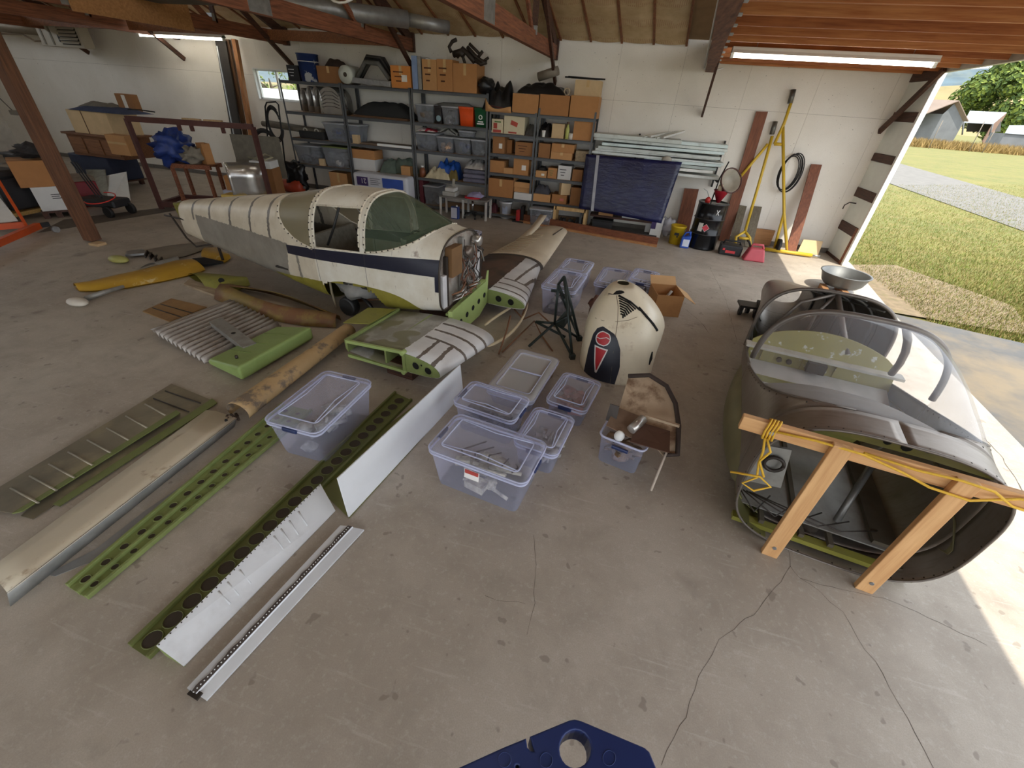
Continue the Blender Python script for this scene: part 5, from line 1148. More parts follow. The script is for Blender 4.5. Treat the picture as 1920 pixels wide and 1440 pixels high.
def slabw(c, b0, b1, h0, h1, m, nm, par, bev): return MB().hexa(c, [c[0] + Vector((0, 0, h0)), c[1] + Vector((0, 0, h1)), c[2] + Vector((0, 0, h1)), c[3] + Vector((0, 0, h0))]).build(nm, m, par, bev=bev, seg=4)
MTK = mat('tank_green', srgb(142, 164, 98), .4, var=.06, scale=3, stain=srgb(110, 128, 66), stscale=3)
TK = slabw([g0, g1, g2, g3], 0, 0, .06, .15, MTK, 'tank_body', GT, .035)
top = lambda a, b: (g0 + Vector((0, 0, .06))).lerp(g1 + Vector((0, 0, .15)), a).lerp((g3 + Vector((0, 0, .06))).lerp(g2 + Vector((0, 0, .15)), a), b)
for b_ in (.28, .5, .75): MB().tube([top(.1, b_) + Vector((0, 0, .001)), top(.72, b_) + Vector((0, 0, .001))], .004, 5).build('stamped_rib', mat('tank_rib', srgb(108, 128, 62), .5), TK)
MB().cyl(top(.62, .14), top(.62, .14) + Vector((0, 0, .03)), .014, 10).build('fitting', MSCREW, TK)
# ---------------- tan leading edge tube
a, b_ = pz(448, 778, .06), pz(655, 622, .08); n = 26; rows = []
for i in range(n + 1):
    t_ = i / n; c = a.lerp(b_, t_); r = .085 - .02 * t_; ring = []
    d = (b_ - a).normalized(); s = Vector((-d.y, d.x, 0))
    for j in range(17):
        an = rad(-25 + 240 * j / 16); ring.append(c + s * (r * 1.25 * math.cos(an) * -1) + Vector((0, 0, r * math.sin(an) + .03)))
    rows.append(ring)
LEt = root('leading_edge', pz(540, 700), 'long tan dented leading edge skin lying like a tube on the floor', 'wing skin')
MTAN = mat('tan_skin', srgb(186, 156, 112), .5, var=.1, scale=4, stain=srgb(116, 104, 92), stamt=.9, stscale=4.5, sten=(.56, .64))
MB().grid(rows).build('skin', MTAN, LEt, thick=.003)
for k in range(7): MB().tube([a + Vector((.03 * math.sin(k * 2.1), -.02 - .012 * k, .03)), a + Vector((.06 - .02 * k, -.06, .01 + .01 * (k % 3)))], .012, 5).build('torn_edge', mat('torn_dark', srgb(60, 46, 36), .9), LEt)
# ---------------- yellow / grey control surfaces by the tail
MYEL = mat('yellow_primer', srgb(178, 138, 44), .45, var=.12, scale=4, stain=srgb(214, 196, 150), stamt=.8, stscale=6, sten=(.62, .68))
def lens(name, L_, R_, h, m, lab, cat, parent=None, nm=None, z0=.02):
    rows = []
    for (l, r) in zip(L_, R_):
        l, r = P3(l), P3(r); rows.append([l.lerp(r, k / 8) + Vector((0, 0, z0 + h * math.sin(math.pi * (k / 8) ** .75))) for k in range(9)])
    b = MB().grid(rows); low = [[p * 1 for p in (rw[0], rw[-1])] for rw in rows]; b.grid([[q - Vector((0, 0, q.z - .004)) for q in rw] for rw in low], False)
    return b.build(nm or name, m, parent, label=None if parent else lab, cat=None if parent else cat)
EF = root('elevator', pz(260, 525), 'long mustard yellow tail surface tapering to a point on the floor', 'tail surface')
lens('elevator', [(150, 548), (180, 548), (240, 542), (310, 529), (370, 515), (386, 508)], [(140, 540), (165, 533), (210, 520), (270, 507), (330, 490), (352, 489)], .075, MYEL, None, None, EF, 'skin')
lens('elevator', [(300, 500), (330, 493), (338, 490)], [(262, 506), (320, 489), (334, 487)], .05, MGSHEET, None, None, EF, 'grey_tab')
ET = root('trim_tab', pz(150, 565), 'grey strut with a white rounded tip poking from under the yellow surface', 'tail part')
MB().tube([pz(160, 560, .03), pz(195, 548, .05), pz(232, 537, .06)], [.03, .03, .02], 8).build('strut', MGSHEET, ET); MB().ball(pz(145, 566, .045), (.14, .08, .045), 14, 8).build('tip', mat('tip_white', srgb(206, 198, 184), .5), ET)
E2 = root('tail_surface_frame', pz(300, 475), 'grey tail surface with olive tip and bare ribs lying near the tail', 'tail surface')
lens('s', [(300, 492), (350, 482), (390, 468), (402, 462)], [(272, 471), (320, 462), (360, 458), (372, 457)], .05, mat('dusty_grey', srgb(128, 118, 104), .6, .1, .12, 5), None, None, E2, 'skin')
MB().ball(pz(222, 486, .05), (.17, .09, .05), 14, 8).build('olive_tip', mat('tip_olive', srgb(158, 154, 86), .45), E2)
slab('spar', [(236, 481, .03), (240, 474, .03), (270, 470, .03), (276, 478, .03)], .03, MGALV, None, None, E2)
for k in range(4): MB().bar(pz(277 + k * 9, 472 + k * 4, .05), pz(272 + k * 9, 481 + k * 3.2, .05), .015, .05).build('rib', MSCREW, E2)
E3 = root('rudder', pz(400, 480), 'mustard yellow triangular tail fin lying under the fuselage tail', 'tail surface')
lens('s', [(378, 483), (420, 495), (434, 486)], [(392, 466), (408, 466), (426, 482)], .06, MYEL, None, None, E3, 'skin')
slab('black_web', [(362, 488, .02), (384, 486, .02), (420, 494, .02), (382, 500, .02)], .03, MSLOT, None, None, E3)
# ---------------- olive curved skins, plank, ribbed sheets
OS = root('fairing_panel', pz(410, 530), 'olive curved wing root panel with a black hole, on the floor', 'metal panel')
lens('s', [(386, 541), (420, 549), (445, 547), (470, 536)], [(352, 517), (376, 513), (420, 518), (462, 532)], .10, MOLIVE, None, None, OS, 'skin'); MB().cyl(pz(415, 526, .10), pz(415, 526, .115), .035, 14).build('hole', MSLOT, OS)
slab('weathered_plank', [(346, 536), (356, 527), (420, 546), (409, 559)], .03, wood('grey_plank', srgb(178, 160, 134), srgb(132, 114, 92), 0), 'short weathered plank in front of the olive panel', 'plank')
O2 = root('fairing_panel', pz(520, 575), 'long rusty olive fairing with a dark oval opening lying by the gear', 'metal panel')
MRO = mat('rusty_olive', srgb(136, 116, 62), .55, var=.15, scale=4, stain=srgb(118, 78, 52), stamt=.9, stscale=3, sten=(.45, .6))
rows = []
for i in range(15):
    t_ = i / 14; l, r = pz(402 + 228 * t_, 562 + 54 * t_ + 14 * math.sin(math.pi * t_), 0), pz(436 + 204 * t_, 540 + 62 * t_ - 10 * math.sin(math.pi * t_), 0); op = math.sin(math.pi * min(1, max(0, (t_ - .05) / .9)))
    rows.append((l, r, op))
MB().grid([[l + Vector((0, 0, .01)), l.lerp(r, .2) + Vector((0, 0, .10)), l.lerp(r, .5 - .22 * op) + Vector((0, 0, .14))] for l, r, op in rows]).build('side', MRO, O2, thick=.003)
MB().grid([[r + Vector((0, 0, .01)), r.lerp(l, .1) + Vector((0, 0, .08)), r.lerp(l, .5 - .30 * op) + Vector((0, 0, .13))] for l, r, op in rows]).build('side', MRO, O2, thick=.003)
slab('ribbed_sheet', [(268, 585), (322, 561), (388, 577), (318, 604)], .012, mat('tan_ribbed', srgb(150, 116, 74), .6, .1, .15, 5, stain=srgb(110, 82, 54)), 'thin tan ribbed metal sheet poking from under the corrugated panel', 'metal sheet')
S0 = bpy.context.scene.objects['ribbed_sheet']
for k in (.33, .62): MB().tube([pz(268 + 54 * k, 585 - 24 * k, .016), pz(318 + 70 * k, 604 - 27 * k, .016)], .006, 5).build('bead', MSCREW, S0)
# ---------------- stamped skins at far left
MSK = mat('stained_alu', srgb(132, 124, 106), .4, .45, .15, 5, stain=srgb(172, 160, 126), stamt=.7, stscale=2, sten=(.5, .66)); MSKG = mat('skin_green', srgb(110, 118, 66), .6, var=.1)
K1 = root('wing_skin', pz(200, 850), 'long stamped aluminium wing skin with cross beads, upper of the left pair', 'wing skin')
slab('sheet', [(-60, 950, .03), (24, 963, .03), (330, 772, .03), (262, 757, .03)], .006, MSK, None, None, K1)
slab('green_edge', [(24, 964, .031), (42, 960, .031), (338, 775, .031), (331, 770, .031)], .008, MSKG, None, None, K1)
for k in range(8):
    x, y = 10 + k * 36, 917 - k * 22.5; MB().tube([pz(x + 10, y - 2, .038), pz(x + 62 - k * 2.0, y + 26 - k * 1.0, .038)], .007, 6).build('bead', mat('bead_alu', srgb(160, 152, 134), .4, .4), K1)
K2 = root('wing_skin', pz(250, 830), 'lower stamped aluminium wing skin with green edge, longer of the left pair', 'wing skin')
slab('sheet', [(40, 968, .004), (62, 974, .004), (400, 752, .004), (322, 720, .004), (262, 757, .004)], .005, MSK, None, None, K2)
slab('green_edge', [(100, 946, .010), (112, 950, .010), (408, 756, .010), (398, 748, .010)], .006, MSKG, None, None, K2)
for k in range(2): MB().tube([pz(310 - k * 22, 733 + k * 14, .014), pz(376 - k * 22, 756 + k * 16, .014)], .006, 6).build('bead', MSCREW, K2)
# ---------------- cream flap
FP = root('flap', pz(240, 940), 'long cream painted wing flap lying on the floor at lower left', 'wing flap')
rows = []
for i in range(9):
    t_ = i / 8; l = pz(-20 + 406 * t_, 1066 - 297 * t_, .03); r = pz(20 + 420 * t_, 1137 - 337 * t_, .0); m_ = pz(14 + 430 * t_, 1112 - 328 * t_, .10)
    rows.append([l, l.lerp(m_, .35) + Vector((0, 0, .02)), l.lerp(m_, .75) + Vector((0, 0, .012)), m_, m_.lerp(r, .5), r])
b = MB().grid([rw[:4] for rw in rows]); b.build('top_skin', mat('flap_cream', srgb(206, 194, 170), .5, var=.05, scale=4, stain=srgb(150, 122, 92), stamt=.7, stscale=5, sten=(.62, .7)), FP, thick=.004)
MB().grid([rw[3:] for rw in rows]).build('nose_skin', mat('flap_grey', srgb(142, 142, 138), .5, .3, .2, 9), FP, thick=.004)
MB().add([rows[-1][0], rows[-1][3], rows[-1][5], Vector((rows[-1][0].x, rows[-1][0].y, 0))], [(0, 1, 2, 3)]).build('end_rib', mat('flap_grey', srgb(142, 142, 138), .5, .3, .2, 9), FP)
MB().cyl(pz(424, 788, .085), pz(424, 788, .105), .012, 10).build('hole', MSLOT, FP)
slab('thin_strip', [(88, 1078), (104, 1081), (205, 1040), (300, 965), (524, 792), (508, 778), (400, 870), (270, 960), (180, 1030)], .004, mat('strip_grey', srgb(150, 150, 148), .4, .3), 'thin curled grey metal strip between the cream flap and the green spar', 'metal strip')
# ---------------- green perforated spars
def spar(nm, lab, pts_l, pts_r, m, holes, hr, lipw=.02, th=.012, two=True):
    t = root(nm, (P3(pts_l[0]) + P3(pts_r[1])) / 2, lab, 'wing spar')
    l0, l1, r0, r1 = P3(pts_l[0]), P3(pts_l[1]), P3(pts_r[0]), P3(pts_r[1])
    MB().quadslab([l0, r0, r1, l1], (0, 0, th)).build('web', m, t)
    for a, b_ in ((l0, l1), (r0, r1)): MB().bar(a + Vector((0, 0, th + .008)), b_ + Vector((0, 0, th + .008)), lipw, .03).build('flange', m, t, bev=.003)
    d = (l1 - l0).normalized()
    for k in range(holes):
        f_ = (k + .6) / (holes + .3)
        for s in ((.28, .72) if two else (.5,)):
            q = l0.lerp(l1, f_).lerp(r0.lerp(r1, f_), s) + Vector((0, 0, th)); r = hr * (1 if not two else (1 if s < .5 else .85))
            MB().cyl(q + Vector((0, 0, -.004)), q + Vector((0, 0, .0012)), r, 14).build('lightening_hole', mat('hole_floor', srgb(66, 58, 48), .9), t)
            MB().tube([q + Vector((r * math.cos(a), r * math.sin(a), .002)) for a in [j * math.pi / 8 for j in range(16)]], .003, 5, closed=True).build('hole_rim', m, t)
    return t
t = spar('wing_spar', 'slim bright green spar with two rows of round holes', [(130, 1102), (532, 760)], [(166, 1124), (585, 772)], MGREENP, 16, .024)
l0, l1 = pz(146, 1112, .02), pz(552, 768, .02); MB().bar(l0, l1, .014, .035).build('mid_flange', MGREENP, t)
spar('wing_spar', 'wide dark olive spar with one row of large holes, longest on the floor', [(246, 1213), (742, 738)], [(280, 1236), (772, 752)], mat('spar_olive', srgb(106, 112, 62), .5, var=.12, scale=4), 22, .045, two=False, th=.008)
MOL2 = mat('olive_skin_inside', srgb(110, 112, 62), .5, var=.12, scale=3)
slab('olive_sheet', [(585, 905, .002), (655, 972, .002), (862, 745, .002), (798, 745, .002)], .006, MOL2, 'olive green sheet lying flat beside the standing white sheet', 'metal sheet')
# white standing sheet
a, b_ = pz(655, 971, .002), pz(869, 738, .002); at_, bt = py(645, 905, a.y - .02), py(868, 690, b_.y - .02)
at_ = a + Vector((-.04, .03, .33)); bt = b_ + Vector((-.04, .03, .30))
WSH = MB(); WSH.quadslab([a, b_, bt, at_], (-.008, 0, 0)); WSH.build('white_sheet', mat('white_sheet_paint', srgb(224, 226, 228), .35, var=.03), label='tall white metal sheet standing on edge beside the bins', cat='metal sheet')
# white skin lying on the olive spar
WK = root('skin_panel', pz(460, 1080), 'white ribbed skin panel sloping down from the long olive spar', 'metal panel')
k0, k1, k2, k3 = pz(294, 1212, .10), pz(345, 1250, .005), pz(629, 958, .005), pz(601, 908, .10)
MB().quadslab([k0, k1, k2, k3], (0, 0, .006)).build('sheet', mat('white_sheet_worn', srgb(220, 222, 224), .35, var=.04, scale=5, stain=srgb(196, 196, 196), stscale=4), WK)
MB().quadslab([k0 - Vector((0, 0, .10)), k1 - Vector((0, 0, .002)), k1, k0], (.004, .004, 0)).build('end_web', MGREENP, WK)
for f_ in (.28, .33, .40, .62, .67, .73, .80): MB().tube([k0.lerp(k3, f_).lerp(k1.lerp(k2, f_), .15) + Vector((0, 0, .007)), k0.lerp(k3, f_).lerp(k1.lerp(k2, f_), .7) + Vector((0, 0, .007))], .006, 5).build('faint_rib', mat('white_sheet_worn', srgb(220, 222, 224), .35), WK)
b = MB()
for k in range(40): b.ball(k0.lerp(k3, (k + .5) / 40) + Vector((.006, -.006, .006)), .004, 5, 4)
b.build('rivet_row', MSCREW, WK, kind='stuff')
# bottom white spar strip with dark seam
BS = root('narrow_strip', pz(520, 1150), 'narrow white metal strip with a dark peeling seam, nearest the camera', 'metal strip')
s0, s1, s2, s3 = pz(350, 1290, .045), pz(388, 1315, .005), pz(683, 995, .005), pz(638, 985, .045)
rows = []
for i in range(13):
    t_ = i / 12; l = s0.lerp(s3, t_); r = s1.lerp(s2, t_); rows.append([Vector((l.x, l.y, .004)), l, l.lerp(r, .5) + Vector((0, 0, .016)), l.lerp(r, .55) + Vector((0, 0, .010)), r + Vector((0, 0, .012)), r])
MB().grid(rows, False).build('skin', mat('strip_white', srgb(208, 210, 212), .35, .1, .06, 5), BS)
b = MB(); L_, R_ = [], []
for i in range(50):
    t_ = i / 49; l = s0.lerp(s3, t_); r = s1.lerp(s2, t_); w_ = .15 + .08 * noise.noise(Vector((i * .37, 0, 0))); L_.append(l.lerp(r, .48 - w_) + Vector((0, 0, .018))); R_.append(l.lerp(r, .52) + Vector((0, 0, .018)))
b.grid([L_, R_]).build('peeled_seam', mat('peel_dark', srgb(70, 60, 54), .7), BS)
b = MB()
for k in range(60): q = s0.lerp(s3, k / 60).lerp(s1.lerp(s2, k / 60), .42) + Vector((0, 0, .0195)); b.ball(q, .0035, 5, 4)
b.build('rivet_row', MWHITE, BS, kind='stuff')
MB().box(pz(366, 1301, .03), (.06, .03, .012), rz=-.1).build('end_tab', MSCREW, BS)
# ---------------- galvanised pan on two timbers by the doorway
q = Vector((3.70, 7.98, .09))
PT = root('two_by_fours', pz(1580, 570), 'two short timbers on the slab edge under the metal pan', 'timber')
for (p0, p1) in (((1541, 536), (1572, 596)), ((1572, 536), (1622, 606))):
    a, b_ = pz(*p0, .045), pz(*p1, .045); MB().bar(a, b_, .09, .085).build('timber', wood('old_fir', srgb(170, 126, 84), srgb(120, 82, 52), 1), PT)
PAN = root('wash_pan', q, 'round galvanised pan resting on timbers by the doorway', 'pan')
MB().lathe([(.02, 0), (.25, 0), (.30, .05), (.35, .19), (.37, .20), (.37, .21), (.34, .205), (.29, .06), (.24, .015), (.02, .015)], q, 36).build('bowl', mat('pan_metal', srgb(98, 100, 100), .5, .45, .12, 8), PAN)
# ---------------- blue plastic step ladder top in front of the camera
LZ = 1.15
def lad(x, y): return pz(x, y, LZ)
LD = root('step_ladder', pz(1060, 1440, 0), 'dark blue plastic ladder top with round tool holes at the bottom edge', 'step ladder')
MBL_ = mat('ladder_blue', srgb(30, 52, 110), .4, var=.04)
import itertools
outp = [(868, 1440), (945, 1405), (984, 1389), (986, 1403), (994, 1412), (1006, 1413), (998, 1383), (1068, 1354), (1078, 1352), (1090, 1355), (1208, 1405), (1216, 1412), (1240, 1470), (1250, 1560), (820, 1560), (830, 1457)]
hole = [(1079 + 33 * math.cos(a), 1404 + 40 * math.sin(a)) for a in [k * math.pi / 10 for k in range(20)]]
# outline with a slit to the hole so that the top is a true ring
k0 = min(range(20), key=lambda k: hole[k][1]); hr = [hole[(k0 - k) % 20] for k in range(21)]
poly = outp[:9] + hr + outp[8:]
top = [lad(*p) for p in poly]
cu = bpy.data.curves.new('ladder_outline', 'CURVE'); cu.dimensions = '2D'; cu.fill_mode = 'BOTH'; cu.extrude = .03; cu.bevel_depth = .004; cu.bevel_resolution = 2
for ring in (outp, hole, [(970 + 7 * math.cos(a), 1437 + 8 * math.sin(a)) for a in [k * math.pi / 6 for k in range(12)]]):
    sp = cu.splines.new('POLY'); sp.points.add(len(ring) - 1); sp.use_cyclic_u = True
    for i, p in enumerate(ring): v = lad(*p); sp.points[i].co = (v.x, v.y, 0, 1)
ob = bpy.data.objects.new('ladder_tmp', cu); COL.objects.link(ob)
me = bpy.data.meshes.new_from_object(ob.evaluated_get(bpy.context.evaluated_depsgraph_get()))
b = MB(); b.add([Vector((p.co.x, p.co.y, p.co.z + LZ - .034)) for p in me.vertices], [tuple(f.vertices) for f in me.polygons]); bpy.data.objects.remove(ob)
b.build('ladder_cap', MBL_, LD)
for x, y, r in ((946, 1424, 12), (1024, 1425, 12), (1142, 1421, 12)):
    MB().tube([lad(x + r * math.cos(a), y + r * 1.2 * math.sin(a)) for a in [k * math.pi / 10 for k in range(20)]], .0012, 5, closed=True).build('moulded_ring', MBL_, LD)
for (x, y) in ((900, 1520), (1180, 1520)):
    p = lad(x, y); MB().bar(p + Vector((0, 0, -.04)), Vector((p.x + (-.12 if x < 1000 else .12), p.y - .02, .01)), .07, .03, (0, 1, 0)).build('side_rail', MBL_, LD)
    MB().bar(p + Vector((0, -.10, -.04)), Vector((p.x + (-.12 if x < 1000 else .12), p.y - .85, .01)), .05, .03, (0, 1, 0)).build('rear_rail', MBL_, LD)
for z in (.28, .56, .84): MB().box(((lad(900, 1520).x + lad(1180, 1520).x) / 2, lad(1040, 1520).y - .02, z), (.36 + (1.1 - z) * .2, .08, .03)).build('step', MBL_, LD)
# ================================================================ steel shelving along the back wall
YF, YB = 9.85, 10.47
MSTEEL = mat('shelf_steel', srgb(92, 94, 96), .5, .35, .08, 8); MPART = mat('particle_board', srgb(164, 132, 98), .8, var=.1, scale=12)
def shelving(x0, x1, zs, ztop, lab):
    t = root('shelving_unit', ((x0 + x1) / 2, (YF + YB) / 2, 0), lab, 'shelving unit', 'grey steel shelving units on the back wall')
    for x in (x0 + .022, x1 - .022):
        for y in (YF + .02, YB - .02):
            b = MB(); s = 1 if x < (x0 + x1) / 2 else -1; r = 1 if y < 10.1 else -1
            b.box((x, y - r * .018, ztop / 2), (.04, .003, ztop)); b.box((x - s * .019, y, ztop / 2), (.003, .036, ztop)); b.build('upright', MSTEEL, t)
    for z in zs:
        b = MB(); b.bb((x0 + .02, YF, z - .06), (x1 - .02, YF + .003, z)); b.bb((x0 + .02, YB - .003, z - .06), (x1 - .02, YB, z)); b.bb((x0 + .022, YF, z - .012), (x1 - .022, YB, z - .006)); s = b.build('shelf', MSTEEL, t)
        MB().bb((x0 + .03, YF + .006, z - .006), (x1 - .03, YB - .006, z)).build('shelf_board', MPART, s)
    return t
LZ_ = [2.38, 1.79, 1.25, .69, .10]; RZ_ = [2.11, 1.72, 1.34, .96, .47, .10]
shelving(-8.24, -6.66, LZ_[:-1], 2.40, 'grey steel shelving unit nearest the small window')
shelving(-6.64, -4.98, LZ_[:-1], 2.40, 'grey steel shelving unit second from the small window')
shelving(-4.96, -3.22, LZ_, 2.40, 'grey steel shelving unit holding orange and green bins')
shelving(-3.19, -2.17, RZ_, 2.13, 'narrow steel shelving unit with fruit boxes')
shelving(-2.15, -.97, RZ_, 2.22, 'narrow steel shelving unit beside the blue tarp')
def sx(x, y, Y): return py(x, y, Y).x
def sz(x, y, Y): return py(x, y, Y).z
CARDS = [mat('carton_%d' % i, c, .8, var=.06, scale=5, stain=tuple(k * .75 for k in c), stamt=.35) for i, c in enumerate((srgb(180, 128, 78), srgb(168, 116, 68), srgb(190, 142, 92), srgb(150, 104, 62), srgb(206, 178, 136)))]
MTAPE = mat('parcel_tape', srgb(200, 164, 112), .4); MPAPER = mat('paper_label', srgb(226, 222, 212), .7)
def sbox(z, x0, y0, x1, lab, m=0, Y=9.90, dep=.38, tape=True, label_=None, grp='cartons on the shelves', name='carton', rz=0., flaps=False, pr=None):
    yb = 0; ym = y0 + 10; X0, X1 = sx(x0, ym, Y), sx(x1, ym, Y); zt = sz((x0 + x1) / 2, y0, Y); h = max(.05, zt - z)
    m = CARDS[m] if isinstance(m, int) else m
    t = root(name, ((X0 + X1) / 2, Y + dep / 2, z), lab, 'cardboard box', grp, rz=rz)
    c = Vector(((X0 + X1) / 2, Y + dep / 2, z + h / 2)); M_ = Matrix.Rotation(rz, 3, 'Z'); L = X1 - X0
    MB().box(c, (L, dep, h), M=M_).build('body', m, t, bev=.004)
    if tape: MB().box(c + M_ @ Vector((0, -dep / 2 - .001, h * .30)), (min(.06, L * .3), .002, h * .4), M=M_).build('tape', MTAPE, t); MB().box(c + Vector((0, 0, h / 2 + .001)), (L * .98, .05, .002), M=M_).build('tape', MTAPE, t)
    if label_: MB().box(c + M_ @ Vector((L * .18, -dep / 2 - .0015, -h * .05)), (L * .28, .002, h * .3), M=M_).build('label', label_, t)
    if pr:
        for k in range(3): MB().box(c + M_ @ Vector((-L * .12, -dep / 2 - .0015, h * (.22 - .2 * k))), (L * (.5 - .12 * k), .002, h * .05), M=M_).build('print', pr, t)
    if flaps:
        for s in (-1, 1): MB().quadslab([c + Vector((s * L / 2, -dep / 2, h / 2)), c + Vector((s * L / 2, dep / 2, h / 2)), c + Vector((s * (L / 2 + .04), dep / 2, h / 2 + .10)), c + Vector((s * (L / 2 + .04), -dep / 2, h / 2 + .10))], (0, 0, .005)).build('flap', m, t)
        MB().quadslab([c + Vector((-L / 2, -dep / 2, h / 2)), c + Vector((L / 2, -dep / 2, h / 2)), c + Vector((L / 2, -dep / 2 - .03, h / 2 - .10)), c + Vector((-L / 2, -dep / 2 - .03, h / 2 - .10))], (0, -.005, 0)).build('flap', CARDS[2], t)
        MB().box(c + Vector((0, 0, h / 2)), (L * .94, dep * .94, .004)).build('dark_inside', MINNER, t)
    return t
def sbin(z, x0, y0, x1, lab, Y=9.88, dep=.5, m=None, lid=True, inside=None, cat='storage bin', grp='bins on the shelves', solid=False, seed=0):
    ym = y0 + 10; X0, X1 = sx(x0, ym, Y), sx(x1, ym, Y); h = max(.08, sz((x0 + x1) / 2, y0, Y) - z); L = X1 - X0; cx, cy = (X0 + X1) / 2, Y + dep / 2
    t = root('storage_bin', (cx, cy, z), lab, cat, grp); m = m or MTUB2
    R_ = [[Vector((cx + x, cy + y, z + zz)) for x, y in rrect(L * k, dep * k, .03, 3)] for k, zz in ((.84, 0), (.90, h * .5), (.97, h * .9), (1, h * .92), (1, h))]
    b = MB().loft(R_, False); b.add(R_[0], [list(reversed(range(len(R_[0]))))]); b.build('tub', m, t, thick=.003)
    if lid:
        MB().loft([[Vector((cx + x, cy + y, z + zz)) for x, y in rrect(L * k, dep * k, .03, 3)] for k, zz in ((1.02, h - .01), (1.02, h + .012), (.92, h + .018))]).build('lid', lid if not isinstance(lid, bool) else MLID2, t)
    else: MB().tube([Vector((cx + x, cy + y, z + h)) for x, y in rrect(L, dep, .03, 3)], .008, 5, closed=True).build('rim', m, t)
    if inside:
        b = MB(); rnd = random.Random(seed)
        for k in range(9): b.ball((cx + rnd.uniform(-.3, .3) * L, cy + rnd.uniform(-.35, .1) * dep, z + h * rnd.uniform(.15, .6)), (L * .16, dep * .14, h * .18), 8, 6, .4, k + seed)
        b.build('contents', inside, t, kind='stuff')
    return t
MTUB2 = clear('old_tub', srgb(196, 200, 206), .16, .25, .4); MLID2 = clear('old_lid', srgb(200, 202, 204), .65, .35, .3)
CL = lambda n, c: mat('cloth_' + n, c, .85, var=.18, scale=9)
def heap(name, z, x0, y0, x1, lab, cat, m, Y=10.1, dep=.25, seed=1, jit=.5, n=5, parent=None):
    """A draped bundle: overlapping folded lumps of one cloth."""
    ym = y0 + 8; X0, X1 = sx(x0, ym, Y - dep), sx(x1, ym, Y - dep); h = max(.06, sz((x0 + x1) / 2, y0, Y - dep) - z); b = MB(); rnd = random.Random(seed); L = X1 - X0
    t = root(name, ((X0 + X1) / 2, Y, z), lab, cat)
    rows = []; nx, ny = 26, 14
    for i in range(ny + 1):
        row = []
        for j in range(nx + 1):
            u, v = j / nx, i / ny; e = min(1, 4 * min(u, 1 - u)) ** .5 * min(1, 3.2 * min(v, 1 - v)) ** .5
            f = noise.noise(Vector((u * n + seed, v * n * .7, seed * 1.3))); g = abs(noise.noise(Vector((u * n * 2.2, v * n * 1.6 + seed, 3.1))))
            row.append((X0 + L * u + jit * .03 * f, Y - dep + 2 * dep * v + jit * .03 * g, z + .004 + h * e * (.72 + .5 * f * jit + .25 * (g - .3) * jit)))
        rows.append(row)
    MB().grid(rows).build('folds', m, t, sub=1); return t
# ---- top of the left units
BKP = mat('black_print_box', srgb(30, 30, 32), .6)
sbox(2.38, 538, 122, 559, 'black printed box at the window end of the top shelf', BKP, tape=False, pr=mat('white_print', srgb(190, 190, 190), .6), dep=.3)
q = py(578, 146, 9.98); PB_ = root('pail', (q.x, 10.05, 2.38), 'tall blue and white labelled pail on the top shelf', 'pail')
h = sz(578, 100, 9.9) - 2.38; MB().lathe([(.02, 0), (.20, 0), (.225, h * .96), (.235, h * .96), (.235, h), (.02, h)], (q.x, 10.07, 2.38), 26).build('body', mat('pail_blue', srgb(42, 62, 112), .45, var=.1, scale=4, stain=srgb(204, 206, 206), stamt=1., stscale=3.5, sten=(.55, .58)), PB_)
MB().tube(arc((q.x, 10.07, 2.38 + h * .72), .225, 0, 6.28, 26), .008, 6).build('hoop', MWHITE, PB_)
sbox(2.38, 594, 124, 636, 'plain cardboard box between pail and plastic roll', 3, Y=10.0)
heap('dark_cloth', 2.60, 600, 104, 645, 'dark bundle lying on the box behind the pail', 'cloth', CL('dark', srgb(64, 50, 44)), Y=10.3, dep=.14, seed=4)
q = py(648, 139, 9.9); RLc = root('plastic_roll', (q.x, 10.1, 2.38), 'roll of clear plastic sheeting with open core, end on', 'plastic roll')
MB().lathe([(.045, 0), (.165, 0), (.17, .05), (.17, .45), (.045, .45)], (q.x, 9.88, 2.555), 24, Matrix(((1, 0, 0), (0, 0, 1), (0, 1, 0)))).build('wrap', mat('milky_film', srgb(190, 192, 180), .3, var=.06), RLc)
MB().cyl((q.x, 9.875, 2.555), (q.x, 10.3, 2.555), .044, 14).build('core', mat('core_dark', srgb(66, 56, 46), .9), RLc)
HB = root('hose_bundle', (sx(690, 130, 10.1), 10.1, 2.52), 'grey and black duct hoses arching over a metal tray', 'hoses'); X0, X1 = sx(668, 130, 10), sx(733, 130, 10)
for k in range(6):
    hh = .30 + .05 * (k % 3); MB().tube([(X0 - .02 * k, 9.98 + .06 * k, 2.50), (X0 + .25, 9.98 + .06 * k, 2.50 + hh), (X0 + .55, 10 + .05 * k, 2.50 + hh * .95), (X1 - .05, 10 + .05 * k, 2.52)], .045, 8).build('hose', [CL('hosegrey', srgb(96, 94, 88)), MSLOT, CL('hosed', srgb(60, 56, 52))][k % 3], HB)
TRY = MB(); TRY.quadslab([(X0 - .12, 9.9, 2.42), (X1 + .02, 9.88, 2.385), (X1 + .02, 10.2, 2.385), (X0 - .12, 10.2, 2.42)], (0, 0, .10)); TRY.build('metal_tray', MGALV, label='long galvanised metal tray under the duct hoses', cat='tray', bev=.004)
OPR = mat('dark_print', srgb(84, 48, 28), .8)
sbox(2.38, 732, 123, 769, 'orange printed carton with white label on the top shelf', mat('carton_orange', srgb(206, 132, 62), .7, var=.05), label_=MPAPER, pr=OPR)
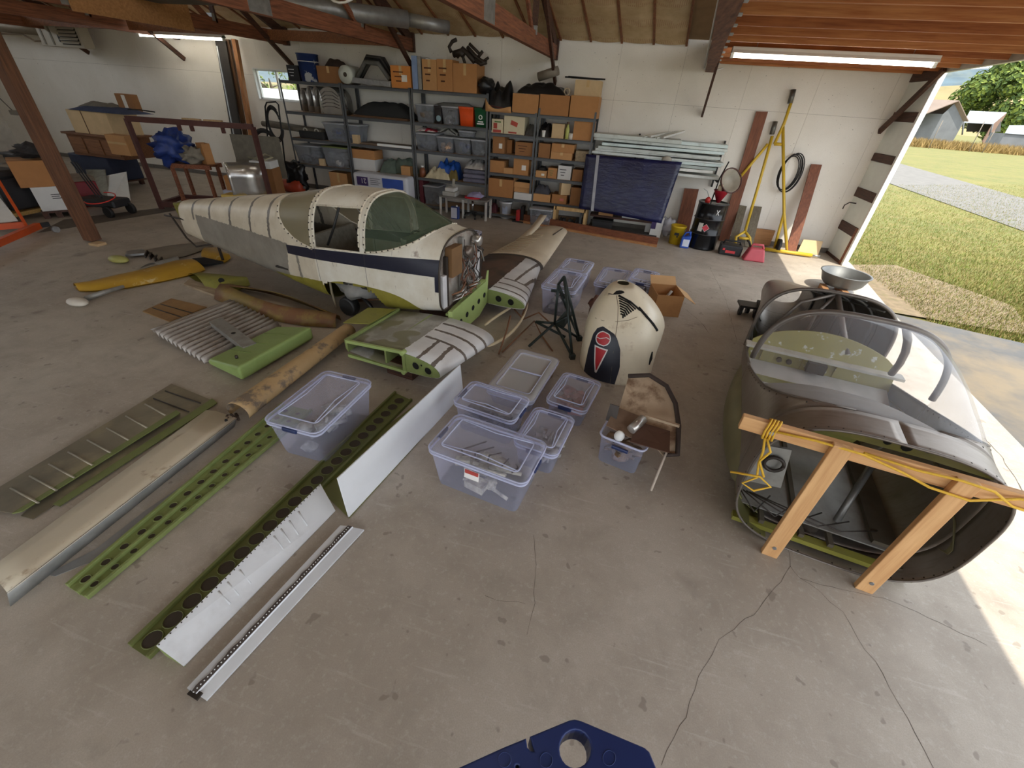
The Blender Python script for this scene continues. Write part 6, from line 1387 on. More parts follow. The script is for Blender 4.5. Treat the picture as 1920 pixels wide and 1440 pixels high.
for x0, x1, y0, m, lab in ((772, 782, 104, mat('panel_blue', srgb(130, 150, 186), .6), 'pale blue board standing on the top shelf'), (783, 789, 105, MGSHEET, 'thin grey board standing next to the pale blue one')):
    X0, X1 = sx(x0, 130, 9.9), sx(x1, 130, 9.9); MB().bb((X0, 9.9, 2.38), (X1, 10.4, sz(x0, y0, 9.9))).build('board', m, label=lab, cat='board', bev=.004)
sbox(2.38, 791, 111, 818, 'left of two twin printed cartons on the top shelf', 2, label_=None, pr=OPR); sbox(2.38, 818.5, 111, 848, 'right of two twin printed cartons on the top shelf', 0, pr=OPR); sbox(2.38, 849, 119, 894, 'large plain carton at the right end of the high top shelf', 0, dep=.5)
GP = root('exhaust_parts', (sx(880, 110, 10.1), 10.1, 2.85), 'tangle of dark exhaust pipes and brackets on top of the cartons', 'engine parts')
MEX = mat('exhaust_dark', srgb(58, 50, 44), .55, .4, .3, 10); zt = 2.86
for pts, r in (([(846, 98), (842, 88), (848, 78), (856, 74)], .035), ([(856, 106), (868, 92), (880, 104), (890, 116)], .05), ([(876, 88), (890, 104), (902, 114), (912, 118)], .035), ([(880, 82), (898, 100)], .028), ([(896, 108), (905, 96)], .03), ([(905, 116), (916, 108)], .025), ([(866, 100), (872, 120)], .03), ([(850, 102), (862, 98), (870, 104)], .06), ([(890, 112), (902, 120), (912, 116)], .04)):
    MB().tube([py(x, y, 10.05) for x, y in pts], r, 8).build('pipe', MEX, GP)
MB().bb((sx(800, 100, 10.3), 10.15, 2.88), (sx(842, 100, 10.3), 10.35, 2.93)).build('fixture_lid', MWHITE, label='old white light fixture lying on the twin cartons', cat='light fixture')
# ---- top of the right units
heap('black_sheeting', 2.115, 903, 142, 966, 'large crumpled heap of black plastic sheeting over the shelf end', 'plastic sheeting', mat('black_film', srgb(22, 22, 24), .35), Y=10.15, dep=.30, seed=7, jit=.9, n=6)
q = py(903, 155, 9.85); b = MB(); b.ball((q.x + .04, 10.05, 2.52), (.17, .22, .15), 14, 10, .3, 4); b.build('black_bag', mat('black_film', srgb(22, 22, 24), .35), label='round black bag at the end of the high shelf', cat='bag')
BSK = root('sagging_box', (sx(932, 210, 9.9), 10.05, 2.12), 'sagging brown box of reddish rods beneath the black sheeting', 'box'); X0, X1 = sx(910, 205, 9.8), sx(958, 205, 9.8)
MB().grid([[(X0 + (X1 - X0) * k / 8, 9.80, 2.12 + (.20 - .16 * math.sin(math.pi * (k / 8) ** .8)) * (1 - k / 14)) for k in range(9)], [(X0 + (X1 - X0) * k / 8, 9.82, 2.10) for k in range(9)], [(X0 + (X1 - X0) * k / 8, 10.2, 2.10) for k in range(9)]]).build('shell', CARDS[2], BSK, thick=.008)
for k in range(6): MB().tube([(X0 + .05, 9.86 + .04 * k, 2.20 + .01 * k), (X1 - .02, 9.86 + .04 * k, 2.15)], .012, 6).build('rod', mat('red_rod', srgb(104, 48, 42), .6), BSK)
sbox(2.11, 961, 176, 1010, 'left of three wide cartons on the lower top shelf', 0, dep=.5, Y=9.86, tape=False); sbox(2.11, 1012, 178, 1068, 'middle of three wide cartons on the lower top shelf', 1, dep=.5, Y=9.86, tape=False); sbox(2.11, 1070, 180, 1123, 'right of three wide cartons on the lower top shelf', 0, dep=.5, Y=9.86, tape=False)
zc = sz(1040, 179, 9.86)
heap('black_sheeting', zc + .002, 968, 147, 1062, 'crumpled black plastic lying on the wide cartons', 'plastic sheeting', mat('black_film', srgb(22, 22, 24), .35), Y=10.12, dep=.24, seed=9, jit=.9, n=6)
sbox(zc, 1078, 150, 1127, 'pale upright carton on top of the wide cartons', 4, Y=10.0, dep=.35); z2 = sz(1100, 150, 10.0)
BR = root('black_rods', (sx(1097, 146, 10.1), 10.15, z2), 'black rods and a folded stand lying on the pale carton', 'rods')
for k in range(4): MB().tube([(sx(1060, 140, 10.05) + .05 * k, 10.05 + .07 * k, z2 + .03 + .012 * (k % 2)), (sx(1135, 147, 10.05) - .06 * k, 10.08 + .06 * k, z2 + .03)], .014, 6).build('rod', MSLOT, BR)
q = py(1042, 132, 10.2); MB().cyl((q.x - .35, 10.25, q.z - .12), (q.x + .05, 10.2, q.z), .08, 16).build('rolled_tube', mat('roll_grey', srgb(128, 118, 104), .7), label='grey rolled tube sticking out above the black sheeting', cat='roll')
q = py(1063, 168, 9.95); RC = root('rope_coil', (q.x, 9.98, zc), 'small coil of pale rope on the wide cartons', 'rope')
for k in range(3): MB().tube(arc((q.x, 9.98 + .02 * k, zc + .075), .055, 0, 6.28, 16, (1, 0, 0), (0, 0, 1)), .014, 6).build('turn', mat('pale_rope', srgb(186, 168, 140), .8), RC)
# ---- unit by the window
SP = mat('polished_alu', srgb(196, 194, 190), .22, .85, .1, 8)
for k, (x0, x1, y0) in enumerate(((566, 578, 166), (578, 590, 163), (589, 604, 163), (600, 640, 164))):
    X0, X1 = sx(x0, 190, 9.95), sx(x1, 190, 9.95); h = sz((x0 + x1) / 2, y0, 9.95) - 1.79
    ys = [9.92 + .0 * k, 10.38]; rows = []
    for i in range(13):
        a = math.pi * i / 12; rows.append([((X0 + X1) / 2 - math.cos(a) * (X1 - X0) / 2, y, 1.795 + h * math.sin(a) ** .45) for y in ys])
    o = MB().grid(rows).build('wing_fairing', SP, label=['polished curved metal fairing leftmost of the row', 'second polished curved fairing from the left', 'bright narrow polished fairing third in the row', 'widest polished fairing with grid lines, right of the row'][k], cat='metal fairing', group='polished fairings on the shelf', thick=.004)
    if k == 3:
        for i in range(5): MB().tube([((X0 + X1) / 2 - math.cos(a) * (X1 - X0) / 2, 9.915, 1.795 + h * math.sin(a) ** .45 * (.3 + .14 * i)) for a in (.6, 1.2, 1.9, 2.5)], .004, 5).build('grid_line', MSCREW, o)
        MB().add([((X0 + X1) / 2 - math.cos(math.pi * i / 12) * (X1 - X0) / 2, 9.93, 1.795 + h * math.sin(math.pi * i / 12) ** .45) for i in range(13)], [list(range(13))]).build('face', SP, o)
for k in range(3): X0 = sx(487 + 3 * k, 220, 9.9); MB().cyl((X0, 9.95 + .1 * k, 1.47 + .02 * (k % 2)), (sx(600, 235, 9.9), 9.95 + .1 * k, 1.40), .06, 12).build('cardboard_tube', CL('tube', srgb(92, 84, 72)), label='long dark tube on the second shelf, %s of three' % ('front', 'middle', 'back')[k], cat='tube', group='long tubes at the window')
TB = root('camera_case', (sx(572, 245, 9.9), 10.05, 1.25), 'black soft case with pale handles on the second shelf', 'case'); X0, X1 = sx(560, 245, 9.9), sx(606, 245, 9.9)
MB().bb((X0, 9.88, 1.25), (X1, 10.25, 1.42)).build('body', mat('black_fabric', srgb(34, 34, 34), .8), TB, bev=.03)
for k in (.3, .75): MB().tube(arc((X0 + (X1 - X0) * k, 9.88, 1.42), .05, 0, 3.14, 8, (1, 0, 0), (0, 0, 1)), .014, 6).build('handle', mat('pale_strap', srgb(170, 164, 150), .7), TB)
sbin(1.25, 605, 233, 671, 'bluish clear bin on the second shelf by the window', inside=CL('bluegrey', srgb(84, 90, 116)), seed=3)
sbin(.69, 551, 274, 597, 'clear bin with grey contents low by the window', inside=CL('grey1', srgb(120, 122, 124)), seed=4); sbin(.69, 604, 277, 652, 'clear bin with olive green lid low on the shelf', lid=mat('olive_lid', srgb(112, 122, 66), .5), inside=CL('silver', srgb(170, 168, 164)), seed=5)
sbox(.69, 599, 298, 608, 'tiny pale box between two clear bins', 4, tape=False, dep=.08)
sbox(0, 618, 324, 651, 'cardboard box on the floor under the shelving', 2, Y=9.95)
q = py(545, 338, 9.7); TNK = root('red_tank', (q.x, 9.75, 0), 'red cylindrical tank lying on the floor at the window end', 'tank'); MB().lathe([(.01, -.30), (.10, -.29), (.15, -.24), (.155, .24), (.10, .29), (.01, .30)], (q.x, 9.75, .16), 20, Matrix(((0, 0, 1), (1, 0, 0), (0, 1, 0)))).build('shell', mat('tank_red', srgb(176, 66, 40), .45), TNK); MB().cyl((q.x + .28, 9.75, .16), (q.x + .36, 9.75, .16), .03, 10).build('valve', MGALV, TNK)
# ---- second unit
heap('folded_black_fabric', 1.83, 657, 181, 768, 'long folded black fabric on the second unit', 'fabric', mat('black_fabric', srgb(34, 34, 34), .8), Y=10.15, dep=.25, seed=11, jit=.4)
for k in range(4): MB().bb((sx(656, 215, 9.9) + .02 * k, 9.87 + .012 * k, 1.792 + .009 * k), (sx(766, 220, 9.9) - .03 * (k % 2), 10.40, 1.799 + .009 * k)).build('brown_sheet', CL('sheet%d' % (k % 2), [srgb(96, 66, 44), srgb(120, 86, 58)][k % 2]), label='thin brown sheet in the pile under the black fabric, number %s from the bottom' % ('one', 'two', 'three', 'four')[k], cat='sheet', group='brown sheets under black fabric')
sbox(1.25, 661, 253, 671, 'small upright beige box at the shelf post', 4, tape=False, dep=.12)
MB().quadslab([(sx(674, 262, 9.9), 9.95, 1.252), (sx(775, 272, 9.9), 9.95, 1.252), (sx(775, 272, 9.9), 10.4, 1.252), (sx(674, 262, 9.9), 10.4, 1.252)], (0, 0, .03)).build('flat_board', CL('boardbrown', srgb(108, 90, 74)), label='flat brown board lying on the second unit', cat='board')
MB().bb((sx(708, 268, 9.9), 9.87, 1.252), (sx(772, 272, 9.9), 9.94, 1.30)).build('white_moulding', MWHITE, label='white moulding strip lying at the shelf front', cat='moulding')
sbox(.69, 658, 298, 703, 'white lower carton on the third shelf', mat('white_carton', srgb(206, 204, 200), .7, var=.04), tape=False, dep=.4); z2 = sz(680, 298, 9.9); sbox(z2, 658, 281, 702, 'brown open carton set on the white one', 0, tape=False, dep=.38, flaps=False)
for k, (x0, x1, y0) in enumerate(((709, 738, 292), (730, 772, 289))): heap('canvas_bag', .69, x0, y0, x1, ['grey green canvas roll slumped on the shelf', 'larger grey green canvas bundle near the post'][k], 'canvas', CL('canvas', srgb(92, 104, 92)), Y=10.1 + .1 * k, dep=.22, seed=13 + k, jit=.35)
sbox(.69, 752, 312, 769, 'small brown box in front of the canvas', 2, tape=False, dep=.14, Y=9.87)
INS = root('insulation_bag', (sx(722, 345, 9.8), 9.6, 0), 'white plastic wrapped insulation bale with purple and blue print', 'insulation bale'); X0, X1 = sx(672, 340, 9.62), sx(772, 350, 9.62)
MB().bb((X0, 9.40, 0), (X1, 9.80, sz(720, 326, 9.6))).build('bale', mat('white_film', srgb(204, 206, 212), .35, var=.05, scale=5), INS, bev=.07, seg=4); zt = sz(720, 326, 9.6)
MB().bb((X0 + .12, 9.385, zt - .26), (X0 + .40, 9.399, zt - .08)).build('purple_patch', mat('print_purple', srgb(62, 44, 96), .5), INS); MB().bb((X0 + .78, 9.385, zt - .26), (X0 + 1.30, 9.399, zt - .06)).build('blue_patch', mat('print_blue', srgb(52, 84, 168), .5), INS)
text(INS, '21', .15, (X0 + .37, 9.384, zt - .11), (-1, 0, 0), (0, 0, -1), MWHITE); 
for k in range(4): MB().bb((X0 + .46, 9.386, zt - .10 - .04 * k), (X0 + .72 - .05 * (k % 2), 9.399, zt - .088 - .04 * k)).build('print_line', mat('print_grey', srgb(120, 120, 130), .6), INS)
# ---- unit with the orange and green bins
sbin(1.79, 778, 197, 812, 'clear bin with small tag left of the orange bin', inside=CL('junkbrown', srgb(110, 96, 80)), seed=6); sbin(1.79, 813, 199, 827, 'narrow dark bin with a round pale cap', m=mat('dark_tub', srgb(48, 44, 44), .5), lid=False)
q = py(822, 222, 9.86); MB().cyl((q.x, 9.862, q.z), (q.x, 9.875, q.z), .055, 18).build('round_cap', mat('pale_teal', srgb(132, 156, 160), .5), label='round pale teal cap in front of the dark bin', cat='cap')
sbin(1.79, 827, 201, 858, 'clear bin with white wiring next to the orange bin', inside=CL('junkwhite', srgb(150, 146, 142)), seed=7); sbin(1.79, 859, 201, 887, 'bright orange plastic bin on the upper shelf', m=mat('bin_orange', srgb(222, 82, 32), .4), lid=False); GB = sbin(1.79, 888, 203, 913, 'dark green recycling bin with a white round mark', m=mat('bin_green', srgb(20, 82, 48), .45), lid=False)
q = py(901, 220, 9.88); MB().tube(arc((q.x, 9.878, q.z), .035, 0, 6.28, 14, (1, 0, 0), (0, 0, 1)), .010, 6).build('recycle_mark', MWHITE, GB); MB().bb((q.x - .06, 9.876, q.z - .09), (q.x + .06, 9.879, q.z - .07)).build('print', MWHITE, GB); MB().bb((q.x - .08, 9.876, q.z - .13), (q.x + .08, 9.879, q.z - .105)).build('print', MWHITE, GB)
q0, q1 = sx(812, 196, 10.1), sx(885, 200, 10.1); MB().tube([(q0, 10.2, 2.10), (q0 + .2, 10.2, 2.12), (q1 - .1, 10.2, 2.12), (q1, 10.2, 2.10)], [.04, .07, .075, .04], 12).build('long_bag', CL('baggrey', srgb(116, 112, 104)), label='long grey strapped bag lying over the upper bins', cat='bag')
sbin(1.25, 777, 251, 817, 'large clear bin under red and white bags', inside=CL('blk', srgb(90, 92, 98)), seed=8); heap('plastic_bag', sz(797, 249, 9.88) + .02, 779, 238, 816, 'red and white plastic bag lying on the large clear bin', 'plastic bag', mat('redwhite', srgb(214, 206, 200), .5, var=.05, stain=srgb(176, 40, 56), stamt=1, stscale=5, sten=(.5, .56)), Y=10.1, dep=.18, seed=15)
sbin(1.25, 818, 258, 849, 'clear bin with a pinkish card inside', inside=CL('pinkcard', srgb(196, 160, 130)), seed=9); sbin(1.25, 850, 261, 881, 'clear bin with folded blue cloth inside', inside=CL('bluecloth', srgb(96, 104, 132)), seed=10); sbin(1.25, 882, 264, 912, 'grey cloudy bin at the right end of the middle shelf', inside=CL('grey2', srgb(130, 132, 132)), seed=11)
zb_ = sz(866, 259, 9.88) + .025; sbin(zb_, 858, 247, 886, 'small shallow bin stacked on two others', dep=.3, seed=12); FB = root('folded_cloth', (sx(840, 252, 9.95), 10.05, zb_), 'grey padded cloth folded over the middle bins', 'cloth')
for k in range(2): X0, X1 = sx(826, 250, 9.92), sx(856, 252, 9.92); MB().grid([[(X0 + (X1 - X0) * t_ / 10, y, zb_ + .05 + .05 * k + .07 * math.sin(t_ / 10 * 4 + k)) for y in (9.92, 10.2)] for t_ in range(11)]).build('fold', CL('pad', srgb(132, 130, 122)), FB, thick=.03)
heap('dust_sheet', .69, 795, 312, 842, 'cream canvas dust sheet crumpled on the lower shelf', 'canvas', CL('cream', srgb(196, 184, 152)), Y=10.05, dep=.2, seed=17, jit=.8, n=7); heap('blue_tarp', .69, 812, 289, 858, 'blue tarp bundle pushed onto the lower shelf', 'tarp', mat('tarp_blue', srgb(36, 84, 168), .45, var=.2, scale=9), Y=10.2, dep=.24, seed=18, jit=.8, n=6)
heap('olive_bag', .69, 838, 316, 856, 'small olive bag in front of the blue tarp', 'bag', CL('olivebag', srgb(112, 96, 48)), Y=9.98, dep=.1, seed=19)
q = py(791, 330, 9.9); BT = root('bottle', (q.x, 9.95, .69), 'brown plastic bottle with white cap at the shelf post', 'bottle'); MB().lathe([(.01, 0), (.07, 0), (.075, .12), (.05, .18), (.03, .20), (.01, .20)], (q.x, 9.95, .69), 14).build('body', mat('bottle_brown', srgb(124, 72, 44), .4), BT); MB().cyl((q.x, 9.95, .89), (q.x, 9.95, .93), .032, 12).build('cap', MWHITE, BT)
for k in range(3): MB().bb((sx(867, 325, 9.88), 9.88 + .01 * k, .692 + .09 * k), (sx(911, 330, 9.88), 10.38, .778 + .09 * k)).build('blanket', CL('blanket%d' % k, [srgb(104, 102, 118), srgb(112, 110, 126), srgb(98, 98, 112)][k]), label='grey folded moving blanket, %s of the stack of three' % ('bottom', 'middle', 'top')[k], cat='blanket', bev=.035, group='grey blankets on the low shelf', seg=3)
heap('foil_bundle', .97, 869, 297, 909, 'crinkled silvery foil on the grey blankets', 'foil', mat('foil', srgb(196, 194, 190), .3, .5), Y=10.1, dep=.2, seed=21, jit=1., n=10)
MB().quadslab([(sx(848, 335, 9.82), 9.83, .74), (sx(853, 335, 9.82), 9.83, .74), (sx(852, 365, 9.82), 9.81, .36), (sx(847, 365, 9.82), 9.81, .36)], (0, .004, 0)).build('strap', mat('pale_strap', srgb(170, 164, 150), .7), label='pale strap hanging from the low shelf', cat='strap')
sbin(.10, 793, 350, 822, 'clear bin on the bottom shelf with dark contents', inside=CL('dk', srgb(70, 66, 74)), seed=14); sbox(.10, 786, 338, 793, 'narrow dark red box on the bottom shelf', mat('dark_red_box', srgb(96, 36, 44), .6), tape=False)
# small bench with odds and ends in front
BE = root('work_bench', (sx(868, 390, 9.5), 9.55, 0), 'low pale legged bench in front of the shelving', 'bench'); X0, X1 = sx(825, 380, 9.45), sx(913, 385, 9.45)
MB().bb((X0, 9.42, .40), (X1, 9.80, .43)).build('top', mat('bench_grey', srgb(120, 116, 110), .6), BE)
for x in (X0 + .02, X1 - .02, (X0 + X1) / 2):
    for y in (9.44, 9.78): MB().bb((x - .02, y - .02, 0), (x + .02, y + .02, .40)).build('leg', mat('leg_pale', srgb(190, 188, 182), .5), BE)
PR = root('printer', (sx(842, 362, 9.55), 9.6, .43), 'grey and white machine standing on the low bench', 'machine'); q = sx(842, 362, 9.5)
MB().bb((q - .15, 9.46, .43), (q + .16, 9.74, .52)).build('base', mat('machine_grey', srgb(170, 168, 162), .5), PR, bev=.01); MB().bb((q - .10, 9.48, .52), (q + .13, 9.72, .60)).build('lid', mat('machine_white', srgb(206, 204, 198), .5), PR, bev=.02)
q = py(853, 402, 9.3); CNs = root('solvent_can', (q.x, 9.32, 0), 'rectangular blue and white solvent can on the floor', 'can'); MB().bb((q.x - .085, 9.27, 0), (q.x + .085, 9.38, .26)).build('body', mat('can_blue', srgb(40, 60, 120), .4), CNs, bev=.006); MB().bb((q.x - .08, 9.266, .02), (q.x + .06, 9.271, .24)).build('label', mat('can_label', srgb(196, 198, 214), .5), CNs); MB().cyl((q.x + .04, 9.32, .26), (q.x + .04, 9.32, .29), .02, 10).build('cap', MWHITE, CNs)
q = pz(886, 408); ST = root('shop_stool', (q.x, q.y, 0), 'round red topped stool on casters by the shelving', 'stool'); MCH = mat('chrome', srgb(190, 190, 190), .2, .9)
MB().lathe([(.02, .40), (.17, .40), (.185, .43), (.18, .46), (.02, .465)], (q.x, q.y, 0), 26).build('seat', mat('seat_red', srgb(188, 24, 40), .4), ST); MB().cyl((q.x, q.y, .10), (q.x, q.y, .40), .025, 12).build('column', MCH, ST)
for k in range(5):
    a = k * 1.2566 + .3; p = Vector((q.x + .22 * math.cos(a), q.y + .22 * math.sin(a), .06)); MB().bar((q.x, q.y, .11), p + Vector((0, 0, .01)), .035, .025).build('leg', MBLK, ST); MB().cyl(p + Vector((-.015, 0, -.035)), p + Vector((.015, 0, -.035)), .026, 10).build('caster', MBLK, ST)
heap('cloth', .466, 874, 360, 902, 'lavender cloth lying on the red stool', 'cloth', CL('lav', srgb(150, 144, 176)), Y=q.y, dep=.14, seed=23)
# ---- narrow units: fruit boxes etc.
MFR1 = mat('fruit_box', srgb(208, 196, 164), .7, var=.05); MFR2 = mat('fruit_print', srgb(172, 70, 56), .7)
t = sbox(1.72, 922, 223, 943, 'small white fruit box with red lettering', MFR1, tape=False, dep=.3); q = py(932, 235, 9.89); MB().bb((q.x - .09, 9.895, 1.73), (q.x + .09, 9.899, 1.78)).build('red_band', MFR2, t); MB().bb((q.x - .08, 9.895, 1.80), (q.x, 9.899, 1.90)).build('red_mark', MFR2, t); MB().bb((q.x - .06, 9.895, 1.91), (q.x + .08, 9.899, 1.935)).build('green_mark', mat('print_green', srgb(82, 120, 60), .7), t)
t = sbox(1.72, 945, 218, 984, 'large fruit box printed with a red diamond', MFR1, tape=False, dep=.4); q = py(964, 232, 9.89)
MB().box((q.x, 9.897, q.z), (.15, .003, .08), M=Matrix.Rotation(.3, 3, 'Y')).build('red_mark', MFR2, t); MB().bb((q.x - .12, 9.895, 1.735), (q.x + .06, 9.899, 1.765)).build('red_mark', MFR2, t)
heap('dark_pots', 1.72, 985, 226, 1003, 'dark metal pots beside the large fruit box', 'pots', CL('pots', srgb(70, 66, 60)), Y=10.05, dep=.15, seed=25)
sbox(1.34, 924, 256, 946, 'brown carton with white label over blue bags', 3, label_=MPAPER, tape=False); sbox(1.34, 947, 262, 960, 'narrow brown carton behind the labelled one', 1, Y=10.1, tape=False, dep=.2); sbox(1.34, 966, 267, 1001, 'wide carton with faded print on the third shelf down', 3, pr=OPR, tape=False)
sbox(.96, 917, 301, 945, 'open brown carton above the big taped carton', 0, tape=False, flaps=False); sbox(.96, 944, 315, 961, 'tiny open carton of bulbs', 2, tape=False, dep=.15, Y=9.87); sbox(.96, 963, 297, 992, 'tall carton with a white hexagonal label', 0, label_=MPAPER, tape=False, dep=.42)
sbox(.47, 916, 336, 962, 'big taped carton on the low shelf', 1, dep=.5, Y=9.84); sbox(.47, 963, 362, 996, 'white printed carton under an open one', mat('white_carton', srgb(206, 204, 200), .7, var=.04), tape=False, dep=.42, Y=9.82); sbox(sz(980, 362, 9.82), 964, 342, 995, 'open carton with splayed flaps on the white one', 2, dep=.36, flaps=True, tape=False)
q = pz(944, 411); BU = root('bucket', (q.x, q.y + .15, 0), 'white plastic bucket on the floor below the shelves', 'bucket'); MB().lathe([(.02, 0), (.12, 0), (.15, .34), (.16, .34), (.16, .37), (.145, .37), (.115, .02), (.02, .02)], (q.x, q.y + .15, 0), 24).build('shell', mat('bucket_white', srgb(206, 208, 210), .4), BU)
MB().box((q.x + .02, q.y + .012, .2), (.12, .004, .16)).build('label', mat('bucket_label', srgb(150, 160, 180), .5), BU); MB().tube(arc((q.x, q.y + .15, .33), .165, 3.3, 6.1, 14, (1, 0, 0), (0, .4, -.9)), .004, 5).build('handle', MGALV, BU)
heap('dark_boxes', .10, 917, 378, 931, 'dark red and blue packs beside the bucket', 'packs', CL('packs', srgb(86, 40, 46)), Y=10.0, dep=.12, seed=27)
JK = root('floor_jack', (sx(975, 400, 9.8), 9.85, 0), 'red and black jack on the floor under the narrow shelves', 'jack'); q = sx(972, 395, 9.75)
MB().bb((q - .05, 9.72, .02), (q + .04, 9.9, .26)).build('body', mat('jack_red', srgb(170, 36, 36), .5), JK, bev=.02); MB().bb((q - .12, 9.7, 0), (q + .14, 10.0, .03)).build('base', MBLK, JK); MB().bb((q + .05, 9.76, .03), (q + .12, 9.95, .34)).build('post', MBLK, JK, bev=.01)
# last unit
heap('black_bag', 1.72, 1009, 219, 1034, 'limp black bag on the shelf beside the pale box', 'bag', mat('black_film', srgb(22, 22, 24), .35), Y=10.08, dep=.18, seed=29, jit=.7)
q = py(1018, 255, 9.86); MB().lathe([(.01, 0), (.03, 0), (.042, .12), (.01, .12)], (q.x, 9.90, 1.72), 14).build('paper_cup', MWHITE, label='white paper cup in front of the black bag', cat='cup')
sbox(1.72, 1035, 232, 1058, 'pale square carton with white print', 4, tape=False, dep=.3); q = py(1062, 257, 9.87); GBt = root('spray_bottle', (q.x, 9.92, 1.72), 'yellow green bottle beside the pale carton', 'bottle'); MB().lathe([(.01, 0), (.04, 0), (.042, .18), (.02, .22), (.02, .26), (.01, .26)], (q.x, 9.92, 1.72), 12).build('body', mat('bottle_yg', srgb(190, 194, 110), .5), GBt); MB().cyl((q.x, 9.92, 1.98), (q.x, 9.92, 2.02), .025, 8).build('cap', CL('capbrown', srgb(110, 86, 64)), GBt)
q = py(1069, 258, 9.87); MB().cyl((q.x, 9.93, 1.72), (q.x, 9.93, 1.83), .05, 14).build('tin_can', mat('tin_white', srgb(206, 200, 190), .5), label='short white tin between bottle and tall carton', cat='tin'); sbox(1.72, 1076, 227, 1113, 'tall plain carton at the end of the narrow shelves', 0, tape=False)
sbox(1.34, 1010, 269, 1032, 'brown carton standing left of two stacked ones', 3, tape=False); sbox(1.34, 1032, 286, 1072, 'lower of two stacked taped cartons', 2, Y=9.87); sbox(sz(1052, 286, 9.87), 1034, 270, 1076, 'upper of two stacked taped cartons', 0, Y=9.88); sbox(1.34, 1079, 283, 1101, 'greyish woven basket with tangled contents', mat('wicker', srgb(150, 132, 104), .8, var=.25, scale=30), tape=False, name='basket')
sbox(.96, 1004, 320, 1024, 'small carton with a white square label', 2, label_=MPAPER, tape=False, dep=.25, Y=9.86); heap('black_radio', sz(1014, 320, 9.86), 1008, 309, 1024, 'dark rounded helmet lying on the small carton', 'helmet', mat('helmet_black', srgb(32, 32, 34), .3), Y=9.98, dep=.1, seed=31, jit=.1); sbox(.96, 1027, 315, 1044, 'upright brown carton with green stripes', 0, tape=False, pr=mat('print_green2', srgb(90, 120, 70), .7)); sbox(.96, 1046, 311, 1071, 'white and black printed box under the shelf', mat('white_carton', srgb(206, 204, 200), .7, var=.04), tape=False, pr=MBLK); sbox(.96, 1073, 318, 1092, 'plain brown carton at the tarp end', 3, tape=False)
sbox(.47, 999, 364, 1031, 'carton with white torn base on the low shelf', 2, tape=False, Y=9.86); heap('grey_toolbag', sz(1015, 364, 9.86), 1001, 342, 1030, 'dark grey tool bag heaped on the torn carton', 'tool bag', CL('toolbag', srgb(62, 62, 68)), Y=10.0, dep=.14, seed=33); sbox(.47, 1034, 365, 1062, 'brown carton with a red stamp', 1, tape=False, label_=mat('stamp', srgb(190, 110, 96), .7)); sbox(sz(1050, 365, 9.9), 1049, 343, 1068, 'small box tipped on its corner', 4, tape=False, dep=.15, rz=.5); sbox(.47, 1070, 352, 1090, 'dark brown carton half hidden by the tarp', 3, tape=False)
sbin(0, 991, 394, 1034, 'clear tote on the floor with tangled white cables', Y=9.62, inside=CL('cables', srgb(150, 150, 160)), seed=15)
WFm = root('lumber_stand', (sx(1065, 405, 9.75), 9.8, 0), 'pale raw wood frame standing open on the floor', 'wooden frame'); X0, X1 = sx(1040, 400, 9.72), sx(1097, 405, 9.72); zt = sz(1065, 389, 9.72); MRW = wood('raw_pale', srgb(206, 172, 118), srgb(172, 134, 84), 2)
for x in (X0, X1):
    for y in (9.72, 10.1): MB().bb((x - .03, y - .02, 0), (x + .03, y + .02, zt)).build('post', MRW, WFm)
MB().bb((X0, 9.70, zt - .07), (X1, 9.74, zt)).build('rail', MRW, WFm); MB().bb((X0, 10.08, zt - .07), (X1, 10.12, zt)).build('rail', MRW, WFm)
for k in range(3): heap('dark_part', 0, 1045 + k * 15, 404 + 4 * (k % 2), 1062 + k * 15, 'dark machine part on the floor inside the wooden frame, %s one' % ('left', 'middle', 'right')[k], 'machine part', MBLK, Y=9.92, dep=.08, seed=35 + k)
# ================================================================ clutter along the left wall
def vtop(x, y, base):
    d = _ray(x, y); t = (base.x * d.x + base.y * d.y) / (d.x * d.x + d.y * d.y); return CAMP.z + d.z * t
def fbox(bl, br, ytop, dep, z0=0.):
    """Base edge seen at two pixels on a level, top pixel above the left one; returns corner function w(s,t,k)."""
    A, B = pz(bl[0], bl[1], z0), pz(br[0], br[1], z0); h = vtop(bl[0] - (bl[1] - ytop) * .45, ytop, A) - z0; d = (B - A).normalized(); n = Vector((-d.y, d.x, 0)); 
    if n.y < 0: n = -n
    L = (B - A).length
    return (lambda s, t, k: A + d * (L * s) + n * (dep * t) + Vector((0, 0, h * k))), h
def hexw(w, s0=0, s1=1, t0=0, t1=1, k0=0, k1=1): return MB().hexa([w(s0, t0, k0), w(s1, t0, k0), w(s1, t1, k0), w(s0, t1, k0)], [w(s0, t0, k1), w(s1, t0, k1), w(s1, t1, k1), w(s0, t1, k1)])
def ybox(x0, y0, x1, y1, Y, dep, m, name, lab, cat, tape=True, grp=None, bev=.005):
    p, q = py(x0, (y0 + y1) / 2, Y), py(x1, (y0 + y1) / 2, Y); zt, zb_ = py((x0 + x1) / 2, y0, Y).z, max(0, py((x0 + x1) / 2, y1, Y).z)
    t = root(name, ((p.x + q.x) / 2, Y + dep / 2, zb_), lab, cat, grp); MB().bb((p.x, Y, zb_), (q.x, Y + dep, zt)).build('body', m, t, bev=bev)
    if tape: MB().bb((p.x + .02, Y - .002, (zt * .6 + zb_ * .4) - .02), (q.x - .02, Y - .0005, (zt * .6 + zb_ * .4) + .02)).build('tape', MTAPE, t)
    return t, p.x, q.x, zb_, zt
